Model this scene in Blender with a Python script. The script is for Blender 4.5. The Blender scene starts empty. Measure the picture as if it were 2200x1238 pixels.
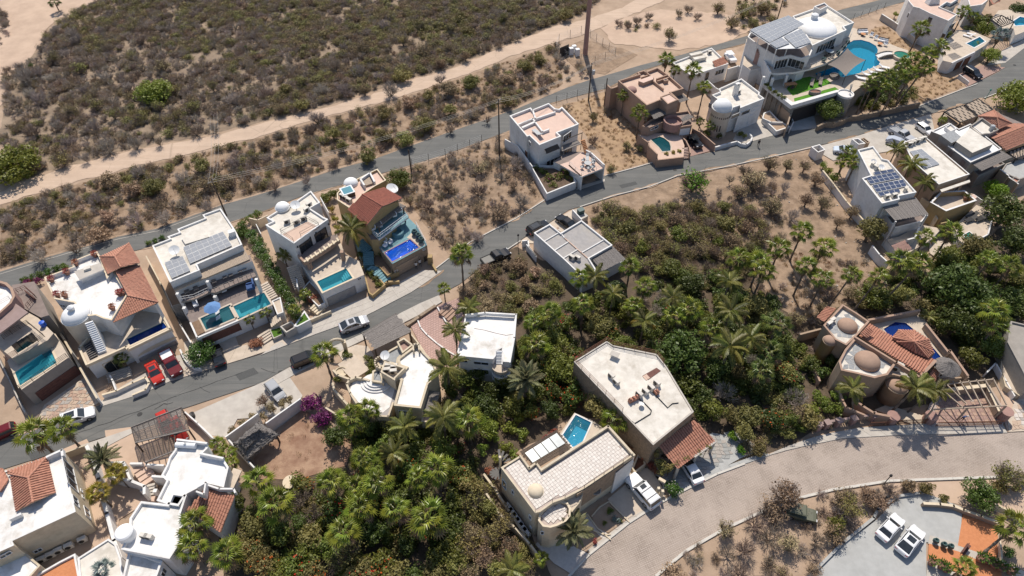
import bpy,math,random
import numpy as np
from mathutils import Vector,Matrix
from mathutils.geometry import tessellate_polygon
from mathutils import noise as mnoise
R = math.radians
rnd = random.Random(7)
SC = bpy.context.scene
COL = SC.collection

# ---------------------------------------------------------------- camera
CH,CF,CD = 87.0,1467.0,R(47.8)          # height, focal length (px of a 2200 wide picture), downward pitch
cam = bpy.data.cameras.new('drone_camera')
cam.sensor_width = 36.0
cam.lens = 36.0*CF/2200.0
cam.clip_start = 1.0
cam.clip_end = 3000.0
camo = bpy.data.objects.new('drone_camera',cam)
camo.location = (0,0,CH)
camo.rotation_euler = (R(90) - CD,0,0)
COL.objects.link(camo)
SC.camera = camo

# ---------------------------------------------------------------- light
SUN_EL,SUN_AZ = R(56),R(-4)                # azimuth measured from +y (away from the camera) towards +x
w = bpy.data.worlds.new('World'); SC.world = w; w.use_nodes = True
nt = w.node_tree
bg = nt.nodes['Background']
sky = nt.nodes.new('ShaderNodeTexSky'); sky.sky_type = 'NISHITA'; sky.sun_disc = False
sky.sun_elevation = SUN_EL; sky.sun_rotation = SUN_AZ; sky.dust_density = 1.0
nt.links.new(sky.outputs[0],bg.inputs[0]); bg.inputs[1].default_value = 0.115
sl = bpy.data.lights.new('sun','SUN'); sl.energy = 4.5; sl.angle = R(0.53); sl.color = (1.0,0.925,0.81)
so = bpy.data.objects.new('sun',sl); COL.objects.link(so)
sd = Vector((math.sin(SUN_AZ)*math.cos(SUN_EL),math.cos(SUN_AZ)*math.cos(SUN_EL),math.sin(SUN_EL)))
so.location = sd*200
so.rotation_euler = sd.to_track_quat('Z','Y').to_euler()
SC.render.engine = 'CYCLES'
SC.view_settings.view_transform = 'Standard'; SC.view_settings.look = 'None'
SC.view_settings.exposure = 0.06; SC.view_settings.gamma = 1.0
SC.view_settings.use_curve_mapping = False
SC.cycles.max_bounces = 6; SC.cycles.diffuse_bounces = 3; SC.cycles.glossy_bounces = 2
SC.cycles.transparent_max_bounces = 8; SC.cycles.transmission_bounces = 2

# ---------------------------------------------------------------- helpers
def P(x,y,z=0.0):
    "world point at height z seen at pixel x,y of the 2200x1238 photograph"
    u = (x - 1100)/CF; v = -(y - 619)/CF
    d = (u,math.cos(CD) + v*math.sin(CD),-math.sin(CD) + v*math.cos(CD))
    t = (z - CH)/d[2]
    return Vector((d[0]*t,d[1]*t,z))
def PX(pt):
    dz = pt[2] - CH
    dep = pt[1]*math.cos(CD) - dz*math.sin(CD); up = pt[1]*math.sin(CD) + dz*math.cos(CD)
    return (1100 + CF*pt[0]/dep,619 - CF*up/dep)
def wallhit(A,B,z,px,py):
    "point seen at a pixel on the vertical plane through the pixels A and B taken at height z; also axis and outward normal"
    a = P(A[0],A[1],z); b = P(B[0],B[1],z)
    t = (b - a); t.z = 0; t.normalize(); n = Vector((t.y,-t.x,0))
    c = Vector((0,0,CH))
    if n.dot(c - a) < 0: n = -n
    u = (px - 1100)/CF; v = -(py - 619)/CF
    d = Vector((u,math.cos(CD) + v*math.sin(CD),-math.sin(CD) + v*math.cos(CD)))
    k = (a - c).dot(n)/d.dot(n)
    return c + d*k,t,n

MATS = {}
def _nodes(m):
    m.use_nodes = True; nt = m.node_tree; nt.nodes.clear()
    o = nt.nodes.new('ShaderNodeOutputMaterial'); b = nt.nodes.new('ShaderNodeBsdfPrincipled')
    nt.links.new(b.outputs[0],o.inputs[0]); return nt,b,o
def _noise(nt,vec,scale,detail=4,rough=0.6):
    n = nt.nodes.new('ShaderNodeTexNoise'); n.inputs['Scale'].default_value = scale
    n.inputs['Detail'].default_value = detail; n.inputs['Roughness'].default_value = rough
    nt.links.new(vec,n.inputs['Vector']); return n.outputs['Fac']
def _ramp(nt,fac,a,b,p0=0.35,p1=0.65):
    r = nt.nodes.new('ShaderNodeValToRGB'); r.color_ramp.elements[0].position = p0; r.color_ramp.elements[1].position = p1
    r.color_ramp.elements[0].color = (*a,1); r.color_ramp.elements[1].color = (*b,1)
    nt.links.new(fac,r.inputs[0]); return r.outputs[0]
def _mix(nt,fac,a,b,mode='MIX'):
    m = nt.nodes.new('ShaderNodeMix'); m.data_type = 'RGBA'; m.blend_type = mode
    if isinstance(fac,float): m.inputs[0].default_value = fac
    else: nt.links.new(fac,m.inputs[0])
    for i,c in ((6,a),(7,b)):
        if isinstance(c,tuple): m.inputs[i].default_value = (*c,1)
        else: nt.links.new(c,m.inputs[i])
    return m.outputs[2]
def pm(name,c1,c2=None,scale=0.6,rough=0.85,bump=0.0,bscale=8.0,dirt=None,dscale=0.25,damt=0.5,local=False,spec=0.3,metal=0.0,rnd_amt=0.0,p0=0.35,p1=0.65):
    "plain procedural surface: two tones mixed by noise, optional broad stains, optional relief"
    m = bpy.data.materials.new(name); nt,b,o = _nodes(m)
    if local: tc = nt.nodes.new('ShaderNodeTexCoord'); vec = tc.outputs['Object']
    else: g = nt.nodes.new('ShaderNodeNewGeometry'); vec = g.outputs['Position']
    if c2 is None: c2 = tuple(c*0.86 for c in c1)
    col = _ramp(nt,_noise(nt,vec,scale,6),c1,c2,p0,p1)
    if dirt:
        f = _ramp(nt,_noise(nt,vec,dscale,8,0.7),(0,0,0),(damt,)*3,0.5,0.72)
        col = _mix(nt,f,col,dirt)
    if rnd_amt:
        oi = nt.nodes.new('ShaderNodeObjectInfo'); hs = nt.nodes.new('ShaderNodeHueSaturation')
        mr = nt.nodes.new('ShaderNodeMapRange'); mr.inputs[3].default_value = 1 - rnd_amt; mr.inputs[4].default_value = 1 + rnd_amt
        nt.links.new(oi.outputs['Random'],mr.inputs[0]); nt.links.new(mr.outputs[0],hs.inputs['Value'])
        nt.links.new(col,hs.inputs['Color']); col = hs.outputs[0]
    nt.links.new(col,b.inputs['Base Color'])
    b.inputs['Roughness'].default_value = rough; b.inputs['Metallic'].default_value = metal
    b.inputs['Specular IOR Level'].default_value = spec
    if bump:
        bn = nt.nodes.new('ShaderNodeBump'); bn.inputs['Strength'].default_value = bump; bn.inputs['Distance'].default_value = 0.1
        nt.links.new(_noise(nt,vec,bscale,5),bn.inputs['Height']); nt.links.new(bn.outputs[0],b.inputs['Normal'])
    MATS[name] = m; return m
def leafm(name,c1,c2,trans=0.25,rough=0.5,var=0.3,scale=1.2):
    m = bpy.data.materials.new(name); nt,b,o = _nodes(m)
    g = nt.nodes.new('ShaderNodeNewGeometry'); oi = nt.nodes.new('ShaderNodeObjectInfo')
    col = _ramp(nt,_noise(nt,g.outputs['Position'],scale,5,0.8),c1,c2,0.3,0.7)
    hs = nt.nodes.new('ShaderNodeHueSaturation'); mr = nt.nodes.new('ShaderNodeMapRange')
    mr.inputs[3].default_value = 1 - var; mr.inputs[4].default_value = 1 + var
    nt.links.new(oi.outputs['Random'],mr.inputs[0]); nt.links.new(mr.outputs[0],hs.inputs['Value'])
    m2 = nt.nodes.new('ShaderNodeMapRange'); m2.inputs[3].default_value = 0.475; m2.inputs[4].default_value = 0.525
    mm = nt.nodes.new('ShaderNodeMath'); mm.operation = 'FRACT'; m3 = nt.nodes.new('ShaderNodeMath'); m3.operation = 'MULTIPLY'; m3.inputs[1].default_value = 7.31
    nt.links.new(oi.outputs['Random'],m3.inputs[0]); nt.links.new(m3.outputs[0],mm.inputs[0]); nt.links.new(mm.outputs[0],m2.inputs[0])
    nt.links.new(m2.outputs[0],hs.inputs['Hue']); nt.links.new(col,hs.inputs['Color'])
    nt.links.new(hs.outputs[0],b.inputs['Base Color']); b.inputs['Roughness'].default_value = rough
    b.inputs['Specular IOR Level'].default_value = 0.4
    if trans:
        t = nt.nodes.new('ShaderNodeBsdfTranslucent'); nt.links.new(hs.outputs[0],t.inputs[0])
        x = nt.nodes.new('ShaderNodeMixShader'); x.inputs[0].default_value = trans
        nt.links.new(b.outputs[0],x.inputs[1]); nt.links.new(t.outputs[0],x.inputs[2]); nt.links.new(x.outputs[0],o.inputs[0])
    MATS[name] = m; return m
def waterm(name,col,ripple=0.4,alpha=0.35):
    m = bpy.data.materials.new(name); nt,b,o = _nodes(m)
    g = nt.nodes.new('ShaderNodeNewGeometry')
    n = _noise(nt,g.outputs['Position'],2.2,3)
    bn = nt.nodes.new('ShaderNodeBump'); bn.inputs['Strength'].default_value = ripple; bn.inputs['Distance'].default_value = 0.06
    nt.links.new(n,bn.inputs['Height']); nt.links.new(bn.outputs[0],b.inputs['Normal'])
    b.inputs['Base Color'].default_value = (*col,1); b.inputs['Roughness'].default_value = 0.06
    tr = nt.nodes.new('ShaderNodeBsdfTransparent'); tr.inputs[0].default_value = (*[min(1,c*0.6 + 0.45) for c in col],1)
    x = nt.nodes.new('ShaderNodeMixShader'); x.inputs[0].default_value = alpha
    nt.links.new(tr.outputs[0],x.inputs[1]); nt.links.new(b.outputs[0],x.inputs[2]); nt.links.new(x.outputs[0],o.inputs[0])
    MATS[name] = m; return m

# palette -----------------------------------------------------------
pm('white',(.74,.725,.71),(.66,.645,.63),1.5,.8,.15,12,(.46,.43,.385),.4,.55)
pm('white_clean',(.80,.80,.80),(.74,.74,.75),1.5,.7)
pm('roof_white',(.70,.655,.59),(.58,.54,.48),.9,.85,.1,10,(.36,.315,.255),.3,.75)
pm('roof_chalk',(.80,.78,.76),(.70,.68,.66),.5,.85,.1,10,(.40,.365,.31),.2,.95)
pm('roof_grey',(.36,.34,.33),(.30,.285,.28),1.5,.85,.1,10,(.42,.38,.32),.25,.6)
pm('roof_pink',(.60,.44,.35),(.54,.39,.31),.9,.85,.1,10,(.45,.32,.25),.3,.5)
pm('roof_peach',(.64,.47,.39),(.58,.42,.35),.9,.85,.1,10)
pm('cream',(.60,.51,.38),(.52,.44,.33),1.2,.85,.2,9,(.38,.31,.22),.3,.5)
pm('ochre',(.42,.30,.15),(.36,.26,.13),1.2,.85,.2,9,(.25,.18,.10),.4,.4)
pm('tan',(.40,.30,.22),(.35,.26,.19),1.0,.85,.2,8,(.27,.20,.15),.3,.5)
pm('adobe',(.40,.27,.20),(.35,.235,.175),1.0,.85,.2,8,(.27,.18,.14),.3,.4)
pm('greige',(.33,.30,.27),(.28,.255,.23),1.0,.85,.2,8)
pm('rose',(.36,.22,.19),(.31,.19,.165),1.0,.85,.2,8)
pm('maroon',(.16,.075,.06),(.12,.055,.045),2,.8,.1,8)
pm('coping',(.66,.56,.42),(.60,.50,.37),2,.8,.1,10)
pm('stone',(.34,.26,.19),(.22,.17,.125),2.6,.9,.8,3.0)
pm('stone_grey',(.30,.28,.25),(.19,.18,.165),3.0,.9,.8,3.0)
pm('deck',(.56,.47,.38),(.49,.41,.33),1.2,.8,.1,10,(.40,.33,.26),.3,.5)
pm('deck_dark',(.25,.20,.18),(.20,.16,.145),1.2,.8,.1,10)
pm('deck_teal',(.16,.30,.34),(.12,.24,.28),1.2,.7,.1,10)
pm('concrete',(.50,.46,.41),(.43,.39,.35),.8,.85,.15,14,(.33,.30,.26),.25,.6)
pm('concrete_grey',(.42,.42,.41),(.36,.36,.35),.7,.85,.15,14,(.28,.28,.27),.22,.6)
pm('kerb',(.58,.55,.50),(.50,.47,.43),2,.85)
pm('paver_orange',(.58,.24,.11),(.50,.20,.09),3,.85,.4,14)
pm('paver_pink',(.38,.25,.21),(.30,.20,.17),6,.85,.5,8)
pm('terracotta',(.47,.225,.155),(.36,.165,.112),2.4,.8,.2,8,(.22,.13,.09),.9,.55)
pm('terracotta_red',(.36,.13,.09),(.27,.095,.07),2.4,.8,.2,8,(.20,.10,.08),.9,.4)
pm('terracotta_pale',(.52,.26,.18),(.42,.20,.14),2.4,.8,.2,8,(.30,.17,.12),.9,.5)
pm('tile_white',(.68,.63,.58),(.58,.53,.48),3,.6)
pm('tile_pale',(.61,.55,.50),(.53,.475,.43),3,.6)
pm('tile_stain',(.44,.36,.32),(.38,.31,.28),3,.6)
pm('slate',(.33,.34,.35),(.25,.26,.27),2.5,.8,.1,8,rnd_amt=.12)
pm('timber_grey',(.24,.215,.20),(.155,.14,.13),5,.9,.4,12)
pm('timber_dark',(.10,.075,.06),(.065,.05,.04),4,.8,.3,10)
pm('timber_tan',(.40,.32,.25),(.31,.25,.195),4,.85,.3,10)
pm('wood_brown',(.20,.085,.05),(.14,.06,.035),4,.7,.2,10)
pm('wood_orange',(.55,.26,.12),(.45,.21,.10),4,.7,.2,10)
pm('thatch',(.23,.21,.20),(.12,.11,.105),6,.95,.9,9)
pm('metal_dark',(.045,.04,.04),(.03,.03,.03),4,.5)
pm('metal_grey',(.42,.43,.44),(.36,.37,.38),4,.5)
pm('metal_white',(.72,.72,.72),(.66,.66,.66),4,.45)
pm('solar_grey',(.30,.31,.33),(.26,.27,.29),5,.25,spec=.6,local=False)
pm('solar_blue',(.035,.05,.10),(.05,.065,.12),5,.2,spec=.7)
pm('solar_frame',(.62,.62,.62),(.55,.55,.55),5,.4)
pm('glass_dark',(.02,.025,.03),(.035,.04,.045),1.5,.08,spec=.8)
pm('glass_pale',(.40,.44,.46),(.32,.36,.38),1.5,.15,spec=.7)
pm('cloth_grey',(.26,.22,.195),(.23,.195,.17),3,.9)
pm('cloth_white',(.76,.76,.78),(.70,.70,.72),3,.8)
pm('cloth_blue',(.13,.25,.48),(.11,.22,.43),3,.8)
pm('cloth_navy',(.05,.10,.25),(.04,.08,.20),3,.8)
pm('plastic_blue',(.03,.12,.55),(.025,.10,.48),3,.4)
pm('plastic_teal',(.05,.30,.24),(.04,.25,.20),3,.5)
pm('plastic_black',(.02,.02,.022),None,3,.4)
pm('pot_clay',(.26,.14,.10),(.20,.10,.075),5,.8)
pm('pot_teal',(.05,.10,.10),(.04,.08,.08),5,.4)
pm('grill_red',(.35,.08,.05),None,5,.5)
pm('lawn',(.09,.19,.02),(.06,.13,.015),3,.9,.8,30)
pm('lawn_vivid',(.10,.28,.02),(.07,.20,.015),2,.9,.8,30)
pm('soil',(.16,.11,.08),(.10,.07,.05),1.5,.95,.5,6)
pm('bark',(.17,.13,.10),(.10,.08,.06),6,.95,.5,12,local=True)
pm('bark_grey',(.30,.26,.23),(.20,.175,.155),5,.95,.4,10,local=True)
pm('palm_bark',(.24,.19,.15),(.15,.12,.095),9,.95,.6,14,local=True)
pm('skirt',(.20,.145,.09),(.12,.085,.055),6,.95,.6,12,local=True)
pm('tyre',(.02,.02,.02),None,4,.9)
pm('rim',(.45,.45,.46),None,4,.3,metal=.6)
pm('lamp_red',(.45,.02,.02),None,4,.25)
pm('lamp_clear',(.65,.65,.66),None,4,.2)
pm('skin',(.35,.20,.14),None,4,.7)
pm('hair',(.03,.022,.018),None,4,.8)
pm('shirt_white',(.62,.62,.62),None,4,.9)
pm('shirt_blue',(.08,.17,.42),None,4,.9)
pm('trousers_dark',(.03,.035,.045),None,4,.9)
for n,c,r in (('car_white',(.78,.78,.79),.18),('car_silver',(.45,.46,.49),.2),('car_black',(.012,.012,.014),.12),('car_red',(.50,.028,.015),.2),
                ('car_darkred',(.13,.008,.01),.2),('car_grey',(.36,.37,.39),.2),('car_cover',(.40,.44,.52),.7),('car_olive',(.09,.095,.06),.6),('car_bluewhite',(.55,.62,.72),.2)):
    pm(n,c,tuple(x*.96 for x in c),.7,r,spec=.6,local=True)
leafm('leaf_palm',(.28,.30,.04),(.12,.165,.025),.25,.36,.45)
leafm('leaf_palm_dark',(.16,.185,.04),(.08,.11,.025),.2,.4,.4)
leafm('leaf_coco',(.27,.255,.06),(.13,.145,.035),.2,.4,.4)
leafm('leaf_yellow',(.38,.27,.035),(.20,.19,.03),.2,.5,.15)
leafm('leaf_date',(.26,.25,.12),(.14,.145,.07),.15,.5,.15)
leafm('leaf_blue',(.24,.29,.27),(.15,.19,.18),.15,.5,.15)
leafm('leaf_dead',(.27,.19,.11),(.17,.12,.07),.1,.8,.2)
leafm('leaf_dark',(.115,.145,.025),(.05,.07,.014),.22,.5,.3,1.6)
leafm('leaf_mid',(.19,.21,.035),(.09,.11,.02),.25,.5,.25,1.6)
leafm('leaf_bright',(.27,.30,.045),(.15,.19,.03),.3,.5,.2,1.6)
leafm('leaf_lime',(.17,.33,.02),(.11,.23,.015),.3,.5,.15,1.6)
leafm('leaf_hedge',(.12,.19,.03),(.06,.11,.018),.25,.5,.2,1.6)
leafm('leaf_olive',(.27,.235,.07),(.155,.14,.045),.2,.6,.25,1.2)
leafm('leaf_brown',(.31,.225,.125),(.20,.145,.08),.15,.8,.25,1.2)
leafm('leaf_tan',(.42,.31,.19),(.29,.21,.13),.15,.85,.25,1.2)
leafm('leaf_magenta',(.27,.05,.17),(.15,.03,.09),.3,.6,.15,3)
leafm('leaf_redpink',(.42,.10,.08),(.26,.08,.05),.3,.6,.15,3)
leafm('leaf_rust',(.42,.15,.085),(.24,.09,.05),.2,.6,.15,3)
leafm('petal_white',(.75,.74,.66),(.70,.66,.50),.2,.6,.05)
leafm('petal_red',(.70,.07,.02),(.55,.05,.02),.2,.6,.05)
leafm('petal_magenta',(.45,.02,.30),(.38,.02,.24),.2,.6,.05)
leafm('twig_grey',(.47,.40,.35),(.33,.28,.245),0,.9,.25,.9)
leafm('twig_brown',(.34,.27,.21),(.22,.17,.13),0,.9,.25,.9)
leafm('grass_dry',(.40,.26,.13),(.27,.17,.085),.2,.9,.2,.5)
waterm('water_turquoise',(.05,.40,.50),.5,.22)
waterm('water_blue',(.01,.16,.75),.8,.38)
waterm('water_navy',(.01,.05,.28),.4,.55)
waterm('water_dark',(.02,.12,.15),.3,.5)
waterm('water_green',(.08,.40,.30),.3,.40)
waterm('water_sky',(.30,.70,.85),.4,.40)
pm('basin_turq',(.22,.60,.62),(.18,.54,.57),3,.5)
pm('basin_cyan',(.05,.48,.72),(.04,.42,.66),3,.5)
pm('basin_blue',(.03,.22,.85),(.02,.14,.70),1.2,.5)
pm('basin_navy',(.02,.07,.35),(.015,.05,.28),3,.5)
pm('basin_dark',(.05,.16,.17),(.04,.12,.13),3,.5)
pm('basin_green',(.20,.48,.34),(.16,.40,.28),3,.5)

class MB:
    "collects faces with named materials and links them as one mesh object"
    def __init__(s): s.v = []; s.f = []; s.m = []; s.names = []
    def mi(s,mat):
        if mat not in s.names: s.names.append(mat)
        return s.names.index(mat)
    def add(s,vs,fs,mat):
        o = len(s.v); s.v.extend([tuple(v) for v in vs]); k = s.mi(mat)
        for f in fs: s.f.append(tuple(i + o for i in f)); s.m.append(k)
    def poly(s,pts,mat): s.add(pts,[tuple(range(len(pts)))],mat)
    def prism(s,pts,z0,z1,mat,top=None,cap=True,bottom=False):
        n = len(pts); pts = ccw(pts)
        vs = [(p[0],p[1],z0) for p in pts] + [(p[0],p[1],z1) for p in pts]
        s.add(vs,[(i,(i + 1) % n,n + (i + 1) % n,n + i) for i in range(n)],mat)
        if cap: s.add([(p[0],p[1],z1) for p in pts],[tuple(range(n))],top or mat)
        if bottom: s.add([(p[0],p[1],z0) for p in pts],[tuple(range(n))[::-1]],mat)
    def box(s,c,sz,rot=0.0,mat='white',taper=1.0):
        cx,cy,cz = c; hx,hy,hz = sz[0]/2,sz[1]/2,sz[2]/2; co,si = math.cos(rot),math.sin(rot)
        vs = []
        for z,t in ((-hz,1.0),(hz,taper)):
            for x,y in ((-hx,-hy),(hx,-hy),(hx,hy),(-hx,hy)):
                x *= t; y *= t
                vs.append((cx + x*co - y*si,cy + x*si + y*co,cz + z))
        s.add(vs,[(3,2,1,0),(4,5,6,7),(0,1,5,4),(1,2,6,5),(2,3,7,6),(3,0,4,7)],mat)
    def bar(s,a,b,w,h,mat,up=Vector((0,0,1))):
        a = Vector(a); b = Vector(b); d = (b - a)
        if d.length < 1e-6: return
        d.normalize(); x = d.cross(up)
        if x.length < 1e-3: x = Vector((1,0,0))
        x.normalize(); y = x.cross(d); vs = []
        for p in (a,b):
            for i,j in ((-1,-1),(1,-1),(1,1),(-1,1)): vs.append(p + x*(i*w/2) + y*(j*h/2))
        s.add(vs,[(3,2,1,0),(4,5,6,7),(0,1,5,4),(1,2,6,5),(2,3,7,6),(3,0,4,7)],mat)
    def tube(s,pts,r,mat,n=6,r2=None):
        pts = [Vector(p) for p in pts]; rings = []; m = len(pts)
        for i,p in enumerate(pts):
            d = (pts[min(i + 1,m - 1)] - pts[max(i - 1,0)]).normalized()
            x = d.cross(Vector((0,0,1)))
            if x.length < 1e-2: x = Vector((1,0,0))
            x.normalize(); y = x.cross(d)
            q = r if r2 is None else r + (r2 - r)*i/(m - 1)
            rings.append([p + x*math.cos(2*math.pi*k/n)*q + y*math.sin(2*math.pi*k/n)*q for k in range(n)])
        vs = [v for rg in rings for v in rg]
        fs = [(i*n + k,i*n + (k + 1) % n,(i + 1)*n + (k + 1) % n,(i + 1)*n + k) for i in range(m - 1) for k in range(n)]
        fs += [tuple(range(n))[::-1],tuple((m - 1)*n + k for k in range(n))]
        s.add(vs,fs,mat)
    def lathe(s,c,prof,mat,n=20,sx=1.0,sy=1.0,rot=0.0):
        "prof: list of (radius, z) relative to c"
        vs = []; co,si = math.cos(rot),math.sin(rot)
        for r,z in prof:
            for k in range(n):
                x = r*math.cos(2*math.pi*k/n)*sx; y = r*math.sin(2*math.pi*k/n)*sy
                vs.append((c[0] + x*co - y*si,c[1] + x*si + y*co,c[2] + z))
        m = len(prof)
        fs = [(i*n + k,i*n + (k + 1) % n,(i + 1)*n + (k + 1) % n,(i + 1)*n + k) for i in range(m - 1) for k in range(n)]
        if prof[0][0] > 1e-4: fs.append(tuple(range(n))[::-1])
        if prof[-1][0] > 1e-4: fs.append(tuple((m - 1)*n + k for k in range(n)))
        s.add(vs,fs,mat)
    def dome(s,c,r,h,mat,n=28,k=8,ry=None,rot=0.0):
        s.lathe(c,[(r*math.cos(i/k*math.pi/2),h*math.sin(i/k*math.pi/2)) for i in range(k + 1)],mat,n,1.0,(ry or r)/r,rot)
    def holed(s,outer,holes,z,mat):
        loops = [[Vector((p[0],p[1],0)) for p in outer]] + [[Vector((p[0],p[1],0)) for p in h] for h in holes]
        tris = tessellate_polygon(loops); vs = [(p.x,p.y,z) for l in loops for p in l]
        out = []
        for t in tris:
            a,b,c = [Vector(vs[i]) for i in t]
            out.append(tuple(t) if (b - a).cross(c - a).z > 0 else tuple(t)[::-1])
        s.add(vs,out,mat)
    def mesh(s,name,org=Vector((0,0,0)),smooth=False):
        me = bpy.data.meshes.new(name)
        v = [(a[0] - org[0],a[1] - org[1],a[2] - org[2]) for a in s.v]
        me.from_pydata(v,[],s.f)
        for n in s.names: me.materials.append(MATS[n])
        me.polygons.foreach_set('material_index',s.m)
        if smooth: me.polygons.foreach_set('use_smooth',[True]*len(s.f))
        me.update(); return me
    def cen(s):
        a = np.array(s.v); return Vector(((a[:,0].min() + a[:,0].max())/2,(a[:,1].min() + a[:,1].max())/2,a[:,2].min()))
    def build(s,name,parent=None,smooth=False,label=None,kind=None,cat=None,group=None):
        if not s.f: return None
        c = s.cen(); me = s.mesh(name,c,smooth); ob = bpy.data.objects.new(name,me); COL.objects.link(ob)
        WP[ob] = c
        if parent is not None: ob.parent = parent; ob.location = c - WP[parent]
        else: ob.location = c
        tag(ob,label,cat,group,kind); return ob
WP = {}
def tag(o,label=None,cat=None,group=None,kind=None):
    if label: o['label'] = label
    if cat: o['category'] = cat
    if group: o['group'] = group
    if kind: o['kind'] = kind
def thing(name,label,cat,loc,group=None):
    o = bpy.data.objects.new(name,None); o.empty_display_size = .3; COL.objects.link(o)
    o.location = loc; WP[o] = Vector(loc); tag(o,label,cat,group); return o
def ccw(pts):
    a = sum(pts[i][0]*pts[(i + 1) % len(pts)][1] - pts[(i + 1) % len(pts)][0]*pts[i][1] for i in range(len(pts)))
    return list(pts) if a > 0 else list(pts)[::-1]
def inset(pts,d):
    pts = ccw([Vector((p[0],p[1])) for p in pts]); n = len(pts); out = []
    for i in range(n):
        a,b,c = pts[i - 1],pts[i],pts[(i + 1) % n]
        e1 = (b - a).normalized(); e2 = (c - b).normalized()
        n1 = Vector((-e1.y,e1.x)); n2 = Vector((-e2.y,e2.x)); m = (n1 + n2)
        if m.length < 1e-3: m = n1
        m.normalize(); k = d/max(.35,m.dot(n1)); out.append(b + m*k)
    return out
def world(pts,z=0.0): return [P(x,y,z) for x,y in pts]
def inpoly(x,y,poly):
    c = False; j = len(poly) - 1
    for i in range(len(poly)):
        xi,yi = poly[i][0],poly[i][1]; xj,yj = poly[j][0],poly[j][1]
        if (yi > y) != (yj > y) and x < (xj - xi)*(y - yi)/(yj - yi) + xi: c = not c
        j = i
    return c
def dup(root,loc=None,rotz=None,label=None,scale=None,group=None):
    "copy of a thing with copies of its parts and sub-parts (meshes shared)"
    r = root.copy(); COL.objects.link(r)
    if loc is not None: r.location = loc; WP[r] = Vector(loc)
    if rotz is not None: r.rotation_euler = (0,0,rotz)
    if scale is not None: r.scale = (scale,scale,scale) if isinstance(scale,(int,float)) else scale
    if label: r['label'] = label
    if group: r['group'] = group
    for ch in list(root.children):
        c = ch.copy(); COL.objects.link(c); c.parent = r
        for g in ch.children:
            d = g.copy(); COL.objects.link(d); d.parent = c
    return r
def heading(a,b,z=0):
    "angle of the x axis pointing from pixel a to pixel b on the plane z"
    p = P(a[0],a[1],z); q = P(b[0],b[1],z); return math.atan2(q.y - p.y,q.x - p.x)
ORD = ['first','second','third','fourth','fifth','sixth','seventh','eighth','ninth','tenth','eleventh','twelfth','thirteenth','fourteenth','fifteenth','sixteenth','seventeenth','eighteenth','nineteenth','twentieth','twenty-first','twenty-second','twenty-third','twenty-fourth']
CNT = ['one','two','three','four','five','six','seven','eight','nine','ten','eleven','twelve','thirteen','fourteen','fifteen','sixteen','seventeen','eighteen','nineteen','twenty','twenty-one','twenty-two','twenty-three','twenty-four']
def ordlab(i,n,what,plural,where):
    "label for item i (sorted left to right) of n"
    if n == 1: return f'{what} {where}'
    if n == 2: return f'{"left" if i == 0 else "right"} one of two {plural} {where}'
    if i == 0: return f'leftmost of {CNT[n-1]} {plural} {where}'
    if i == n - 1: return f'rightmost of {CNT[n-1]} {plural} {where}'
    return f'{ORD[i]} from left of {CNT[n-1]} {plural} {where}'
# ================================================================ SETTING
pm('sand',(.43,.315,.23),(.33,.24,.172),.3,.95,.5,2.2,(.35,.24,.17),.5,.6)
pm('sand_pale',(.54,.40,.30),(.44,.32,.24),.25,.95,.35,1.2,(.50,.37,.28),.35,.5)
pm('scrub_floor',(.33,.25,.18),(.20,.15,.11),.3,.95,.6,2.2,(.20,.15,.11),.8,.6)
pm('dry_floor',(.34,.24,.165),(.20,.14,.095),.5,.95,.7,3.0,(.46,.34,.25),.6,.5)
pm('straw_floor',(.42,.29,.18),(.30,.20,.125),.5,.95,.6,5.0,(.24,.16,.11),.5,.6)
pm('brown_lawn',(.38,.25,.17),(.26,.155,.105),.45,.95,.6,6.0,(.20,.10,.065),.4,.7,p0=.4,p1=.6)
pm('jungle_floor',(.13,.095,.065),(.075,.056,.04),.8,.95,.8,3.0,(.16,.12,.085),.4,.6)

def roadm(name,base,streak):
    m = bpy.data.materials.new(name); nt,b,o = _nodes(m)
    g = nt.nodes.new('ShaderNodeNewGeometry'); vec = g.outputs['Position']
    mp = nt.nodes.new('ShaderNodeMapping'); mp.inputs['Rotation'].default_value = (0,0,R(-30)); mp.inputs['Scale'].default_value = (.06,.9,1)
    nt.links.new(vec,mp.inputs[0])
    c = _ramp(nt,_noise(nt,vec,7,6,.8),tuple(x*.9 for x in base),tuple(x*1.1 for x in base),.3,.7)
    c = _mix(nt,_ramp(nt,_noise(nt,mp.outputs[0],1.0,6,.7),(0,0,0),(.7,)*3,.45,.75),c,streak)
    c = _mix(nt,_ramp(nt,_noise(nt,vec,.22,5,.6),(0,0,0),(.45,)*3,.45,.7),c,tuple(x*.72 for x in base))
    vo = nt.nodes.new('ShaderNodeTexVoronoi'); vo.feature = 'DISTANCE_TO_EDGE'; vo.inputs['Scale'].default_value = .11
    wv = _mix(nt,.12,vec,_noise(nt,vec,1.2,4)); nt.links.new(wv,vo.inputs['Vector'])
    c = _mix(nt,_ramp(nt,vo.outputs['Distance'],(.55,)*3,(0,0,0),.0,.006),c,tuple(x*.55 for x in base))
    nt.links.new(c,b.inputs['Base Color']); b.inputs['Roughness'].default_value = .88
    bn = nt.nodes.new('ShaderNodeBump'); bn.inputs['Strength'].default_value = .25; bn.inputs['Distance'].default_value = .05
    nt.links.new(_noise(nt,vec,20,3),bn.inputs['Height']); nt.links.new(bn.outputs[0],b.inputs['Normal'])
    MATS[name] = m
roadm('dirt',(.50,.37,.275),(.60,.46,.35))
roadm('asphalt',(.125,.125,.12),(.205,.195,.18))
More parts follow.
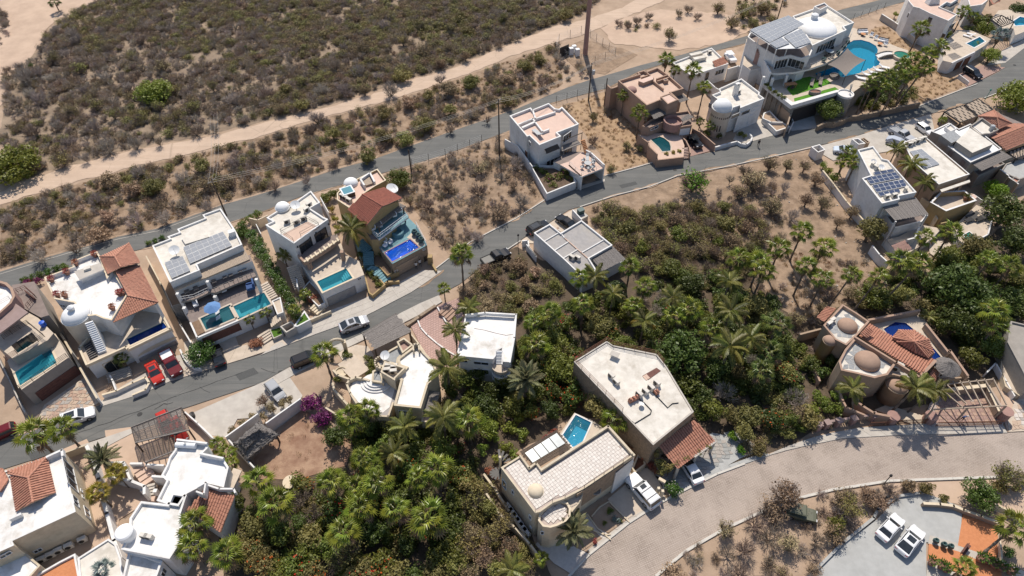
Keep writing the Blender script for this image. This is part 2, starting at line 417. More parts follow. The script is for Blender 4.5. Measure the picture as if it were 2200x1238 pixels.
def brickm(name,c1,c2,mortar,scale,rot=0.0,bw=.5,rh=.25,mx=.65):
    m = bpy.data.materials.new(name); nt,b,o = _nodes(m)
    g = nt.nodes.new('ShaderNodeNewGeometry'); mp = nt.nodes.new('ShaderNodeMapping'); mp.inputs['Rotation'].default_value = (0,0,rot)
    nt.links.new(g.outputs['Position'],mp.inputs[0])
    br = nt.nodes.new('ShaderNodeTexBrick'); br.inputs['Scale'].default_value = scale; br.inputs['Color1'].default_value = (*c1,1); br.inputs['Color2'].default_value = (*c2,1)
    br.inputs['Mortar'].default_value = (*mortar,1); br.inputs['Mortar Size'].default_value = .035; br.inputs['Brick Width'].default_value = bw; br.inputs['Row Height'].default_value = rh
    nt.links.new(mp.outputs[0],br.inputs['Vector'])
    c = _mix(nt,_ramp(nt,_noise(nt,g.outputs['Position'],.25,8,.75),(0,0,0),(mx,)*3,.4,.7),br.outputs[0],tuple(x*1.28 for x in c1))
    c = _mix(nt,_ramp(nt,_noise(nt,g.outputs['Position'],.5,8,.75),(0,0,0),(.5,)*3,.52,.75),c,tuple(x*.62 for x in c2))
    nt.links.new(c,b.inputs['Base Color']); b.inputs['Roughness'].default_value = .9
    bn = nt.nodes.new('ShaderNodeBump'); bn.inputs['Strength'].default_value = .6; bn.inputs['Distance'].default_value = .03; bn.invert = True
    nt.links.new(br.outputs['Fac'],bn.inputs['Height']); nt.links.new(bn.outputs[0],b.inputs['Normal'])
    MATS[name] = m
brickm('brick_road',(.39,.325,.28),(.33,.272,.23),(.23,.185,.155),1.0,R(25),.44,.23,.85)
brickm('brick_pink',(.46,.31,.27),(.40,.26,.225),(.24,.16,.14),1.0,R(-35),.5,.42,.3)

def jit(pts,amp,step=1.6,seed=1):
    r = random.Random(seed); out = []; n = len(pts)
    for i in range(n):
        a,b = pts[i],pts[(i + 1) % n]; L = (b - a).length; k = max(1,min(80,int(L/step)))
        for j in range(k):
            p = a.lerp(b,j/k)
            if j: p = p + Vector((r.uniform(-amp,amp),r.uniform(-amp,amp),0))
            out.append(p)
    return out
_zc = [0.012]
def sheet(name,px,mat,z=None,jitter=0.0,kind='structure',thick=0.0):
    if z is None: _zc[0] += 0.005; z = _zc[0]
    pts = world(px,z)
    if jitter: pts = jit(pts,jitter,seed=int(px[0][0]) + 3)
    m = MB()
    if thick: m.prism([(p.x,p.y) for p in pts],z - thick,z,mat)
    else: m.add(pts,[tuple(range(len(pts)))] if ccw(pts) == list(pts) else [tuple(range(len(pts)))[::-1]],mat)
    return m.build(name,kind=kind)

# ground, large enough to pass the horizon of any near view
g = MB(); g.add([(-1500,-600,0),(1500,-600,0),(1500,2200,0),(-1500,2200,0)],[(0,1,2,3)],'sand'); g.build('ground',kind='structure')

FIELD_N = [(14,150),(45,148),(88,102),(112,58),(150,34),(250,-12),(1300,-12),(1250,28),(1185,58),(957,150),(869,172),(703,228),(560,262),(407,298),(271,322),(136,357),(60,380),(20,330),(0,300),(8,215)]
FIELD_M = [(0,440),(129,405),(278,362),(424,330),(560,296),(686,258),(842,216),(943,184),(1032,152),(1195,95),(1210,180),(1110,230),(974,280),(906,303),(804,338),(726,358),(635,390),(550,416),(475,438),(339,488),(252,505),(142,536),(53,562),(0,578)]
LOT_E = [(770,395),(889,357),(957,336),(1038,306),(1095,285),(1135,370),(1168,424),(1110,463),(1050,495),(1000,540),(965,548),(930,500),(880,440),(840,400)]
LOT_F = [(1195,232),(1303,196),(1340,210),(1370,270),(1400,330),(1402,345),(1361,357),(1305,373),(1290,330),(1250,280)]
LOT_S = [(1250,450),(1320,424),(1398,404),(1456,381),(1560,362),(1660,340),(1738,322),(1790,390),(1870,480),(1900,560),(1900,650),(1800,670),(1720,700),(1640,650),(1590,580),(1480,560),(1340,540),(1290,490)]
LOT_R = [(1880,60),(1900,55),(1960,100),(2010,140),(2075,184),(1976,222),(1940,170),(1900,120),(1860,70)]
LOT_B = [(1412,1240),(1473,1188),(1555,1141),(1640,1102),(1708,1076),(1789,1056),(1911,1037),(1960,1060),(1880,1090),(1800,1170),(1740,1240)]
LOT_BR = [(1911,1037),(2047,1031),(2210,1026),(2210,1120),(2120,1090),(2010,1075),(1950,1062)]
JUN_E = [(985,620),(1035,578),(1110,530),(1165,560),(1290,560),(1350,540),(1500,545),(1600,575),(1640,640),(1720,690),(1800,660),(1880,640),(2120,520),(2210,420),(2210,720),(2140,830),(1740,930),(1700,960),(1560,1010),(1480,1000),(1380,960),(1330,900),(1220,900),(1100,980),(1020,1040),(960,940),(1000,860),(940,800),(1000,760),(985,700)]
JUN_S = [(500,1060),(560,1010),(700,1000),(750,950),(720,900),(800,900),(960,900),(1100,880),(1060,990),(1090,1060),(1150,1170),(1190,1250),(480,1250),(470,1150)]
sheet('scrubland',FIELD_N,'scrub_floor',jitter=.5)
sheet('scrubland',FIELD_M,'dry_floor',jitter=.4)
sheet('vacant_lot',LOT_E,'dry_floor',jitter=.3)
sheet('vacant_lot',LOT_F,'straw_floor',jitter=.3)
sheet('vacant_lot',LOT_S,'dry_floor',jitter=.4)
sheet('vacant_lot',LOT_R,'straw_floor',jitter=.2)
sheet('vacant_lot',LOT_B,'sand',jitter=.2)
sheet('garden_soil',LOT_BR,'sand_pale',jitter=.1)
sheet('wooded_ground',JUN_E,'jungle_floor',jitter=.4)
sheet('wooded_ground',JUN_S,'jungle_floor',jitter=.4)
DIRT = [(-30,426),(47,390),(136,361),(271,327),(407,302),(560,266),(703,231),(821,197),(869,176),(957,153),(1110,90),(1185,59),(1263,41),(1337,17),(1385,-12),(1440,-12),(1425,2),(1344,37),(1270,68),(1195,92),(1100,119),(1032,149),(943,180),(842,214),(686,254),(560,292),(424,326),(278,360),(129,400),(-30,450)]
sheet('dirt_road',DIRT,'dirt',jitter=.35)
sheet('dirt_clearing',[(1290,60),(1344,36),(1420,20),(1560,30),(1620,45),(1610,66),(1560,92),(1460,108),(1390,100),(1320,95)],'sand_pale',jitter=.6)
sheet('dirt_track',[(-30,-12),(250,-12),(255,5),(190,38),(130,38),(100,62),(85,100),(45,148),(12,215),(-30,250),(-30,80)],'sand_pale',jitter=.4)
# marked parking bays at the dirt car park
for i,(a,b) in enumerate((((160,28),(180,36)),((180,16),(210,28)),((202,5),(232,17)),((228,-5),(255,6)))):
    m = MB(); z = .13; p,q = P(*a,z),P(*b,z); d = (q - p).normalized(); n = Vector((-d.y,d.x,0))*.14
    m.add([p - n,q - n,q + n,p + n],[(0,1,2,3)],'white'); m.build('painted_line',kind='structure')
sheet('driveway',[(175,38),(215,30),(236,22),(225,34),(200,42)],'sand_pale',jitter=.2)

UPN = [(-40,592),(0,584),(53,567),(142,541),(207,524),(252,509),(339,491),(475,441),(550,420),(635,393),(726,363),(804,342),(906,305),(974,281),(1110,234),(1219,188),(1263,173),(1381,139),(1460,119),(1602,78),(1700,52),(1803,22),(1891,0),(1930,-14)]
UPS = [(1985,-14),(1955,0),(1898,17),(1830,41),(1720,72),(1620,88),(1555,105),(1446,131),(1371,154),(1303,190),(1181,222),(1093,281),(1038,302),(957,332),(889,353),(800,378),(652,420),(560,456),(492,478),(360,518),(305,535),(200,560),(95,592),(0,625),(-40,640)]
sheet('upper_road',UPN + UPS,'asphalt')
MN = [(-40,962),(0,950),(60,930),(210,872),(363,820),(560,762),(672,719),(781,680),(889,624),(940,590),(937,576),(1010,520),(1110,468),(1171,429),(1235,402),(1300,377),(1361,361),(1402,349),(1483,336),(1534,326),(1600,308),(1667,290),(1701,281),(1755,275),(1830,261),(1976,227),(2077,188),(2149,153),(2150,130),(2210,92)]
MS = [(2210,172),(2142,200),(2115,210),(1979,251),(1905,271),(1830,295),(1742,317),(1660,336),(1560,358),(1456,377),(1398,400),(1320,420),(1246,444),(1222,451),(1181,478),(1134,505),(1100,529),(1035,573),(988,610),(943,634),(855,675),(787,712),(635,780),(560,823),(390,879),(281,920),(183,952),(0,1010),(-40,1022)]
sheet('street',MN + MS,'asphalt',z=.10)
BRU = [(1205,1250),(1222,1238),(1266,1191),(1351,1123),(1415,1082),(1466,1055),(1541,1018),(1600,996),(1660,977),(1708,964),(1810,943),(1945,935),(2081,933),(2215,928)]
BRL = [(2215,1022),(2047,1028),(1911,1033),(1789,1052),(1708,1072),(1640,1098),(1555,1137),(1473,1184),(1409,1238),(1398,1250)]
sheet('brick_road',BRU + BRL,'brick_road',z=.105)

def kerb(pts,w=.18,h=.14,name='kerb',mat='kerb',z0=0.0):
    q = world(pts,h + .1); m = MB()
    for i in range(len(q) - 1):
        a,b = q[i],q[i + 1]; d = (b - a).normalized()
        m.bar(Vector((a.x,a.y,.12)) - d*.02,Vector((b.x,b.y,.12)) + d*.02,w,.26,mat)
    return m.build(name,kind='structure')
kerb([(937,576),(1010,520),(1110,468),(1171,429)])
kerb([(1300,377),(1361,361),(1402,349)])
kerb([(1976,227),(2077,188),(2100,180)])
kerb([(1035,573),(1100,529),(1118,517)])
kerb([(1246,444),(1320,420),(1398,400),(1456,377),(1560,358),(1660,336),(1742,317)])
kerb([(2115,210),(2142,200),(2210,172)])
kerb(BRL[:-1],.35); kerb(BRU[1:8],.28)
# road edge lines of the upper road (worn concrete lip)
m = MB(); q = world([(0,589),(142,545),(252,514),(339,496),(475,446)],.09)
for i in range(len(q) - 1): m.bar(q[i],q[i + 1],.1,.02,'concrete')
m.build('road_edge_strip',kind='structure')

def slabs(name,up,lo,n,mat,rows=1,z=.2,th=.16,gap=.03):
    "a pavement of n x rows concrete slabs between two pixel polylines"
    def resample(pl,k):
        w = world(pl,z); L = [0]
        for i in range(len(w) - 1): L.append(L[-1] + (w[i + 1] - w[i]).length)
        out = []
        for j in range(k + 1):
            t = L[-1]*j/k; i = 0
            while i < len(L) - 2 and L[i + 1] < t: i += 1
            out.append(w[i].lerp(w[i + 1],(t - L[i])/max(1e-6,L[i + 1] - L[i])))
        return out
    A = resample(up,n); B = resample(lo,n); base = MB()
    base.prism([(p.x,p.y) for p in A] + [(p.x,p.y) for p in B[::-1]],0.0,z - .03,mat)
    root = base.build(name,kind='structure')
    for i in range(n):
        for r in range(rows):
            c = [A[i].lerp(B[i],r/rows),A[i + 1].lerp(B[i + 1],r/rows),A[i + 1].lerp(B[i + 1],(r + 1)/rows),A[i].lerp(B[i],(r + 1)/rows)]
            ce = sum(c,Vector())/4; m = MB()
            pts = [ce + (p - ce)*(1 - gap/max(.3,(p - ce).length)) for p in c]
            m.prism([(p.x,p.y) for p in pts],z - .04,z + rnd.uniform(-.006,.006),mat); m.build('slab',root)
    return root
slabs('sidewalk',[(640,700),(668,682),(705,668),(790,638),(860,605),(908,580)],[(560,763),(672,720),(781,681),(889,625),(938,591),(950,582)],14,'concrete',3)
slabs('sidewalk',[(420,775),(490,748),(560,735),(620,715)],[(363,820),(440,796),(520,772),(640,732)],9,'deck',1)
slabs('sidewalk',[(862,696),(918,668),(950,648)],[(845,680),(905,650),(943,634)],5,'concrete',1)
slabs('sidewalk',[(560,824),(635,781),(700,751),(787,713)],[(574,838),(645,798),(712,764),(798,722)],8,'concrete',1)
slabs('sidewalk',[(183,985),(281,932),(340,908),(388,893)],[(170,958),(281,921),(340,899),(388,880)],8,'concrete',1)
slabs('sidewalk',[(1630,985),(1700,955),(1760,935),(1850,918),(1960,912),(2080,908),(2150,905)],[(1660,976),(1708,963),(1810,942),(1880,938),(1945,934),(2081,932),(2165,930)],16,'concrete',1)
slabs('sidewalk',[(1262,1182),(1350,1115),(1400,1085)],[(1270,1189),(1351,1122),(1412,1083)],7,'concrete',1)
slabs('sidewalk',[(1470,1042),(1540,1008),(1640,972)],[(1470,1053),(1541,1017),(1658,977)],9,'concrete_grey',1)

# drives and yards
def yard(name,px,mat,z=.16): return sheet(name,px,mat,z=z,kind='structure',thick=.14)
yard('driveway',[(316,800),(375,765),(400,760),(430,800),(363,820),(330,835)],'concrete')
yard('driveway',[(262,830),(315,800),(330,835),(285,852),(215,874),(218,862)],'concrete',.155)
yard('driveway',[(395,735),(450,718),(505,722),(520,760),(490,776),(420,798),(400,775)],'deck',.15)
yard('driveway',[(1700,195),(1740,210),(1752,262),(1755,275),(1701,281),(1668,250)],'concrete_grey',.15)
yard('driveway',[(1590,272),(1635,255),(1650,262),(1665,290),(1600,308),(1575,300)],'concrete',.15)
yard('driveway',[(1465,290),(1500,280),(1535,322),(1484,336),(1455,330)],'paver_pink',.15)
yard('driveway',[(1745,318),(1830,296),(1905,272),(2000,245),(2010,290),(1940,320),(1880,330),(1790,345)],'concrete',.15)
yard('driveway',[(2060,160),(2110,140),(2160,145),(2077,187)],'paver_pink',.15)
yard('driveway',[(2120,140),(2150,110),(2210,80),(2210,96),(2160,135)],'concrete',.155)
yard('parking_yard',[(400,893),(560,823),(615,800),(650,850),(640,870),(590,895),(510,900),(487,940),(450,935)],'concrete',.15)
yard('parking_yard',[(395,900),(488,942),(450,950),(360,1000),(290,1010),(270,930),(300,915)],'sand_pale',.11)
yard('driveway',[(883,702),(945,655),(985,640),(1000,700),(985,790),(930,790),(905,745)],'brick_pink',.15)
yard('driveway',[(1305,1073),(1345,1040),(1352,1010),(1390,1005),(1420,1030),(1430,1072),(1391,1098),(1352,1122)],'deck',.15)
yard('driveway',[(1400,1010),(1450,990),(1530,930),(1560,935),(1590,985),(1466,1054),(1425,1050)],'concrete_grey',.15)
yard('courtyard',[(1739,1245),(1818,1165),(1884,1116),(1930,1068),(1990,1060),(2068,1090),(2062,1170),(1990,1165),(1990,1245)],'concrete_grey',.15)
yard('garden_path',[(1985,1080),(2068,1096),(2060,1168),(2000,1160)],'concrete_grey',.155)
yard('garden_path',[(1998,1150),(2060,1168),(2130,1195),(2210,1232),(2210,1245),(2120,1215),(1994,1168)],'concrete',.157)
yard('garden_path',[(1992,1205),(2040,1222),(2100,1245),(1990,1245)],'concrete',.153)
yard('paved_terrace',[(2070,1097),(2142,1128),(2146,1180),(2140,1200),(2058,1172)],'paver_orange',.163)
yard('paved_terrace',[(1996,1168),(2060,1185),(2150,1225),(2155,1245),(2090,1245),(1993,1206)],'paver_orange',.160)
yard('dirt_yard',[(2150,1120),(2210,1150),(2210,1232),(2150,1205)],'sand',.12)
yard('brown_lawn',[(545,985),(600,935),(640,870),(690,905),(755,950),(745,1000),(640,1030),(560,1030)],'brown_lawn',.12)
yard('dirt_yard',[(600,800),(700,790),(735,830),(700,870),(650,855),(625,815)],'sand',.12)
yard('dirt_yard',[(2150,790),(2210,740),(2210,925),(2165,928),(2150,880)],'sand_pale',.12)
yard('garden_path',[(1555,930),(1575,925),(1640,965),(1590,985)],'concrete_grey',.156)
yard('gravel_pad',[(1195,108),(1255,85),(1340,105),(1370,118),(1300,160),(1240,150)],'dry_floor',.05)
yard('rock_garden',[(1271,1110),(1290,1082),(1308,1078),(1352,1122),(1310,1145),(1282,1140)],'sand',.14)
yard('rock_garden',[(1250,1135),(1280,1140),(1300,1160),(1265,1188),(1225,1170)],'sand',.14)
m = MB()
for pl in ([(1271,1110),(1288,1090),(1308,1078),(1352,1122)],[(1255,1120),(1275,1140),(1300,1150),(1312,1148)],[(1262,1105),(1283,1135),(1312,1160)]):
    q = world(pl,.25)
    for i in range(len(q) - 1): m.bar(q[i],q[i + 1],.14,.2,'coping')
m.build('garden_edging',kind='structure')
sheet('garden_path',[(1215,1140),(1262,1103),(1285,1135),(1312,1150),(1300,1162),(1262,1128),(1236,1160)],'tile_pale',z=.155)
sheet('paved_side_yard',[(1150,1170),(1175,1145),(1215,1165),(1265,1190),(1230,1235),(1190,1210)],'tile_pale',z=.118)

def flagstones(name,px,size,mats,z=.17,parent=None,single=False,seed=3,gap=.05,th=.05,label=None):
    "irregular stones laid over a polygon; each a slightly uneven slab"
    r = random.Random(seed); poly = world(px,z); xs = [p.x for p in poly]; ys = [p.y for p in poly]
    x0,y0 = min(xs),min(ys); nx = int((max(xs) - x0)/size) + 2; ny = int((max(ys) - y0)/size) + 2
    G = {(i,j): Vector((x0 + (i - .5 + (j % 2)*.4)*size + r.uniform(-.25,.25)*size,y0 + (j - .5)*size + r.uniform(-.25,.25)*size)) for i in range(nx + 1) for j in range(ny + 1)}
    big = MB(); k = 0; pp = [(p.x,p.y) for p in poly]
    for i in range(nx):
        for j in range(ny):
            q = [G[i,j],G[i + 1,j],G[i + 1,j + 1],G[i,j + 1]]; c = sum(q,Vector((0,0)))/4
            if not all(inpoly(v.x*.97 + c.x*.03,v.y*.97 + c.y*.03,pp) for v in q): continue
            q = [c + (v - c)*(1 - gap/max(.1,(v - c).length)) for v in q]; m = MB() if single else big
            m.prism(q,z - .03,z + th + r.uniform(-.01,.01),r.choice(mats))
            if single: m.build('paving_stone',parent)
    if not single: big.build(name,parent,kind='stuff',label=label,cat=None if parent else 'paving')
pm('stone_a',(.50,.38,.29),(.44,.33,.25),3,.85); pm('stone_b',(.44,.30,.23),(.38,.26,.2),3,.85); pm('stone_c',(.40,.36,.33),(.34,.31,.28),3,.85)
pm('stone_d',(.33,.33,.32),(.28,.28,.27),3,.85)
d = yard('driveway',[(80,905),(95,870),(180,812),(213,865),(160,892),(100,912)],'deck',.15)
flagstones('paving_stones',[(80,905),(95,870),(180,812),(213,865),(160,892),(100,912)],.62,['stone_a','stone_b','stone_c'],.16,d,gap=.06)
flagstones('paving_stones',[(1400,1012),(1450,990),(1530,935),(1560,938),(1588,980),(1466,1050),(1425,1050)],.6,['stone_d','stone_c'],.165,None,gap=.04,label='grey flagstones paving the drive beside the tile-roofed carport')
d = yard('driveway',[(2165,905),(2180,860),(2210,855),(2210,926),(2168,928)],'deck',.17)
flagstones('paving_stones',[(2165,905),(2180,860),(2210,855),(2210,926),(2168,928)],.7,['stone_a','tile_pale','stone_c'],.18,d,gap=.05)
# tar seams, patches and manholes on the asphalt
pm('tar',(.035,.035,.035),(.05,.05,.05),5,.7); pm('asphalt_dark',(.075,.076,.075),(.095,.096,.095),6,.9,.2,20); pm('seam_pale',(.24,.235,.225),(.2,.195,.185),6,.9)
for pl,w_,mt in (([(655,415),(690,404),(715,402),(735,398)],.22,'tar'),([(1120,512),(1165,478),(1210,452),(1246,436)],.07,'seam_pale'),([(1150,470),(1190,462),(1200,470)],.06,'seam_pale'),([(700,735),(760,700),(850,655),(930,618)],.07,'seam_pale'),([(880,640),(915,650)],.06,'seam_pale'),([(100,955),(240,905),(380,850),(520,800)],.06,'tar'),([(430,830),(450,845)],.06,'tar'),([(1500,350),(1600,328),(1720,300),(1860,275)],.06,'seam_pale'),([(330,880),(350,868),(372,866)],.12,'tar'),([(560,790),(590,802)],.06,'tar')):
    q = world(pl,.126 if pl[0][1] > 420 or pl[0][0] > 1400 else .075); m = MB(); r0_ = random.Random(int(pl[0][0]))
    for i in range(len(q) - 1):
        k = max(2,int((q[i + 1] - q[i]).length/.9)); pr = None
        for j in range(k + 1):
            p = q[i].lerp(q[i + 1],j/k) + Vector((r0_.uniform(-.12,.12),r0_.uniform(-.12,.12),0))
            if pr is not None: m.bar(pr,p,w_*r0_.uniform(.6,1.2),.006,mt)
            pr = p
    m.build('road_seam',kind='structure')
for c in ([(735,735),(770,718),(782,727),(747,745)],[(505,805),(545,790),(556,802),(515,818)],[(1330,398),(1365,390),(1370,396),(1336,405)],[(1050,548),(1072,534),(1080,540),(1058,555)],[(60,975),(110,958),(118,972),(68,990)]): sheet('asphalt_patch',c,'asphalt_dark',z=.112)
for x,y in ((602,800),(1450,365),(300,890),(2180,140)):
    p = P(x,y,.13); m = MB(); m.lathe((p.x,p.y,.105),[(.38,0),(.36,.02),(0,.02)],'tar',14); m.build('manhole_cover',kind='structure')
# wind-blown sand lying over the edges of the asphalt
dr = random.Random(21)
for pl,z in ((UPN,.062),(UPS,.064),(MS[2:12],.125),(MN[8:16],.127)):
    q = world(pl,z); m = MB()
    for i in range(len(q) - 1):
        L = (q[i + 1] - q[i]).length
        for j in range(int(L/2.2)):
            c = q[i].lerp(q[i + 1],dr.random()); d = (q[i + 1] - q[i]).normalized(); n = Vector((-d.y,d.x,0)); a,b = dr.uniform(.8,2.6),dr.uniform(.15,.6); k = 9
            pts = [c + d*(a*math.cos(6.283*t/k)*dr.uniform(.7,1.2)) + n*(b*math.sin(6.283*t/k)*dr.uniform(.6,1.3)) for t in range(k)]
            zz = dr.uniform(0,.012); m.add([(p.x,p.y,z + zz) for p in pts],[tuple(range(k))],dr.choice(['sand','dry_floor']))
    m.build('sand_drift',kind='structure')
# rough rocks strewn over the dry ground
rk = MB(); r_ = random.Random(11)
for poly,n,s0,s1 in ((FIELD_M,500,.1,.45),(FIELD_N,500,.08,.35),(LOT_E,300,.1,.4),(LOT_S,420,.08,.4),(LOT_F,60,.1,.3),(LOT_B,120,.06,.25),([(1660,640),(1900,620),(1760,760),(1700,720)],150,.1,.4)):
    xs = [p[0] for p in poly]; ys = [p[1] for p in poly]; k = 0
    while k < n:
        x,y = r_.uniform(min(xs),max(xs)),r_.uniform(min(ys),max(ys)); k += 1
        if not inpoly(x,y,poly): continue
        p = P(x,y); s = r_.uniform(s0,s1)*r_.random()
        rk.box((p.x,p.y,s*.25),(s*1.3,s,s*.7),r_.uniform(0,3),r_.choice(['sand_pale','stone_c','concrete']),.6)
rk.build('loose_rocks',kind='stuff',label='pale loose rocks strewn over the dry lots',cat='rocks')
# ================================================================ BUILDING HELPERS
def house(name,label,cat,px,py,group=None):
    p = P(px,py,0); return thing(name,label,cat,(p.x,p.y,0),group)
def ringpoly(m,outer,inner,z,mat):
    n = len(outer)
    m.add([(p[0],p[1],z) for p in outer] + [(p[0],p[1],z) for p in inner],[(i,(i + 1) % n,n + (i + 1) % n,n + i) for i in range(n)],mat)
def blk(root,px,zt,z0=0.0,mat='white',roof='roof_white',par=.5,pt=.22,cap=None,name='wall',holes=None,lab=None):
    "storey block from the pixel outline of its top edge at height zt: walls with a parapet round a sunk roof deck"
    pts = [(p.x,p.y) for p in world(px,zt)]; pts = ccw(pts); n = len(pts); m = MB()
    cap = cap or mat; zf = zt - par
    vs = [(p[0],p[1],z0) for p in pts] + [(p[0],p[1],zt - .05) for p in pts]
    m.add(vs,[(i,(i + 1) % n,n + (i + 1) % n,n + i) for i in range(n)],mat)
    if par > 0:
        out = inset(pts,-.03); inn = inset(pts,pt); k = MB()
        ringpoly(k,out,inn,zt,cap)
        k.add([(p[0],p[1],zt - .06) for p in out] + [(p[0],p[1],zt) for p in out],[(i,(i + 1) % n,n + (i + 1) % n,n + i) for i in range(n)],cap)
        k.add([(p[0],p[1],zf - .05) for p in inn] + [(p[0],p[1],zt) for p in inn],[(n + i,n + (i + 1) % n,(i + 1) % n,i) for i in range(n)],mat)
        k.build('parapet',root)
        f = MB(); fl = inset(pts,pt*.6)
    else: f = MB(); fl = inset(pts,-.02)
    if holes: f.holed(fl,[[(q.x,q.y) for q in h] for h in holes],zf,roof)
    else: f.add([(p[0],p[1],zf) for p in fl],[tuple(range(n))],roof)
    w = m.build(name,root,label=lab); f.build('roof' if par >= 0 else 'deck',root); return w
def slab(root,px,zt,th,mat,name='slab',side=None):
    pts = [(p.x,p.y) for p in world(px,zt)]; m = MB(); m.prism(pts,zt - th,zt,side or mat,top=mat,bottom=True); return m.build(name,root)
def lowwall(root,px,zt,h,t,mat,name='parapet',cap=None,smooth=False,label=None,cat=None,group=None):
    "wall along a pixel polyline given at its top height"
    q = world(px,zt); m = MB()
    for i in range(len(q) - 1):
        a,b = q[i],q[i + 1]; d = (b - a).normalized()*(t*.35)
        m.bar((a.x - d.x,a.y - d.y,zt - h/2),(b.x + d.x,b.y + d.y,zt - h/2),t,h,mat)
        if cap: m.bar((a.x - d.x,a.y - d.y,zt + .03),(b.x + d.x,b.y + d.y,zt + .03),t + .06,.07,cap)
    return m.build(name,root,label=label,cat=cat,group=group)
def wallthing(label,px,zt,h,t=.2,mat='white',cap=None,cat='wall',name='garden_wall'):
    return lowwall(None,px,zt,h,t,mat,name,cap,label=label,cat=cat)
def win(root,A,B,zt,px,py,w,h,style='window',frame='metal_white',pane='glass_dark',mull=1,deep=.09,arch=False,lab=None):
    "window or door set on the wall whose top edge runs through pixels A, B at height zt"
    c,t,n = wallhit(A,B,zt,px,py); m = MB(); up = Vector((0,0,1)); o = c + n*(deep/2 + .003)
    f = .07 if w < 2.5 else .1
    m.bar(o - t*w/2 + up*(h/2),o + t*w/2 + up*(h/2),deep,f,frame); m.bar(o - t*w/2 - up*(h/2),o + t*w/2 - up*(h/2),deep,f,frame)
    for s in (-1,1): m.bar(o + t*(s*w/2) - up*(h/2 - f/2),o + t*(s*w/2) + up*(h/2 - f/2),f,deep,frame,up=n)
    for k in range(1,mull + 1):
        x = -w/2 + w*k/(mull + 1); m.bar(o + t*x - up*(h/2 - f/2),o + t*x + up*(h/2 - f/2),.05,deep*.8,frame,up=n)
    fr = m.build(style,root,label=lab); g = MB(); q = c + n*.02
    if arch:
        pts = [q - t*w/2 - up*h/2,q + t*w/2 - up*h/2] + [q + t*(w/2*math.cos(a)) + up*(h*.1 + h*.38*math.sin(a)) for a in [math.pi*i/10 for i in range(11)]]
        g.poly(pts,pane)
    else: g.poly([q - t*w/2 - up*h/2,q + t*w/2 - up*h/2,q + t*w/2 + up*h/2,q - t*w/2 + up*h/2],pane)
    g.build('pane' if pane.startswith('glass') else 'panel',fr); return fr
def garage(root,A,B,zt,px,py,w,h,mat='tan',n=4,lab=None):
    c,t,nn = wallhit(A,B,zt,px,py); up = Vector((0,0,1)); m = MB(); o = c + nn*.015
    m.bar(o - t*w/2,o + t*w/2,.03,h,'metal_dark'); d = m.build('garage_door',root,label=lab)
    for k in range(n):
        z = -h/2 + (k + .5)*h/n; p = MB(); p.bar(o + nn*.03 - t*(w/2 - .03) + up*z,o + nn*.03 + t*(w/2 - .03) + up*z,.03,h/n - .03,mat); p.build('door_panel',d)
    f = MB(); o = c + nn*.05
    f.bar(o - t*(w/2 + .08) + up*(h/2 + .06),o + t*(w/2 + .08) + up*(h/2 + .06),.1,.14,mat)
    for s in (-1,1): f.bar(o + t*(s*(w/2 + .07)) - up*h/2,o + t*(s*(w/2 + .07)) + up*h/2,.1,.12,mat)
    f.build('door_frame',d); return d
def shade_sheet(root,A,B,zt,px,py,w,h,name='opening_shade'):  # flat dark sheet laid on an uncut wall, imitating the shade inside an opening
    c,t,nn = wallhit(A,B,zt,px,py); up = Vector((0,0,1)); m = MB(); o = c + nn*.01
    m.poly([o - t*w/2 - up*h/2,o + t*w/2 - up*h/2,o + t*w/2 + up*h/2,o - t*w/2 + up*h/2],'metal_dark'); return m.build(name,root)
def rail(root,px,z,h=1.0,mat='metal_dark',step=1.5,bars=2,name='railing',glass=False):
    q = world(px,z); m = MB()
    for i in range(len(q) - 1):
        a,b = q[i],q[i + 1]; L = (b - a).length; k = max(1,int(L/step)); up = Vector((0,0,1))
        for j in range(k + 1): p = a.lerp(b,j/k); m.bar(p,p + up*h,.05,.05,mat)
        for j in range(1,bars + 1): m.bar(a + up*(h*j/bars),b + up*(h*j/bars),.04,.04,mat)
    return m.build(name,root)
def steps(root,a,b,za,zb,w,n,mat='deck',side=None,name='step',solid=True):
    "flight from pixel a (height za) to pixel b (height zb); every step is its own piece"
    p = P(a[0],a[1],za); q = P(b[0],b[1],zb); d = Vector((q.x - p.x,q.y - p.y,0)); L = d.length; d.normalize(); ang = math.atan2(d.y,d.x)
    for i in range(n):
        t = (i + .5)/n; z = za + (zb - za)*(i + 1)/n if zb > za else za + (zb - za)*i/n
        c = Vector((p.x,p.y,0)) + d*(L*t); m = MB(); th = min(.22,abs(zb - za)/n + .04)
        m.box((c.x,c.y,z - th/2),(L/n*.96,w,th),ang,mat); m.build(name,root)
    if solid:
        m = MB(); nrm = Vector((-d.y,d.x,0))*(w/2 - .02); lo = min(za,zb); P0 = Vector((p.x,p.y,0)); P1 = P0 + d*L
        vs = []
        for s in (-1,1):
            for c,z in ((P0,za - .25),(P1,zb - .25)): vs += [(c.x + nrm.x*s,c.y + nrm.y*s,0),(c.x + nrm.x*s,c.y + nrm.y*s,max(.02,z))]
        m.add(vs,[(0,2,3,1),(4,5,7,6),(1,3,7,5),(0,1,5,4),(2,6,7,3)],side or mat); m.build('stair_base',root)
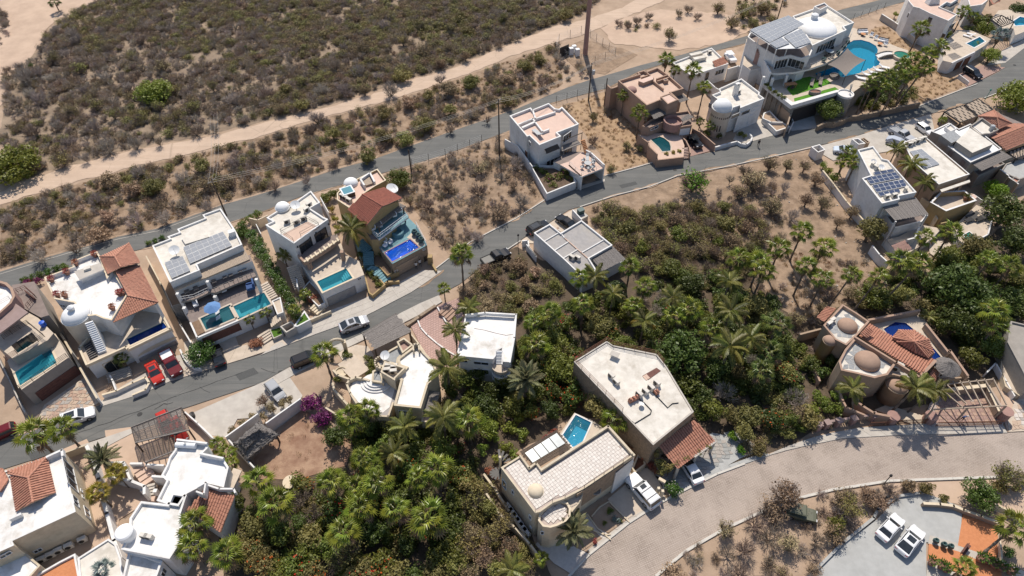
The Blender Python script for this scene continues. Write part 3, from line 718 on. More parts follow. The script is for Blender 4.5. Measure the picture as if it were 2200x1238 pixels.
def tiles(root,pts,mat='terracotta',pitch=.30,course=.42,name='roof_slope',amp=.07,ridge=True,under='tan',rl=True):
    "pan-tile covering of a planar polygon [(px, py, z)...]: rows of half round tiles run down the slope"
    q = [P(*p) for p in pts]; n = (q[1] - q[0]).cross(q[2] - q[0]).normalized()
    if n.z < 0: n = -n
    g = Vector((0,0,-1)); dn = g - n*g.dot(n)
    if dn.length < 1e-3: dn = Vector((0,-1,0))
    dn.normalize(); ac = dn.cross(n).normalized(); o = q[0]
    uv = [((p - o).dot(ac),(p - o).dot(dn)) for p in q]; u0 = min(a for a,b in uv); u1 = max(a for a,b in uv); m = MB()
    base = MB(); base.poly([p - n*.03 for p in q],mat); und = [p - n*.16 for p in q]; base.poly(und[::-1],under)
    N = len(q)
    for i in range(N): base.poly([q[i] - n*.03,und[i],und[(i + 1) % N] ,q[(i + 1) % N] - n*.03],under)
    sl = base.build(name,root); r = random.Random(int(u1*100)); k = int((u1 - u0)/pitch)
    for i in range(k):
        u = u0 + (i + .5)*(u1 - u0)/k; cr = []
        for j in range(N):
            (a,b),(c,d) = uv[j],uv[(j + 1) % N]
            if (a - u)*(c - u) < 0: cr.append(b + (d - b)*(u - a)/(c - a))
        if len(cr) < 2: continue
        v0,v1 = min(cr),max(cr); c = max(1,int((v1 - v0)/course)); w = pitch*.40
        for j in range(c):
            a = v0 + (v1 - v0)*j/c; b = v0 + (v1 - v0)*(j + 1)/c + .03; jz = r.uniform(-.012,.018); jx = r.uniform(-.015,.015)
            vs = []
            for v,up in ((a,-.01),(b,.03)):
                for x,z in ((-w,0),(-w*.55,amp*.8),(w*.55,amp*.8),(w,0)):
                    vs.append(o + ac*(u + x*(1.06 if up > 0 else .94) + jx) + dn*v + n*(z + up + jz))
            m.add(vs,[(0,1,5,4),(1,2,6,5),(2,3,7,6),(4,5,6,7)],mat)
    t = m.build('roof_tiles',sl if root is not None else None,kind='stuff'); return sl
def ridge(root,a,b,mat='terracotta',r=.14,name='ridge_tiles'):
    p,q = P(*a),P(*b); L = (q - p).length; k = max(2,int(L/.45)); m = MB()
    for i in range(k):
        s = p.lerp(q,i/k); e = p.lerp(q,(i + 1.06)/k); m.tube([s + Vector((0,0,.03)),e + Vector((0,0,.05))],r*.9,mat,6,r)
    return m.build(name,root)
def boards(root,px,z,n,mat='timber_grey',th=.05,name='roof_board',gap=.12,seed=1,along=0,single=False,tilt=None,jitter=.03,pname='slatted_roof'):
    "n boards between opposite edges of a pixel quad; z may be one height or four"
    zs = z if isinstance(z,(list,tuple)) else [z]*4
    c = [P(px[i][0],px[i][1],zs[i]) for i in range(4)]
    if along: c = c[1:] + c[:1]
    r = random.Random(seed); m = MB()
    for i in range(n):
        t0 = (i + gap/2)/n; t1 = (i + 1 - gap/2)/n; e0 = r.uniform(-jitter,jitter); e1 = r.uniform(-jitter,jitter); dz = r.uniform(-.02,.03)
        a = c[0].lerp(c[3],t0); b = c[1].lerp(c[2],t0); d = c[1].lerp(c[2],t1); e = c[0].lerp(c[3],t1)
        f = (b - a); a2 = a - f*e0; e2 = e - f*e0; b2 = b + f*e1; d2 = d + f*e1; k = MB() if single else m; up = Vector((0,0,th)); z_ = Vector((0,0,dz))
        vs = [a2 + z_,b2 + z_,d2 + z_,e2 + z_]; vs = [v - up for v in vs] + vs
        k.add(vs,[(3,2,1,0),(4,5,6,7),(0,1,5,4),(1,2,6,5),(2,3,7,6),(3,0,4,7)],mat)
        if single: k.build(name,root)
    if not single: return m.build(pname,root,kind='stuff' if root is not None else None)
def post(root,x,y,zt,z0=0.0,w=.25,mat='white',name='post',rnd_=False):
    p = P(x,y,zt); m = MB()
    if rnd_: m.tube([(p.x,p.y,z0),(p.x,p.y,zt)],w/2,mat,10)
    else: m.box((p.x,p.y,(z0 + zt)/2),(w,w,zt - z0),0,mat)
    return m.build(name,root)
def beam(root,a,b,z,w=.15,h=.2,mat='timber_grey',name='beam',zb=None):
    p = P(a[0],a[1],z); q = P(b[0],b[1],z if zb is None else zb); m = MB(); m.bar(p,q,w,h,mat); return m.build(name,root)
def dome(root,x,y,z,r,h,mat='white_clean',name='dome',ry=None,drum=0.0,rot=0.0,z0=None,dmat=None):
    p = P(x,y,z); m = MB()
    if drum: m.lathe((p.x,p.y,z - drum),[(r*1.04,0),(r*1.04,drum - .1),(r*1.08,drum - .1),(r*1.08,drum),(r,drum)],dmat or mat,28,1,(ry or r)/r,rot)
    m.dome((p.x,p.y,z),r,h,mat,28,9,ry,rot); return m.build(name,root,smooth=True)
def pool(label,px,zdeck,basin,water,depth=1.4,cat='pool',cop='coping',cw=.3,steps_at=None,name='swimming_pool',level=.12,group=None):
    "basin sunk in a deck at zdeck (pixel outline at zdeck); the deck itself is cut with the same outline"
    pts = ccw([(p.x,p.y) for p in world(px,zdeck)]); c = Vector((sum(p[0] for p in pts)/len(pts),sum(p[1] for p in pts)/len(pts),zdeck - depth))
    t = thing(name,label,cat,c,group); n = len(pts); m = MB()
    m.add([(p[0],p[1],zdeck - depth) for p in pts] + [(p[0],p[1],zdeck + .02) for p in pts],[(n + i,n + (i + 1) % n,(i + 1) % n,i) for i in range(n)],basin)
    m.add([(p[0],p[1],zdeck - depth) for p in pts],[tuple(range(n))],basin); m.build('basin',t)
    k = MB(); out = inset(pts,-cw); ringpoly(k,out,pts,zdeck + .04,cop)
    k.add([(p[0],p[1],zdeck - .02) for p in out] + [(p[0],p[1],zdeck + .04) for p in out],[(i,(i + 1) % n,n + (i + 1) % n,n + i) for i in range(n)],cop)
    k.build('coping',t)
    w = MB(); w.add([(p[0],p[1],zdeck - level) for p in pts],[tuple(range(n))],water); w.build('water',t)
    if steps_at:
        (sx,sy),(ex,ey),wd,k = steps_at; a = P(sx,sy,zdeck); b = P(ex,ey,zdeck); d = (b - a).normalized(); ang = math.atan2(d.y,d.x)
        for i in range(k):
            s = MB(); z = zdeck - level - .12 - i*.2; l = .34*(i + 1); s.box((a.x + d.x*l/2,a.y + d.y*l/2,z - .1 - .02*i),(l,wd - .02*i,.2),ang,basin); s.build('pool_step',t)
    return t
def holepts(px,z): return [Vector((p.x,p.y,0)) for p in world(px,z)]
def solar(label,quad,z,nu,nv,mat='solar_grey',group=None,lift=.18,gap=.03):
    "array of panels over a pixel quad (corners in order); each panel is a part"
    zs = z if isinstance(z,(list,tuple)) else [z]*4
    c = [P(quad[i][0],quad[i][1],zs[i]) + Vector((0,0,lift)) for i in range(4)]
    ce = sum(c,Vector())/4; t = thing('solar_array',label,'solar panels',(ce.x,ce.y,min(zs)),group); L = (c[1] - c[0]).length/nu; H = (c[3] - c[0]).length/nv
    for i in range(nu):
        for j in range(nv):
            def pt(u,v): return c[0].lerp(c[1],u).lerp(c[3].lerp(c[2],u),v)
            g1,g2 = gap/2/L,gap/2/H
            q = [pt((i + g1)/nu,(j + g2)/nv),pt((i + 1 - g1)/nu,(j + g2)/nv),pt((i + 1 - g1)/nu,(j + 1 - g2)/nv),pt((i + g1)/nu,(j + 1 - g2)/nv)]
            n = (q[1] - q[0]).cross(q[3] - q[0]).normalized(); n = n if n.z > 0 else -n; m = MB()
            m.add([p - n*.05 for p in q] + q,[(0,1,5,4),(1,2,6,5),(2,3,7,6),(3,0,4,7),(4,5,6,7)],'solar_frame')
            f = m.build('solar_panel',t); pc = sum(q,Vector())/4
            for h in ((0,) if H < 1.4 else (0,1)):
                s0,s1 = (.04,.96) if H < 1.4 else ((.04,.48) if h == 0 else (.52,.96)); k = MB()
                e = [q[0].lerp(q[3],s0).lerp(q[1].lerp(q[2],s0),.04),q[0].lerp(q[3],s0).lerp(q[1].lerp(q[2],s0),.96),q[0].lerp(q[3],s1).lerp(q[1].lerp(q[2],s1),.96),q[0].lerp(q[3],s1).lerp(q[1].lerp(q[2],s1),.04)]
                k.poly([p + n*.012 for p in e],mat); k.build('cell_sheet',f)
    m = MB()
    for v in (.12,.88): m.bar(c[0].lerp(c[3],v) - Vector((0,0,.09)),c[1].lerp(c[2],v) - Vector((0,0,.09)),.06,.06,'metal_grey')
    for p in c: pass
    for u in (.06,.35,.65,.94):
        for v in (.12,.88): a = c[0].lerp(c[1],u).lerp(c[3].lerp(c[2],u),v); m.bar((a.x,a.y,a.z - lift - .02),(a.x,a.y,a.z - .08),.05,.05,'metal_grey')
    m.build('mounting_rail',t); return t
def arc(cx,cy,rx,ry,a0,a1,n=12): return [(cx + rx*math.cos(R(a0 + (a1 - a0)*i/n)),cy + ry*math.sin(R(a0 + (a1 - a0)*i/n))) for i in range(n + 1)]
# ================================================================ HOUSES
def cr(x0,y0,s): return lambda *pts: [(x0 + a/s,y0 + b/s) for a,b in pts]
def c1(k,x,y): return k((x,y))[0]
K1 = cr(0,480,6.19); K2 = cr(90,500,6.19); K3 = cr(0,660,6.19); K4 = cr(130,640,6.19); K5 = cr(310,430,6.19); K6 = cr(350,590,6.189); K7 = cr(550,400,6.878); K8 = cr(600,500,6.19)
L1 = cr(690,350,6.878); L2 = cr(760,450,7.7375); L3 = cr(1080,210,7.7375); L4 = cr(1080,320,9.167); L5 = cr(1290,130,7.7375); L6 = cr(1350,230,7.7375); L7 = cr(1430,90,7.7375); L8 = cr(1500,160,7.7375)
M1 = cr(1580,0,6.19); M2 = cr(1600,100,6.19); M3 = cr(1800,20,7.7375); M4 = cr(1900,0,6.19); M5 = cr(1740,220,6.19); M6 = cr(1960,180,7.7375); M7 = cr(1960,300,7.7375); M8 = cr(1780,340,5.158)
N1 = cr(1120,440,7.7375); N2 = cr(960,640,5.629); N3 = cr(700,660,6.19); N4 = cr(700,760,4.093); N5 = cr(1220,720,3.412); N6 = cr(1040,880,2.731); N7 = cr(1330,890,3.723); N8 = cr(1720,640,3.15)
O1 = cr(1880,760,4.094); O2 = cr(0,560,4.096); O3 = cr(0,920,2.577); O4 = cr(230,920,2.576); O5 = cr(260,840,3.4125); O6 = cr(1900,1020,3.757); O7 = cr(0,720,3.41); O8 = cr(1180,0,4.093)
pm('roof_mauve',(.30,.215,.20),(.26,.185,.17),2,.6,.1,10)
pm('planter_soil',(.25,.165,.11),(.18,.12,.08),2,.95,.5,8)

# ---- A: terraced house with turquoise lap pool over its garage, left edge
A = house('terraced_house','terraced house with round white roof, mauve metal roof and pool above its brown garage','house',60,720)
blk(A,O2((-90,176),(0,178),(60,195),(108,240),(132,310),(100,372),(0,462),(-90,520)),9.0,0,'rose','roof_chalk',.8,.35,cap='adobe')
blk(A,O2((105,215),(300,185),(350,300),(430,480),(360,500),(250,440),(140,380),(125,300)),6.2,0,'greige','deck_dark',0)
slab(A,O2((-90,560),(0,478),(138,378),(248,455),(0,640),(-90,715)),8.2,.22,'roof_mauve','metal_roof')
blk(A,O2((-90,690),(0,640),(250,455),(330,500),(470,640),(420,700),(340,745),(110,860),(40,800)),5.9,0,'greige','deck',.0,name='wall')
pl = K3((200,870),(668,545),(755,742),(268,1045))
blk(A,K3((95,715),(283,1100),(915,668),(735,355),(600,340),(300,520)),4.1,0,'greige','deck',0,holes=[holepts(pl,4.1)],name='wall')
a_,b_ = c1(K3,283,1100),c1(K3,915,668)
garage(A,a_,b_,4.1,*c1(K3,790,1020),6.0,2.3,'maroon',5)
rail(A,K3((283,1095),(905,668)),4.1,1.0,'metal_dark',1.5,4)
rail(A,K3((95,715),(510,450)),5.9,1.0,'maroon',1.2,5)
rail(A,K3((60,430),(390,230),(600,400),(520,470)),6.3,1.0,'timber_dark',1.2,4)
rail(A,O2((95,345),(125,300),(240,255),(325,330),(250,425)),6.3,1.0,'maroon',.5,3)
rail(A,O2((0,400),(95,345)),9.0,.9,'metal_white',1.2,3)
lowwall(A,O2((215,260),(300,330)),6.9,.5,.12,'maroon')
steps(A,c1(O2,285,320),c1(O2,250,430),6.2,4.6,1.0,7,'timber_dark')
m = MB()
for i in range(4):
    c,t,n = wallhit(c1(K3,130,720),c1(K3,520,440),5.9,*c1(K3,215 + i*66,520 - i*40)); m.bar(c + n*.3 - Vector((0,0,.9)),c + n*.3 + Vector((0,0,.9)),.9,.08,'glass_dark',up=n)
m.build('glass_doors',A)
pool('long turquoise lap pool on top of the garage of the leftmost terraced house',pl,4.1,'basin_turq','water_turquoise',1.3,steps_at=(c1(K3,700,650),c1(K3,560,720),2.2,5))
wallthing('long pale boundary wall between the leftmost terraced house and the white terrace house',K3((580,0),(720,220),(860,440),(1060,800),(1290,1210)),1.9,1.9,.22,'white','cream')
wallthing('low pale wall left of the flagstone drive',K3((-40,640),(120,960),(250,1238),(330,1400)),.9,.9,.18,'concrete')

# ---- B: white terrace house, orange hipped tile roofs, dome tower
B = house('terrace_house','white house with large chalky roof terrace, dome tower and orange hipped tile roofs','house',230,720)
blk(B,[(95,595.5),(157,573),(153,562),(208,540),(215,551),(231,594),(242,579),(274,632),(240,688),(222,684),(205,677),(190,679),(172,664),(159,650),(117,642)],7.6,0,'white','roof_chalk',.75,.22,cap='coping')
# front wing with pool terrace
pp = K4((885,552),(1368,325),(1418,395),(925,632))
blk(B,K4((245,660),(345,885),(868,648),(893,682),(1455,410),(1275,80),(900,60),(690,300),(400,420)),3.7,0,'white','deck',0,holes=[holepts(pp,3.7)],name='wall')
lowwall(B,K4((345,885),(868,648),(893,682),(1455,410),(1280,90)),4.0,.5,.3,'coping')
lowwall(B,K4((390,500),(245,660),(345,885)),4.1,.6,.3,'coping')
m = MB(); q = world(K4((310,640),(400,560),(500,780),(390,830)),3.74); m.add(q,[(0,1,2,3)] if ccw(q) == q else [(3,2,1,0)],'metal_dark'); m.build('pit_shade',B)  # dark sheet over the uncut deck imitates the shade in the pergola pit
for i in range(8):
    a = P(*c1(K4,300 + i*13,640 + i*24),3.9); b = P(*c1(K4,400 + i*13,575 + i*26),3.9); k = MB(); k.bar(a,b,.12,.14,'timber_grey'); k.build('pergola_beam',B)
steps(B,c1(K4,375,320),c1(K4,560,725),7.4,3.9,1.1,16,'white_clean',solid=True)
dome(B,*c1(K4,205,230),7.4,2.0,1.25,'white_clean','tower_dome',drum=7.3,z0=0,dmat='white')
p = P(*c1(K4,205,230),7.4); m = MB(); m.lathe((p.x,p.y,8.55),[(.42,0),(.42,.55),(.55,.55),(.55,.65),(.4,.75),(.2,.95),(0,1.0)],'white_clean',14); m.build('lantern',B,smooth=True)
a_,b_ = (190,679),(240,688)
win(B,(205,677),(240,688),7.6,*c1(K4,505,378),1.5,1.15); win(B,(205,677),(240,688),7.6,*c1(K4,655,392),1.5,1.15)
win(B,(117,642),(159,650),7.6,*c1(K2,280,970),.9,.5)
a_,b_ = c1(K4,345,885),c1(K4,868,648)
win(B,a_,b_,3.7,*c1(K4,715,895),2.6,2.4,'arched_door','coping',arch=True)
a_,b_ = c1(K4,893,682),c1(K4,1455,410)
garage(B,a_,b_,3.7,*c1(K4,1320,740),5.6,1.9,'roof_grey',4)
c,t,n = wallhit(a_,b_,3.7,*c1(K4,1290,640)); m = MB(); pts = [c + n*.05 + t*(3.1*math.cos(x)) + Vector((0,0,.75*math.sin(x) - .2)) for x in [math.pi*i/12 for i in range(13)]]; m.poly(pts,'coping'); m.build('arch_band',B)
steps(B,c1(K4,760,960),c1(K4,800,1090),1.1,.3,3.4,5,'greige')
E = 7.9
tiles(B,[(*c1(K2,770,320),E),(*c1(K2,1160,140),E),(*c1(K2,972,320),9.2)],'terracotta_pale')
tiles(B,[(*c1(K2,1160,140),E),(*c1(K2,1306,395),E),(*c1(K2,1050,458),9.2),(*c1(K2,972,320),9.2)],'terracotta_pale')
tiles(B,[(*c1(K2,770,320),E),(*c1(K2,972,320),9.2),(*c1(K2,1050,458),9.2),(*c1(K2,870,548),E)],'terracotta_pale')
tiles(B,[(*c1(K2,970,505),8.2),(*c1(K2,1300,435),7.3),(*c1(K2,1545,925),7.3),(*c1(K2,1140,830),8.2)],'terracotta_pale')
tiles(B,[(*c1(K2,1140,845),8.2),(*c1(K2,1545,930),7.2),(*c1(K2,947,1195),7.2)],'terracotta')
ridge(B,(*c1(K2,972,320),9.25),(*c1(K2,1050,458),9.25),'terracotta_pale'); ridge(B,(*c1(K2,770,320),E),(*c1(K2,972,320),9.25),'terracotta_pale'); ridge(B,(*c1(K2,1160,140),E),(*c1(K2,972,320),9.25),'terracotta_pale'); ridge(B,(*c1(K2,1140,838),8.25),(*c1(K2,1545,925),7.25),'terracotta_pale')
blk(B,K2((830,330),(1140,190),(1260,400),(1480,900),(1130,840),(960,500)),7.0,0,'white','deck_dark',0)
post(B,*c1(K4,1265,85),7.0,0,.35)
slab(B,K1((985,640),(1330,525),(1385,612),(1055,752)),8.3,.25,'concrete','bar_roof','white')
blk(B,K1((1040,690),(1340,570),(1370,600),(1060,735)),8.0,6.85,'white','roof_white',0)
m = MB(); p = P(*c1(K1,1170,610),8.3); m.box((p.x,p.y,8.5),(1.0,.7,.4),.5,'roof_white'); m.build('roof_hatch',B)
pool('narrow dark blue pool on the terrace above the two red cars',pp,3.7,'basin_dark','water_navy',1.3,steps_at=(c1(K4,905,590),c1(K4,1050,520),1.6,3))
wallthing('low white wall curving round the plant bed in front of the arched door',K4((560,1290),(740,1238),(960,1130),(1130,1055),(1180,1130),(1130,1220),(960,1290)),.9,.9,.25,'white','coping')
wallthing('white wall from the plant bed up to the arched door steps',K4((560,1290),(740,1238),(690,1100),(640,1000)),.95,.95,.22,'white')
wallthing('thin boundary wall between the white terrace house and the grey solar panel house',K2((1385,310),(1560,640),(1720,1000),(1857,1238)),2.0,2.0,.2,'cream')
wallthing('curved white kerb wall round the bed with the white flowering tree',K4((1590,690),(1640,800),(1700,880),(1780,930),(1857,940)),.8,.8,.25,'white')

# ---- C: wide white house with grey solar panels
C_ = house('solar_house','wide white flat-roofed house with grey solar panels and timber pergola over balconies','house',470,640)
blk(C_,K5((105,605),(335,515),(308,485),(465,428),(440,385),(805,240),(775,195),(1015,110),(1205,395),(1300,590),(700,855),(735,930),(340,1092)),7.9,0,'white','roof_white',.3,.22)
blk(C_,K5((490,500),(845,458),(860,490),(545,585)),8.0,7.6,'roof_white','roof_white',0)
m = MB(); p = P(*c1(K5,1180,470),7.6); m.box((p.x,p.y,8.1),(1.1,.9,1.1),.5,'white'); m.build('chimney',C_)
boards(C_,K5((700,865),(1312,620),(1402,782),(800,1035)),6.5,30,'timber_tan',gap=.06,seed=4,along=1,pname='slatted_roof')
boards(C_,K5((355,1112),(755,950),(800,1035),(405,1200)),6.5,18,'timber_tan',gap=.06,seed=5,along=1,pname='slatted_roof')
beam(C_,c1(K5,400,1205),c1(K5,800,1040),6.4,.15,.25,'timber_tan'); beam(C_,c1(K5,800,1045),c1(K5,1402,790),6.4,.15,.25,'timber_tan')
blk(C_,K6((120,160),(240,360),(430,325),(620,235),(700,240),(950,130),(1240,20),(1150,-140)),4.7,4.3,'stone_grey','deck_dark',0,name='balcony')
blk(C_,K6((100,100),(150,190),(540,30),(1190,-180),(1150,-260)),6.3,0,'white','deck_dark',0)
rail(C_,K6((240,355),(430,320),(620,232)),4.7,1.0,'white',.7,2); rail(C_,K6((700,235),(950,125),(1240,15)),4.7,1.0,'stone_grey',.7,2)
for x,y in ((190,250),(590,90),(1240,60)): post(C_,*c1(K6,x,y),6.4,0,.45)
for x,y in ((280,440),(690,290),(1210,10)): post(C_,*c1(K6,x,y),4.5,0,.5)
s1 = K6((498,585),(893,402),(983,568),(577,738)); s2 = K6((912,436),(1345,240),(1438,395),(1000,600))
blk(C_,K6((230,330),(365,640),(455,838),(988,612),(1452,415),(1355,232),(1200,20),(600,200)),3.3,0,'white','deck_dark',0,holes=[holepts(s1,3.3),holepts(s2,3.3)])
lowwall(C_,K6((365,640),(455,838),(988,612)),3.7,.5,.25,'white')
sheetp = world(K6((385,640),(480,600),(560,760),(460,810)),3.42); m = MB(); m.prism([(v.x,v.y) for v in sheetp],3.25,3.42,'planter_soil'); m.build('plant_bed',C_)
a_,b_ = c1(K6,455,838),c1(K6,988,612)
garage(C_,a_,b_,3.3,*c1(K6,780,775),5.6,2.3,'maroon',4)
pool('shallow sun-shelf pool with white loungers beside the blue umbrella',s1,3.3,'basin_turq','water_dark',.5,'pool','deck')
pool('deep teal pool of the grey solar panel house',s2,3.3,'basin_turq','water_turquoise',1.4,'pool','deck',steps_at=(c1(K6,930,500),c1(K6,1050,450),2.0,3))
wallthing('thin white boundary wall left of the dark side stair',K6((-20,140),(100,400),(250,700),(370,900)),2.0,2.0,.2,'white')
steps(C_,c1(K6,170,400),c1(K6,250,560),3.6,1.2,1.3,9,'greige')
for i in range(11): pass
steps(C_,c1(K6,1330,120),c1(K6,1470,320),3.6,2.6,1.6,8,'deck'); steps(C_,c1(K6,1560,560),c1(K6,1430,660),2.2,1.2,1.6,6,'deck'); steps(C_,c1(K6,1330,770),c1(K6,1420,880),.9,.3,2.2,4,'deck')
G1 = house('gate_house','pale concrete entry walls and planters at the foot of the hedge-lined steps','gateway',640,715)
blk(G1,K6((1560,690),(1700,620),(1780,690),(1640,770)),1.9,0,'concrete','deck_dark',1.2,.18); blk(G1,K6((1740,690),(1880,480),(1960,600),(1790,690)),2.0,0,'white','lawn',.15,.2)
blk(G1,K6((1420,730),(1560,690),(1600,790),(1470,850)),.9,0,'concrete','lawn',.12,.12); blk(G1,K6((1450,350),(1560,300),(1600,500),(1520,530)),2.7,0,'white','deck',.2,.15)

solar('long grey solar array on the wide white roof',K5((520,635),(1050,425),(1172,612),(612,855)),7.7,7,2)
solar('short grey solar array near the satellite dish of the wide roof',K5((273,840),(515,750),(617,945),(370,1050)),7.7,3,2)
# ---- D: white house with small dome, roof rail and pool deck
D = house('dome_house','white house with small roof dome, railed roof deck and teal pool above garage','house',670,590)
blk(D,K7((155,465),(300,375),(515,275),(810,70),(945,240),(792,325),(1003,462),(1065,488),(560,845),(140,572),(250,520)),8.2,0,'white','roof_white',.35,.22)
dome(D,*c1(K7,390,310),8.2,1.2,.85,'white_clean','roof_dome',drum=.4)
m = MB(); q = world(K7((380,715),(760,520),(935,605),(560,830)),8.0); m.prism([(v.x,v.y) for v in q],7.8,7.95,'roof_pink'); m.build('roof_deck',D)
rail(D,K7((560,830),(375,700),(755,440 + 60),(935,600),(665,745)),8.0,1.0,'metal_dark',1.8,2)
a_,b_ = c1(K7,560,845),c1(K7,1065,488)
win(D,a_,b_,8.2,*c1(K7,745,900),2.5,2.5,'glass_door','metal_dark',mull=1); win(D,a_,b_,8.2,*c1(K7,965,740),2.5,2.5,'glass_door','metal_dark',mull=1)
for x,y in ((610,895),(795,760),(880,690),(1068,560)):
    c,t,n = wallhit(a_,b_,8.2,*c1(K7,x,y)); m = MB(); m.box(tuple(c + n*.12),(.18,.18,.35),0,'metal_dark'); m.build('wall_lamp',D)
blk(D,K8((270,330),(330,400),(420,350),(800,95),(760,10),(400,180)),5.2,4.8,'adobe','deck_dark',0,name='balcony')
lowwall(D,K8((335,385),(560,250),(790,92)),5.9,.8,.3,'adobe',cap='coping'); lowwall(D,K8((255,300),(335,385)),5.8,.8,.35,'adobe')
for i in range(8): k = MB(); a = P(*c1(K8,370 + i*58,360 - i*38),6.1); k.box(tuple(a),(.3,.9,.2),.5,'coping'); k.build('beam_end',D)
post(D,*c1(K8,395,400),5.0,0,.6,'adobe'); post(D,*c1(K8,830,250),5.6,0,.6,'adobe')
pd_ = K8((502,652),(890,476),(976,606),(582,785))
blk(D,K8((240,330),(400,560),(578,805),(1128,560),(1060,380),(880,290),(800,100),(500,160)),3.5,0,'white','deck',0,holes=[holepts(pd_,3.5)])
a_,b_ = c1(K8,578,805),c1(K8,1128,560)
garage(D,a_,b_,3.5,*c1(K8,835,850),4.9,2.1,'roof_grey',6); win(D,a_,b_,3.5,*c1(K8,1065,612),.6,.45)
pool('teal pool with corner steps above the white sectional garage door',pd_,3.5,'basin_turq','water_turquoise',1.3,'pool','coping',steps_at=(c1(K8,920,520),c1(K8,800,560),1.8,4))
lowwall(D,K8((120,470),(150,550),(230,610),(240,720)),2.4,1.2,.2,'white','garden_wall'); lowwall(D,K8((410,1160),(680,1040)),1.0,1.0,.2,'cream','garden_wall')
steps(D,c1(K8,170,440),c1(K8,280,740),3.6,1.2,1.9,12,'deck'); steps(D,c1(K8,450,960),c1(K8,560,1050),1.0,.4,1.8,4,'coping')
blk(D,K8((300,760),(520,980),(610,930),(540,790),(400,640)),1.3,0,'white','planter_soil',.1,.15)
wallthing('thin white wall beside the yellow shrub strip',K7((950,165),(1070,385)),2.0,2.0,.15,'white')
wallthing('pale wall behind the dome house beside the upper road',K7((-100,470),(20,500),(170,430)),2.0,2.0,.2,'coping')
wallthing('thin white wall along the hedge of flowering plumeria',K7((0,560),(70,700)),2.0,2.0,.12,'white')

# ---- E: ochre house, red gable roof, bright blue pool
E_ = house('gable_house','ochre house with red tiled gable roof and vivid blue pool terrace','house',830,520)
blk(E_,L1((235,445),(345,335),(600,200),(830,88),(958,255),(790,345),(600,470),(470,612),(415,662),(235,545)),7.6,0,'ochre','roof_peach',.45,.2,cap='coping')
blk(E_,L1((440,690),(920,385),(1140,560),(690,905)),8.0,0,'ochre','deck_dark',0)
zr,ze = 9.9,8.3
tiles(E_,[(*c1(L1,605,465),zr),(*c1(L1,925,362),ze),(*c1(L1,1192,520),ze),(*c1(L1,907,642),zr)],'terracotta_red')
tiles(E_,[(*c1(L1,605,465),zr),(*c1(L1,907,642),zr),(*c1(L1,668,925),ze),(*c1(L1,400,700),ze)],'terracotta_red')
ridge(E_,(*c1(L1,605,465),zr),(*c1(L1,907,642),zr),'terracotta_red')
m = MB(); m.poly([P(*c1(L1,690,905),8.0),P(*c1(L1,1150,560),8.0),P(*c1(L1,905,660),9.7)],'ochre'); m.build('gable',E_)
boards(E_,L1((730,885),(1130,575),(1245,635),(842,952)),6.9,34,'timber_grey',gap=.3,seed=8,along=1,pname='slatted_roof'); beam(E_,c1(L1,842,955),c1(L1,1245,640),6.75,.15,.25); beam(E_,c1(L1,735,890),c1(L1,1130,580),6.75,.15,.25)
post(E_,*c1(L1,855,960),6.7,3.5,.25,'timber_dark'); post(E_,*c1(L1,1215,680),6.7,3.5,.25,'timber_dark')
blk(E_,L2((225,300),(415,492),(912,122),(830,10)),5.7,5.3,'white','deck_teal',0,name='balcony'); rail(E_,L2((300,380),(415,490),(908,122)),5.7,1.0,'metal_white',.5,2)
blk(E_,L2((120,240),(290,500),(420,500),(700,250),(560,100)),5.4,0,'ochre','deck_dark',0)
pe = L2((516,722),(935,500),(1085,634),(640,868))
blk(E_,L2((425,640),(640,905),(1218,595),(1040,270),(900,130),(430,480)),3.6,0,'stone','deck_teal',0,holes=[holepts(pe,3.6)])
m = MB(); q = world(L2((880,470),(1010,340),(1190,590),(1090,640),(940,495)),3.63); m.prism([(v.x,v.y) for v in q],3.55,3.63,'deck'); m.build('sun_deck',E_)
rail(E_,L2((1040,275),(1210,590)),3.6,1.0,'metal_white',.5,2); rail(E_,L2((425,640),(640,900)),3.6,.5,'rose',2,1)
a_,b_ = c1(L2,640,905),c1(L2,1218,595)
garage(E_,a_,b_,3.6,*c1(L2,900,935),4.6,2.1,'tan',4); win(E_,a_,b_,3.6,*c1(L2,705,1025),.5,.5); win(E_,a_,b_,3.6,*c1(L2,1165,660),.5,.4); shade_sheet(E_,a_,b_,3.6,*c1(L2,1205,830),.9,1.7,'doorway_shade')  # wall stays solid; a dark sheet imitates the shade in the doorway
post(E_,*c1(L2,1265,775),1.9,0,.8,'ochre'); lowwall(E_,L2((1300,900),(1370,1010)),.7,.7,.3,'ochre')
pool('vivid blue tiled pool with rippling water on stone garage block',pe,3.6,'basin_blue','water_blue',1.3,'pool','rose',.18,steps_at=(c1(L2,960,540),c1(L2,900,580),1.6,3))
p = P(*c1(L2,735,410),3.6); m = MB(); m.lathe((p.x,p.y,3.6),[(1.15,0),(1.1,.7),(.75,.75),(.7,.3),(0,.3)],'deck_teal',20); m.build('fire_pit',E_,smooth=False)
steps(E_,c1(L2,90,530),c1(L2,250,690),3.6,2.6,1.7,8,'deck_teal'); steps(E_,c1(L2,240,700),c1(L2,250,930),2.6,1.6,1.8,7,'deck_teal'); steps(E_,c1(L2,270,950),c1(L2,560,1180),1.6,.9,1.6,8,'deck_teal')
lowwall(E_,L2((440,1238),(560,1200),(745,1190)),.9,.9,.35,'ochre','garden_wall'); lowwall(E_,L2((280,920),(420,960),(560,1110),(740,1040)),1.3,1.0,.2,'ochre','garden_wall')
blk(E_,K8((1130,560),(1190,800),(1240,835),(1410,690),(1330,600),(1200,480)),1.1,0,'ochre','planter_soil',.1,.2)
blk(E_,L2((290,850),(360,740),(470,720),(620,940),(640,1050),(560,1100),(420,950),(300,930)),1.6,0,'ochre','planter_soil',.1,.15)

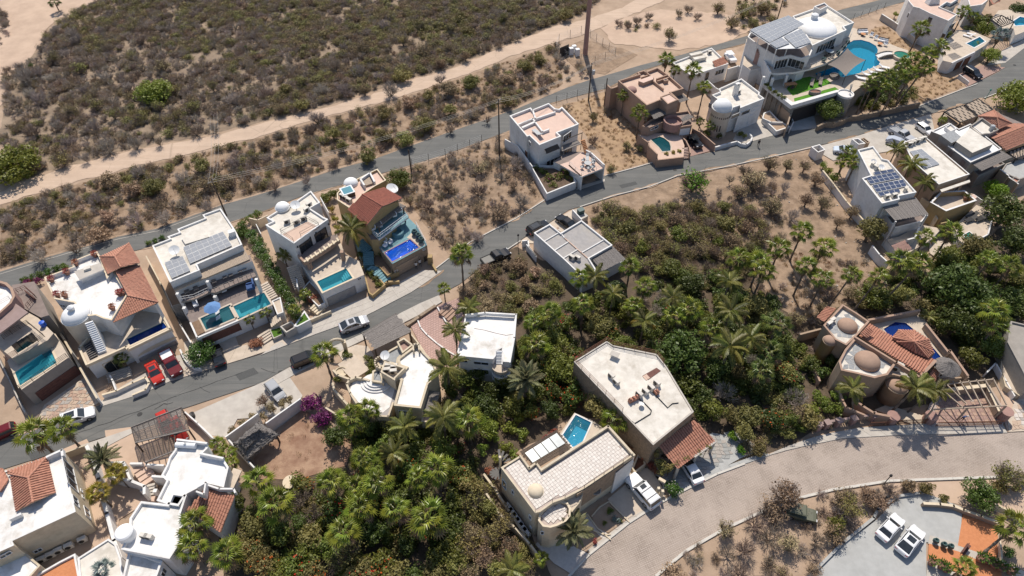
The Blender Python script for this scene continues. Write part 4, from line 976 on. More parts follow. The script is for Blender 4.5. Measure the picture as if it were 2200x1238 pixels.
# ---- F: white cube house
F_ = house('cube_house','white cube house with blue-shaded walls, awnings and terrace over an open carport','house',1190,350)
blk(F_,L3((115,300),(465,165),(492,200),(765,90),(870,180),(938,188),(985,150),(1265,435),(1165,480),(905,580),(970,640),(610,785),(445,628),(405,645)),6.8,0,'white','roof_peach',.55,.25)
lowwall(F_,L3((500,205),(545,345),(870,235)),6.8,.6,.3,'white'); lowwall(F_,L3((260,440),(500,345),(540,400),(665,560),(765,520)),6.8,.6,.3,'white'); lowwall(F_,L3((330,490),(520,405)),6.8,.6,.5,'white')
a_,b_ = c1(L3,610,785),c1(L3,970,640)
m = MB()
c,t,n = wallhit(a_,b_,6.8,*c1(L3,800,830)); u = Vector((0,0,1)); m.poly([c - t*1.6 + u*.25,c + t*1.6 + u*.25,c + t*1.6 + n*1.0 - u*.25,c - t*1.6 + n*1.0 - u*.25],'timber_dark'); m.build('awning',F_)
win(F_,a_,b_,6.8,*c1(L3,800,870),2.6,1.0); win(F_,a_,b_,6.8,*c1(L3,850,1060),3.8,1.6,mull=3)
a_,b_ = c1(L3,970,640),c1(L3,1265,435)
win(F_,a_,b_,6.8,*c1(L3,1070,655),2.6,1.7,mull=2); win(F_,a_,b_,6.8,*c1(L3,1080,900),2.8,1.9,mull=2)
slab(F_,L3((975,800),(1250,700),(1300,770),(985,890)),4.2,.12,'timber_grey','canopy'); beam(F_,c1(L3,985,720),c1(L3,1335,580),5.6,.12,.12,'timber_dark'); post(F_,*c1(L3,1320,590),5.6,1.5,.12,'timber_dark')
a_,b_ = c1(L3,235,470),c1(L3,405,645)
win(F_,c1(L3,115,300),c1(L3,405,645),6.8,*c1(L3,455,765),.9,1.0,arch=True); win(F_,c1(L3,115,300),c1(L3,405,645),6.8,*c1(L3,395,960),.9,1.9,'door','wood_brown','wood_brown',0)
slab(F_,L4((1130,310),(1300,250),(1560,60),(1620,80),(1995,372),(1555,548)),3.4,.3,'roof_peach','terrace','white')
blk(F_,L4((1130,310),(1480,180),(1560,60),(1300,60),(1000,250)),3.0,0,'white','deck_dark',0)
lowwall(F_,L4((1310,325),(1555,548)),3.4,3.4,.3,'white','carport_wall'); lowwall(F_,L4((1640,20),(1740,70),(2000,310)),4.1,4.1,.25,'white','side_wall'); lowwall(F_,L4((1560,60),(1740,190)),3.0,3.0,.2,'metal_grey','back_wall')
rail(F_,L4((1310,320),(1550,545),(1985,370)),3.4,.9,'metal_grey',1.5,2)
steps(F_,c1(L3,1330,700),c1(L3,1400,930),5.5,3.5,.9,9,'wood_orange',solid=False)
blk(F_,L4((530,290),(600,330),(1300,330),(1450,650),(868,885)),1.9,0,'white','soil',.5,.22)
lowwall(F_,L3((40,690),(250,800),(490,1140)),2.4,2.4,.2,'white','garden_wall')
slabF = yard('driveway',L4((1480,700),(1560,720),(2010,590),(2010,640),(1550,790),(1450,800)),'concrete',.155)
# ---- G: adobe house with round porch
G = house('adobe_house','pink adobe house with sunken flat roofs, grey slatted canopies and round porch','house',1430,270)
blk(G,L5((295,335),(545,258),(645,228),(610,200),(720,165),(760,187),(950,115),(1110,225),(1385,465),(1172,530),(1305,655),(1120,730),(990,655),(770,745)),7.0,0,'adobe','roof_pink',.65,.25)
blk(G,L5((635,330),(860,250),(880,310),(715,372),(640,345)),7.3,6.3,'adobe','roof_peach',0)
for q in (((870,330),(1045,465)),((760,190),(880,290)),((690,275),(780,245)),((940,300),(1110,240)),((950,340),(1130,280))): lowwall(G,L5(*q),7.0,.65,.25,'adobe')
blk(G,L5((1000,600),(1150,545),(1290,650),(1120,725)),7.5,6.0,'adobe','roof_peach',.15,.2)
m = MB(); p = P(*c1(L5,1075,370),6.4); m.box((p.x,p.y,6.75),(1.0,.9,.8),.3,'adobe'); m.box((p.x,p.y,7.17),(.5,.4,.06),.3,'metal_dark'); m.build('chimney',G)
dome(G,*c1(L5,520,490),6.5,1.1,.7,'rose','roof_dome')
lowwall(G,L5((120,410),(180,465),(300,425)),5.6,5.6,.3,'adobe','garden_wall')
boards(G,L5((800,830),(1000,748),(1098,890),(890,978)),5.0,22,'thatch',gap=.08,seed=11,along=1); boards(G,L5((1200,560),(1330,515),(1470,650),(1320,700)),5.4,18,'thatch',gap=.08,seed=12,along=1); boards(G,L6((870,205),(1000,110),(1090,170),(900,240)),4.6,14,'thatch',gap=.08,seed=13,along=1)
blk(G,L6((225,320),(380,200),(600,120),(1000,60),(1075,200),(1060,300),(860,330),(600,240),(340,345)),3.9,0,'adobe','deck_dark',.5,.2)
p = P(*c1(L6,745,215),4.4); m = MB(); m.lathe((p.x,p.y,0),[(2.0,2.6),(2.0,4.4),(1.7,4.4),(1.7,3.7),(0,3.7)],'rose',20); m.build('round_porch',G)
for x in (645,835): post(G,*c1(L6,x,340),2.7,0,.5,'rose')
a_,b_ = c1(L6,340,345),c1(L6,600,240)
win(G,a_,b_,3.9,*c1(L6,430,350),2.0,.6)
win(G,c1(L6,860,330),c1(L6,1060,300),3.9,*c1(L6,935,410),2.4,1.8,'garage_door','adobe','metal_white',0)
pg = L6((375,545),(520,492),(600,525),(680,590),(702,660),(700,730),(565,742),(510,670))
blk(G,L6((175,470),(350,440),(600,440),(870,470),(930,640),(915,850),(480,885)),1.7,0,'adobe','roof_pink',0,holes=[holepts(pg,1.7)])
lowwall(G,L6((170,460),(250,530),(340,590),(345,650),(480,780)),2.9,2.9,.25,'adobe','garden_wall'); lowwall(G,L6((480,790),(480,880),(915,830)),2.0,2.0,.25,'adobe','garden_wall')
lowwall(G,L6((870,470),(960,560),(1020,680),(1030,760)),1.9,1.9,.25,'adobe','garden_wall'); lowwall(G,L6((1075,355),(1200,420),(1440,620)),1.9,1.9,.25,'adobe','garden_wall')
steps(G,c1(L6,940,680),c1(L6,965,860),1.7,.3,1.2,7,'roof_peach')
pool('small dark green kidney pool in front of the pink adobe house',pg,1.7,'basin_dark','water_dark',1.2,'pool','deck',.25)

# ---- H and I: two white houses
H_ = house('white_house','white single-storey house with two roof skylight boxes and orange tile patch','house',1510,160)
blk(H_,L7((115,345),(765,100),(1045,362),(430,560)),4.2,0,'white','roof_white',.4,.22)
tiles(H_,[(*c1(L7,780,325),4.5),(*c1(L7,955,248),4.5),(*c1(L7,1050,358),4.1),(*c1(L7,828,432),4.1)],'terracotta')
for x,y in ((500,225),(560,290)):
    p = P(*c1(L7,x,y),4.2); m = MB(); m.box((p.x,p.y,4.3),(3.2,1.0,.8),.38,'roof_white'); m.build('skylight',H_)
a_,b_ = c1(L7,1045,362),c1(L7,430,560)
win(H_,a_,b_,4.2,*c1(L7,895,500),2.6,1.2,mull=2); win(H_,a_,b_,4.2,*c1(L7,685,570),1.2,2.2,'arched_door','white',arch=True,mull=0)
H2 = wallthing('stepped white courtyard wall between the two small white houses',L7((700,640),(830,760),(900,800),(1030,740)),3.0,3.0,.2,'white')
wallthing('plain white wall between the parked white jeep and the courtyard',L7((1040,450),(1215,395),(1545,605),(1390,665)),3.4,3.4,.22,'white')
I_ = house('tower_house','white house with domed round tower, tall chimney and ribbon windows over garage','house',1590,270)
blk(I_,L7((770,882),(905,830),(888,778),(1260,610),(1563,838),(1555,875),(1642,940),(1245,1098),(1240,1052),(1080,1105)),6.2,0,'white','roof_white',.5,.24)
dome(I_,*c1(L8,400,545),6.4,2.0,1.75,'white_clean','tower',drum=6.4,dmat='white')
m = MB(); p = P(*c1(L8,400,545),6.4)
for i in range(14):
    a = -math.pi*.95 + i*math.pi*.9/13; m.box((p.x + 2.09*math.cos(a),p.y + 2.09*math.sin(a),4.9),(.14,.14,.34),a,'metal_dark')
for i,a in enumerate((-2.1,-1.85,-1.6)): m.box((p.x + 2.1*math.cos(a),p.y + 2.1*math.sin(a),2.4),(.14,.2,1.6 - i*.1),a,'glass_dark')
m.build('tower_slots',I_)
m = MB(); p = P(*c1(L7,1150,885),5.7); m.box((p.x,p.y,7.1),(1.0,.7,2.9),.4,'white'); m.box((p.x - .05,p.y,8.4),(.3,.8,.25),.4,'metal_dark'); m.build('chimney',I_)
a_,b_ = c1(L8,700,560),c1(L8,1100,395)
for x,y in ((615,690),(785,630),(965,560)): win(I_,a_,b_,6.2,*c1(L8,x,y),2.5,.95,mull=0)
garage(I_,a_,b_,6.2,*c1(L8,900,730),2.6,1.9,'white',4)
win(I_,c1(L7,770,882),c1(L7,1080,1105),6.2,*c1(L7,742,1060),.8,1.0)
wallthing('low curved white planter wall at the street below the domed tower',L8((290,1205),(480,1150),(650,1110),(720,1150),(800,1160),(870,1110),(900,1040),(860,985)),.9,.9,.3,'white')
blk(I_,L8((1065,720),(1090,640),(1190,600),(1340,760),(1530,870),(1300,945)),1.3,0,'white','sand',.15,.25,name='planter'); lowwall(I_,L8((1090,735),(1220,790),(1400,795)),1.7,.6,.25,'white','garden_wall')
wallthing('tall stepped tan wall left of the mansion driveway',L8((980,160),(1090,260),(1220,370),(1350,490),(1535,655),(1490,830)),3.4,3.4,.25,'tan')
wallthing('narrow dark boundary wall right of the two small white houses',L7((1500,690),(1650,800),(1857,1000)),2.6,2.6,.2,'tan')

# ---- J: mansion
J = house('mansion','large white curved mansion with solar canopy, white roof dome and pool terrace','mansion',1740,180)
pj = [(1822,94),(1834,87),(1850,86),(1868,91),(1882,99),(1886,108),(1883,122),(1885,129),(1891,134),(1888,140),(1872,147),(1845,158),(1825,162),(1811,166),(1790,160),(1770,163),(1755,166),(1752,158),(1765,154),(1790,145),(1805,125)]
blk(J,[(1636,177),(1700,227),(1800,197),(1833,198),(1870,172),(1925,142),(1955,126),(1950,108),(1925,100),(1870,74),(1835,60),(1700,80),(1640,150)],5.0,0,'stone_grey','deck',0,holes=[holepts(pj,5.0)])
slab(J,M2((225,480),(620,785),(1245,602),(1235,575),(640,740),(250,455)),5.45,.9,'white','fascia')
p = P(*c1(M2,1342,625),5.2); m = MB(); m.lathe((p.x,p.y,0),[(1.75,0),(1.6,4.8)],'stone_grey',22); m.lathe((p.x,p.y,4.8),[(1.7,0),(1.75,.5),(1.5,.5),(1.5,.25),(0,.25)],'white',22); m.build('round_turret',J)
for nm,q in (('lawn',M2((600,610),(560,560),(700,430),(860,400),(1000,440),(1080,430),(1155,488),(880,575),(640,650))),('lawn',M2((655,690),(1200,540),(1252,575),(665,745)))):
    m = MB(); v = world(q,5.06); m.prism([(a.x,a.y) for a in v],4.98,5.06,'lawn_vivid'); m.build(nm,J)
blk(J,M1((440,960),(560,975),(800,955),(1000,910),(1200,842),(1360,755),(1475,625),(1538,475),(1450,380),(1020,600),(480,800)),8.0,7.5,'white','deck',0,name='terrace')
rail(J,M1((560,960),(800,945),(1000,900),(1200,832),(1355,745),(1470,620),(1535,475)),8.0,1.0,'metal_grey',1.2,2)
blk(J,M1((300,780),(480,930),(700,900),(1000,800),(1300,620),(1460,400),(1000,400),(400,600)),7.6,0,'glass_dark','deck_dark',0,name='lower_storey')
for x,y in ((500,1040),(690,1000),(380,1020)): post(J,*c1(M1,x,y),7.5,0,.5)
blk(J,M1((165,490),(190,440),(700,240),(1005,560),(1032,640),(990,738),(885,778),(735,735),(580,768),(330,622)),10.7,0,'white','deck_dark',1.0,.25)
blk(J,M1((760,215),(1035,118),(1050,85),(1185,35),(1235,80),(1580,300),(1440,355),(1478,398),(1022,605),(900,400)),11.5,0,'white','roof_white',.45,.25)
blk(J,M1((1050,88),(1185,38),(1232,78),(1130,130)),12.4,11,'white','deck_dark',.3,.18)
dome(J,*c1(M1,1070,390),11.1,4.6,1.9,'white_clean','roof_dome')
a_,b_ = c1(M1,1478,398),c1(M1,1022,605)
win(J,a_,b_,11.5,*c1(M1,1200,610),6.5,2.0,'glass_wall','white',mull=5)
a_,b_ = c1(M1,580,768),c1(M1,735,735)
win(J,a_,b_,10.7,*c1(M1,600,850),3.2,2.1,'glass_wall','white',mull=3); win(J,c1(M1,735,735),c1(M1,885,778),10.7,*c1(M1,800,850),3.6,1.9,'glass_wall','white',mull=3)
win(J,c1(M1,330,622),c1(M1,165,490),10.7,*c1(M1,245,840),.9,1.0)
for x,y in ((545,660),(705,590),(440,590),(310,510)): post(J,*c1(M1,x,y),13.0,9.7,.18)
m = MB(); qq = world(M1((190,412),(705,222),(1005,575),(862,640),(545,650)),13.0); m.prism([(a.x,a.y) for a in qq],12.85,12.95,'metal_white',bottom=True); m.build('canopy_frame',J)
lowwall(J,M1((245,590),(300,650),(360,740),(420,860),(470,960)),8.5,3.0,.3,'white','stair_wall'); steps(J,c1(M1,300,640),c1(M1,450,960),10,5.5,1.3,16,'rose')
blk(J,M1((150,520),(300,600),(330,900),(200,930),(100,860)),6.5,0,'white','deck',0)
lowwall(J,M1((190,950),(260,930),(380,930),(430,970),(480,1010),(560,985)),5.9,2.2,.3,'white','garden_wall')
a_,b_ = c1(M2,620,785),c1(M2,1245,602)
shade_sheet(J,a_,b_,5.0,*c1(M2,790,880),7.5,3.4,'driveway_opening_shade')  # dark sheet imitates the deep shade of the driveway cave under the terrace
solar('large grey solar canopy over the upper terrace of the mansion',M1((190,405),(703,215),(915,330),(450,578)),13.0,9,4)
solar('grey solar array on the mansion canopy beside the roof dome',M1((640,492),(872,392),(1005,572),(800,642)),13.02,4,3)
solar('small square grey solar array at the front corner of the mansion canopy',M1((450,585),(610,508),(722,582),(545,648)),13.04,3,2)
pool('large free-form blue pool partly under the grey shade sail',pj,5.0,'basin_cyan','water_turquoise',1.5,'pool','deck',.3)
p = P(*c1(M3,1062,762),5.6); T = thing('hot_tub','round raised hot tub with pale green water at the mansion pool end','hot tub',(p.x,p.y,5.0))
m = MB(); m.lathe((p.x,p.y,4.9),[(2.1,0),(2.1,.75),(1.7,.8),(1.65,.3),(1.2,.3),(1.2,.05),(0,.05)],'deck',26); m.build('rim',T); m = MB(); m.lathe((p.x,p.y,5.55),[(1.68,0),(0,0.01)],'water_green',26); m.build('water',T)
T = thing('footbridge','short arched stone-sided footbridge joining pool deck and hot tub','bridge',P(*c1(M3,800,790),5.0))
m = MB(); a,b = P(*c1(M3,650,800),5.0),P(*c1(M3,960,765),5.0); d = (b - a).normalized(); n = Vector((-d.y,d.x,0))
for i in range(8):
    u = a.lerp(b,i/8); v = a.lerp(b,(i + 1)/8); z0 = 5.1 + .5*math.sin(math.pi*i/8); z1 = 5.1 + .5*math.sin(math.pi*(i + 1)/8)
    m.bar((u.x,u.y,z0),(v.x,v.y,z1),1.5,.2,'white')
m.build('bridge_deck',T)
for s in (-1,1):
    m = MB()
    for i in range(14): u = a.lerp(b,(i + .5)/14) + n*(.8*s); z = 5.2 + .5*math.sin(math.pi*(i + .5)/14); m.box((u.x,u.y,z),(.25,.3,.45),i,'stone_grey',.8)
    m.build('stone_parapet',T)
# shade sail
cs = [P(*c1(M1,1490,640),9.2),P(*c1(M1,1730,800),7.6),P(*c1(M1,1465,1015),7.2),P(*c1(M1,1225,860),8.4)]
T = thing('shade_sail','taupe four-cornered shade sail stretched over the mansion pool','shade sail',sum(cs,Vector())/4); m = MB(); n = 12; vs = []
for i in range(n + 1):
    for j in range(n + 1):
        u,v = i/n,j/n; p = cs[0].lerp(cs[1],u).lerp(cs[3].lerp(cs[2],u),v); ce = sum(cs,Vector())/4
        k = .16*(4*u*(1 - u)*abs(2*v - 1) ** 2 + 4*v*(1 - v)*abs(2*u - 1) ** 2); p = p.lerp(ce,k); p.z -= .6*16*u*(1 - u)*v*(1 - v)*.4; vs.append(p)
m.add(vs,[(i*(n + 1) + j,(i + 1)*(n + 1) + j,(i + 1)*(n + 1) + j + 1,i*(n + 1) + j + 1) for i in range(n) for j in range(n)],'cloth_grey'); m.build('sail',T,smooth=True)
for c in cs: m = MB(); m.tube([(c.x,c.y,5.0),(c.x,c.y,c.z + .1)],.07,'metal_dark',6); m.build('mast',T)
wallthing('curved stone retaining wall along the street below the mansion palms',[(1757,271),(1775,262),(1790,264),(1812,258),(1824,250),(1850,248),(1880,241),(1976,221)],1.4,1.4,.4,'stone')
wallthing('low grey kerb wall at the left mouth of the mansion driveway',M2((600,900),(650,1000),(600,1100)),1.2,1.2,.2,'white')

# ---- K: top right houses
Kh = house('corner_house','tall white house with pink flat roof above a terrace with small pool','house',2000,70)
blk(Kh,M4((330,-120),(322,10),(385,88),(468,108),(610,178),(850,275),(968,192),(735,92),(830,28),(885,45),(1000,-25),(1000,-120)),8.0,0,'white','roof_peach',.3,.2)
m = MB(); p = P(*c1(M4,635,40),7.8); m.box((p.x,p.y,8.4),(3.2,1.6,1.3),.2,'white',.75); m.build('stair_head',Kh)
boards(Kh,M4((850,292),(985,205),(1012,250),(890,318)),5.6,12,'timber_tan',gap=.3,seed=3,along=1); boards(Kh,M4((760,90),(960,20),(1000,60),(830,140)),7.2,10,'timber_grey',gap=.3,seed=3)
a_,b_ = c1(M4,610,178),c1(M4,850,275)
win(Kh,a_,b_,8.0,*c1(M4,600,275),1.1,1.7,mull=0); win(Kh,c1(M4,850,275),c1(M4,968,192),8.0,*c1(M4,880,370),3.4,2.0,'balcony_opening','white'); win(Kh,a_,b_,8.0,*c1(M4,780,490),.9,1.6,'door','white',mull=0)
win(Kh,c1(M4,322,10),c1(M4,385,88),8.0,*c1(M4,318,205),.6,1.2,mull=0)
pk = M4((1092,582),(1268,494),(1336,552),(1192,634))
blk(Kh,M4((800,560),(960,400),(1150,405),(1420,520),(1330,610),(1200,690),(900,835),(775,805)),3.0,0,'white','deck',0,holes=[holepts(pk,3.0)])
a_,b_ = c1(M4,900,835),c1(M4,1200,690)
for x,y in ((975,875),(1085,820)): garage(Kh,a_,b_,3.0,*c1(M4,x,y),2.2,2.0,'wood_brown',4)
lowwall(Kh,M4((900,835),(1200,690)),3.7,.7,.25,'white'); rail(Kh,M4((800,560),(930,650)),3.0,1,'metal_white',.6,3)
boards(Kh,M4((850,590),(950,560),(1050,620),(930,660)),5.0,12,'timber_grey',gap=.5,seed=5)
pool('small bright blue pool on the terrace of the tall white corner house',pk,3.0,'basin_cyan','water_turquoise',1.2,'pool','white')
wallthing('grey boundary wall sloping down left of the tall white corner house',M4((-30,190),(130,290),(290,400),(435,525)),1.6,1.6,.25,'concrete','white')
wallthing('low white wall end beside the pink brick drive of the corner house',M4((1000,990),(1125,1085)),1.0,1.0,.2,'white')
K2h = house('pool_house','white house partly cropped at top right with dark pergola and blue pool','house',2160,30)
blk(K2h,M4((1080,-120),(1400,-120),(1390,-10),(1300,60),(1140,85)),5.5,0,'white','roof_peach',.3,.2); tiles(K2h,[(*c1(M4,1375,-40),6.2),(*c1(M4,1560,-40),6.2),(*c1(M4,1540,20),5.4),(*c1(M4,1440,62),5.4)],'terracotta')
pk = M4((1705,290),(1805,225),(1900,245),(1900,330),(1745,345))
blk(K2h,M4((1430,250),(1520,140),(1920,100),(1920,400),(1740,470),(1720,380),(1560,380)),2.6,0,'white','deck',0,holes=[holepts(pk,2.6)])
for i in range(9): beam(K2h,c1(M4,1430 + i*35,265 - i*13 + i*6),c1(M4,1545 + i*20,345 - i*7),5.0,.12,.16,'metal_dark','pergola_beam')
for a,b in (((1410,262),(1555,205)),((1555,205),(1725,292)),((1725,292),(1560,358)),((1560,358),(1410,262))): beam(K2h,c1(M4,*a),c1(M4,*b),5.1,.16,.2,'metal_dark','pergola_frame')
for a in ((1410,262),(1555,205),(1725,292),(1560,358)): post(K2h,*c1(M4,*a),5.0,2.6,.16,'metal_dark')
pool('bright blue pool cut by the right edge of the photo',pk,2.6,'basin_cyan','water_turquoise',1.2,'pool','white')

# ---- L: narrow white house with blue solar panels
L_ = house('narrow_house','narrow white house with dark blue solar panels and grey slatted pergola','house',1900,450)
blk(L_,[(1843,322),(1876,314),(1896,341),(1908,344),(1969,413),(1930,421),(1933,428),(1895,437),(1852,383),(1871,377)],7.0,0,'white','roof_white',.35,.22)
boards(L_,M8((592,532),(965,432),(1110,622),(735,690)),6.0,34,'timber_grey',gap=.12,seed=21,along=1,jitter=.02); boards(L_,M8((592,532),(965,432),(1110,622),(735,690)),5.9,6,'timber_dark',gap=.8,seed=21,jitter=0,pname='rafters')
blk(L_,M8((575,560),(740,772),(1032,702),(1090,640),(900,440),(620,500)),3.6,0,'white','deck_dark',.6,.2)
for x,y in ((620,560),(745,700),(1095,630)): post(L_,*c1(M8,x,y),5.9,0,.25)
blk(L_,M8((640,900),(780,870),(1030,740),(1250,780),(1140,900),(900,1040),(760,1050)),1.7,0,'white','deck',0); boards(L_,M8((700,965),(850,905),(925,1010),(770,1055)),2.8,14,'rose',gap=.3,seed=22,pname='pergola_slats')
lowwall(L_,M8((880,900),(960,880),(1010,760)),3.4,3.4,.25,'white','support_wall')
solar('dark blue solar array, upper middle block on the narrow white house',M8((405,222),(738,160),(795,228),(462,297)),6.7,6,1,'solar_blue'); solar('dark blue solar array, lower middle block on the narrow white house',M8((478,305),(820,242),(868,318),(530,388)),6.7,6,1,'solar_blue')
solar('short dark blue solar row nearest the satellite dishes',M8((490,165),(705,126),(730,155),(512,196)),6.7,3,1,'solar_blue'); solar('short dark blue solar row nearest the roof edge of the narrow house',M8((538,392),(775,345),(795,382),(570,432)),6.7,4,1,'solar_blue')
wallthing('long low pale wall left of the narrow white house',M8((-60,140),(60,290),(200,480),(380,680)),1.6,1.6,.25,'white','cream'); wallthing('white wall end among palms below the narrow white house',M8((490,970),(570,1070),(668,1160)),2.0,2.0,.25,'white')
blk(L_,M5((20,590),(130,558),(205,630),(110,665)),2.2,0,'white','deck',1.2,.2,name='entry_planter'); blk(L_,M5((560,490),(640,475),(740,545),(650,560)),2.0,0,'white','deck_dark',.9,.2,name='entry_planter'); blk(L_,M5((690,480),(720,470),(800,530),(770,545)),1.8,0,'tan','deck_dark',.9,.15,name='entry_planter')
# ---- M: tan house
Mh = house('tan_house','long tan house with pale ribbed roof, grey solar array and sunken roof terrace','house',2030,440)
blk(Mh,[(1941,305),(1986,292),(2083,374),(2017,396),(1984,367),(1960,345)],6.6,0,'tan','roof_white',.3,.2,cap='white')
slab(Mh,M7((462,832),(950,668),(965,705),(490,872)),5.7,.3,'roof_white','canopy','tan')
blk(Mh,M7((300,1040),(470,870),(870,845),(1072,1012),(562,1188)),4.4,0,'ochre','deck',1.0,.3,cap='white')
win(Mh,(2017,396),(2083,374),6.6,*c1(M7,710,810),2.0,1.6,'glass_door')
pmh = M8((1500,850),(1560,817),(1652,890),(1540,955))
blk(Mh,M8((1390,760),(1640,520),(1830,600),(1770,840),(1530,975),(1440,900)),1.7,0,'white','deck',0,holes=[holepts(pmh,1.7)]); lowwall(Mh,M8((1250,720),(1340,700),(1390,760)),3.0,3.0,.2,'ochre','garden_wall'); lowwall(Mh,M8((1610,400),(1790,525)),2.6,2.6,.15,'white','garden_wall'); lowwall(Mh,M8((1830,620),(1770,840),(1530,975)),2.1,2.1,.2,'white','garden_wall')
lowwall(Mh,M8((1040,440),(1130,490),(1210,670)),2.6,2.6,.2,'cream','garden_wall')
solar('grey solar array on the long pale roof of the tan house',M5((1322,662),(1480,627),(1722,830),(1512,893)),6.3,2,5)
pool('green corner pool of the tan house beside the palms',pmh,1.7,'basin_green','water_green',1.2,'pool','white',.15)
pq = M8((1160,960),(1260,940),(1290,1050),(1200,1090),(1150,1030)); sheet('pool_surround',M8((1120,930),(1300,900),(1400,1000),(1210,1110),(1120,1050)),'deck',z=.3,thick=.25)
# ---- N, O: right edge houses
Nh = house('greige_house','grey-beige house with stepped white flat roofs and grey slatted canopy','house',2080,370)
blk(Nh,[(2001,282),(2039,264),(2060,277),(2085,266),(2152,320),(2085,349),(2037,314),(2043,306),(2021,290)],6.5,0,'greige','white_clean',.25,.2,cap='white')
blk(Nh,M6((730,962),(958,735),(1345,1002),(1000,1148)),7.6,6,'greige','roof_white',0,name='upper_storey'); blk(Nh,M6((470,852),(680,780),(835,900),(652,985)),7.3,6,'greige','slate',0,name='stair_head')
blk(Nh,M6((545,715),(640,660),(735,745),(640,790)),7.0,6.2,'white','roof_white',.3,.15,name='skylight_well')
boards(Nh,M7((972,385),(1470,178),(1662,292),(1152,522)),5.9,40,'timber_grey',gap=.05,seed=31,jitter=.01,pname='slatted_roof'); blk(Nh,M7((980,480),(1380,300),(1540,400),(1100,600)),3.2,0,'greige','deck_dark',.5,.2)
a_,b_ = (2037,314),(2085,349); win(Nh,a_,b_,6.5,*c1(M7,840,390),1.0,1.4,'arched_window','greige','deck_dark',0,arch=True); win(Nh,a_,b_,6.5,*c1(M7,640,230),1.0,1.4,'arched_window','greige','deck_dark',0,arch=True); win(Nh,(2001,282),(2021,290),6.5,*c1(M6,470,990),.7,.35)
Oh = house('tiled_house','house with broad pink clay tile roofs beside slotted tan carports','house',2170,300)
ap = c1(M6,1410,560)
for a,b in (((1090,540),(1360,440)),((1360,440),(1655,662)),((1655,662),(1440,755)),((1440,755),(1090,540))): tiles(Oh,[(*c1(M6,*a),6.6),(*c1(M6,*b),6.6),(*ap,7.9)],'terracotta_pale')
for a in ((1090,540),(1360,440),(1655,662),(1440,755)): ridge(Oh,(*c1(M6,*a),6.65),(*ap,7.95),'terracotta_pale')
tiles(Oh,[(*c1(M6,1180,850),5.4),(*c1(M6,1640,660),5.4),(*c1(M6,1960,670),6.3),(*c1(M6,1360,915),6.3)],'terracotta_pale'); tiles(Oh,[(*c1(M6,1360,930),6.3),(*c1(M6,1960,680),6.3),(*c1(M6,2000,930),5.0),(*c1(M6,1550,1112),5.0)],'terracotta_pale')
blk(Oh,M6((1180,870),(1100,560),(1360,460),(1980,720),(1980,900),(1540,1080)),4.9,0,'cream','deck_dark',0); blk(Oh,M6((965,700),(1160,565),(1440,760),(1290,830),(1220,830),(1130,850),(1010,760)),6.9,0,'greige','roof_white',.5,.2)
p = P(*c1(M6,1325,740),6.9); m = MB(); m.lathe((p.x,p.y,6.4),[(.45,0),(.45,1.0),(.35,1.15),(0,1.2)],'metal_grey',14); m.build('water_tank',Oh)
def slotcarport(label,quad,z,nu,nv,parent=None):
    t = parent or thing('slotted_carport',label,'carport',P(*quad[0],0)); c = [P(x,y,z) for x,y in quad]
    m = MB(); m.prism([(p.x,p.y) for p in c],z - .2,z,'timber_tan',bottom=True); m.build('carport_roof',t)
    for i in range(nu):
        for j in range(nv):
            u = (i + .5 + (.25 if j % 2 else -.2))/nu; v = (j + .5)/nv; p = c[0].lerp(c[1],u).lerp(c[3].lerp(c[2],u),v); d = (c[2] - c[1]).normalized(); k = MB(); k.bar(p - d*.45 + Vector((0,0,.03)),p + d*.45 + Vector((0,0,.03)),.16,.1,'metal_dark'); k.build('slot_shade',t)  # dark boxes on the solid slab imitate the shade in the slots
    for i in range(4): k = MB(); k.bar(c[i] + Vector((0,0,.03)),c[(i + 1) % 4] + Vector((0,0,.03)),.14,.16,'metal_dark'); k.build('edge_beam',t)
    if not parent:
        for p in c: k = MB(); k.box((p.x,p.y,z/2),(.2,.2,z),0,'metal_dark'); k.build('post',t)
    return t
slotcarport('tan carport roof with dark slots, nearer the parked white hatchback',M6((535,470),(835,365),(1085,545),(800,645)),3.2,4,4)
slotcarport('tan carport roof with dark slots, nearer the big green tree',M6((870,355),(1090,250),(1340,430),(1100,535)),3.2,4,4)
slotcarport('tan slotted pergola below the pink tile roof at right edge',M7((1570,215),(1900,90),(1900,250),(1725,315)),4.0,5,3)
blk(Oh,M6((485,525),(540,500),(760,660),(700,680)),2.2,0,'greige','deck',.1,.15,name='garden_wall')
Rh = house('small_house','grey-walled lower house at right edge below the slatted canopy','house',2190,380)
blk(Rh,M7((1480,520),(1560,400),(1800,320),(1960,330),(1960,600),(1780,660),(1640,600)),3.0,0,'greige','concrete_grey',.2,.2); blk(Rh,M7((1640,660),(1720,610),(1800,660),(1740,720)),2.9,0,'greige','terracotta',.2,.15)
lowwall(Rh,M7((1465,500),(1600,600)),3.5,3.5,.2,'tan','garden_wall',cap='white'); lowwall(Rh,M7((1570,600),(1760,740)),2.8,2.8,.2,'tan','garden_wall',cap='white')
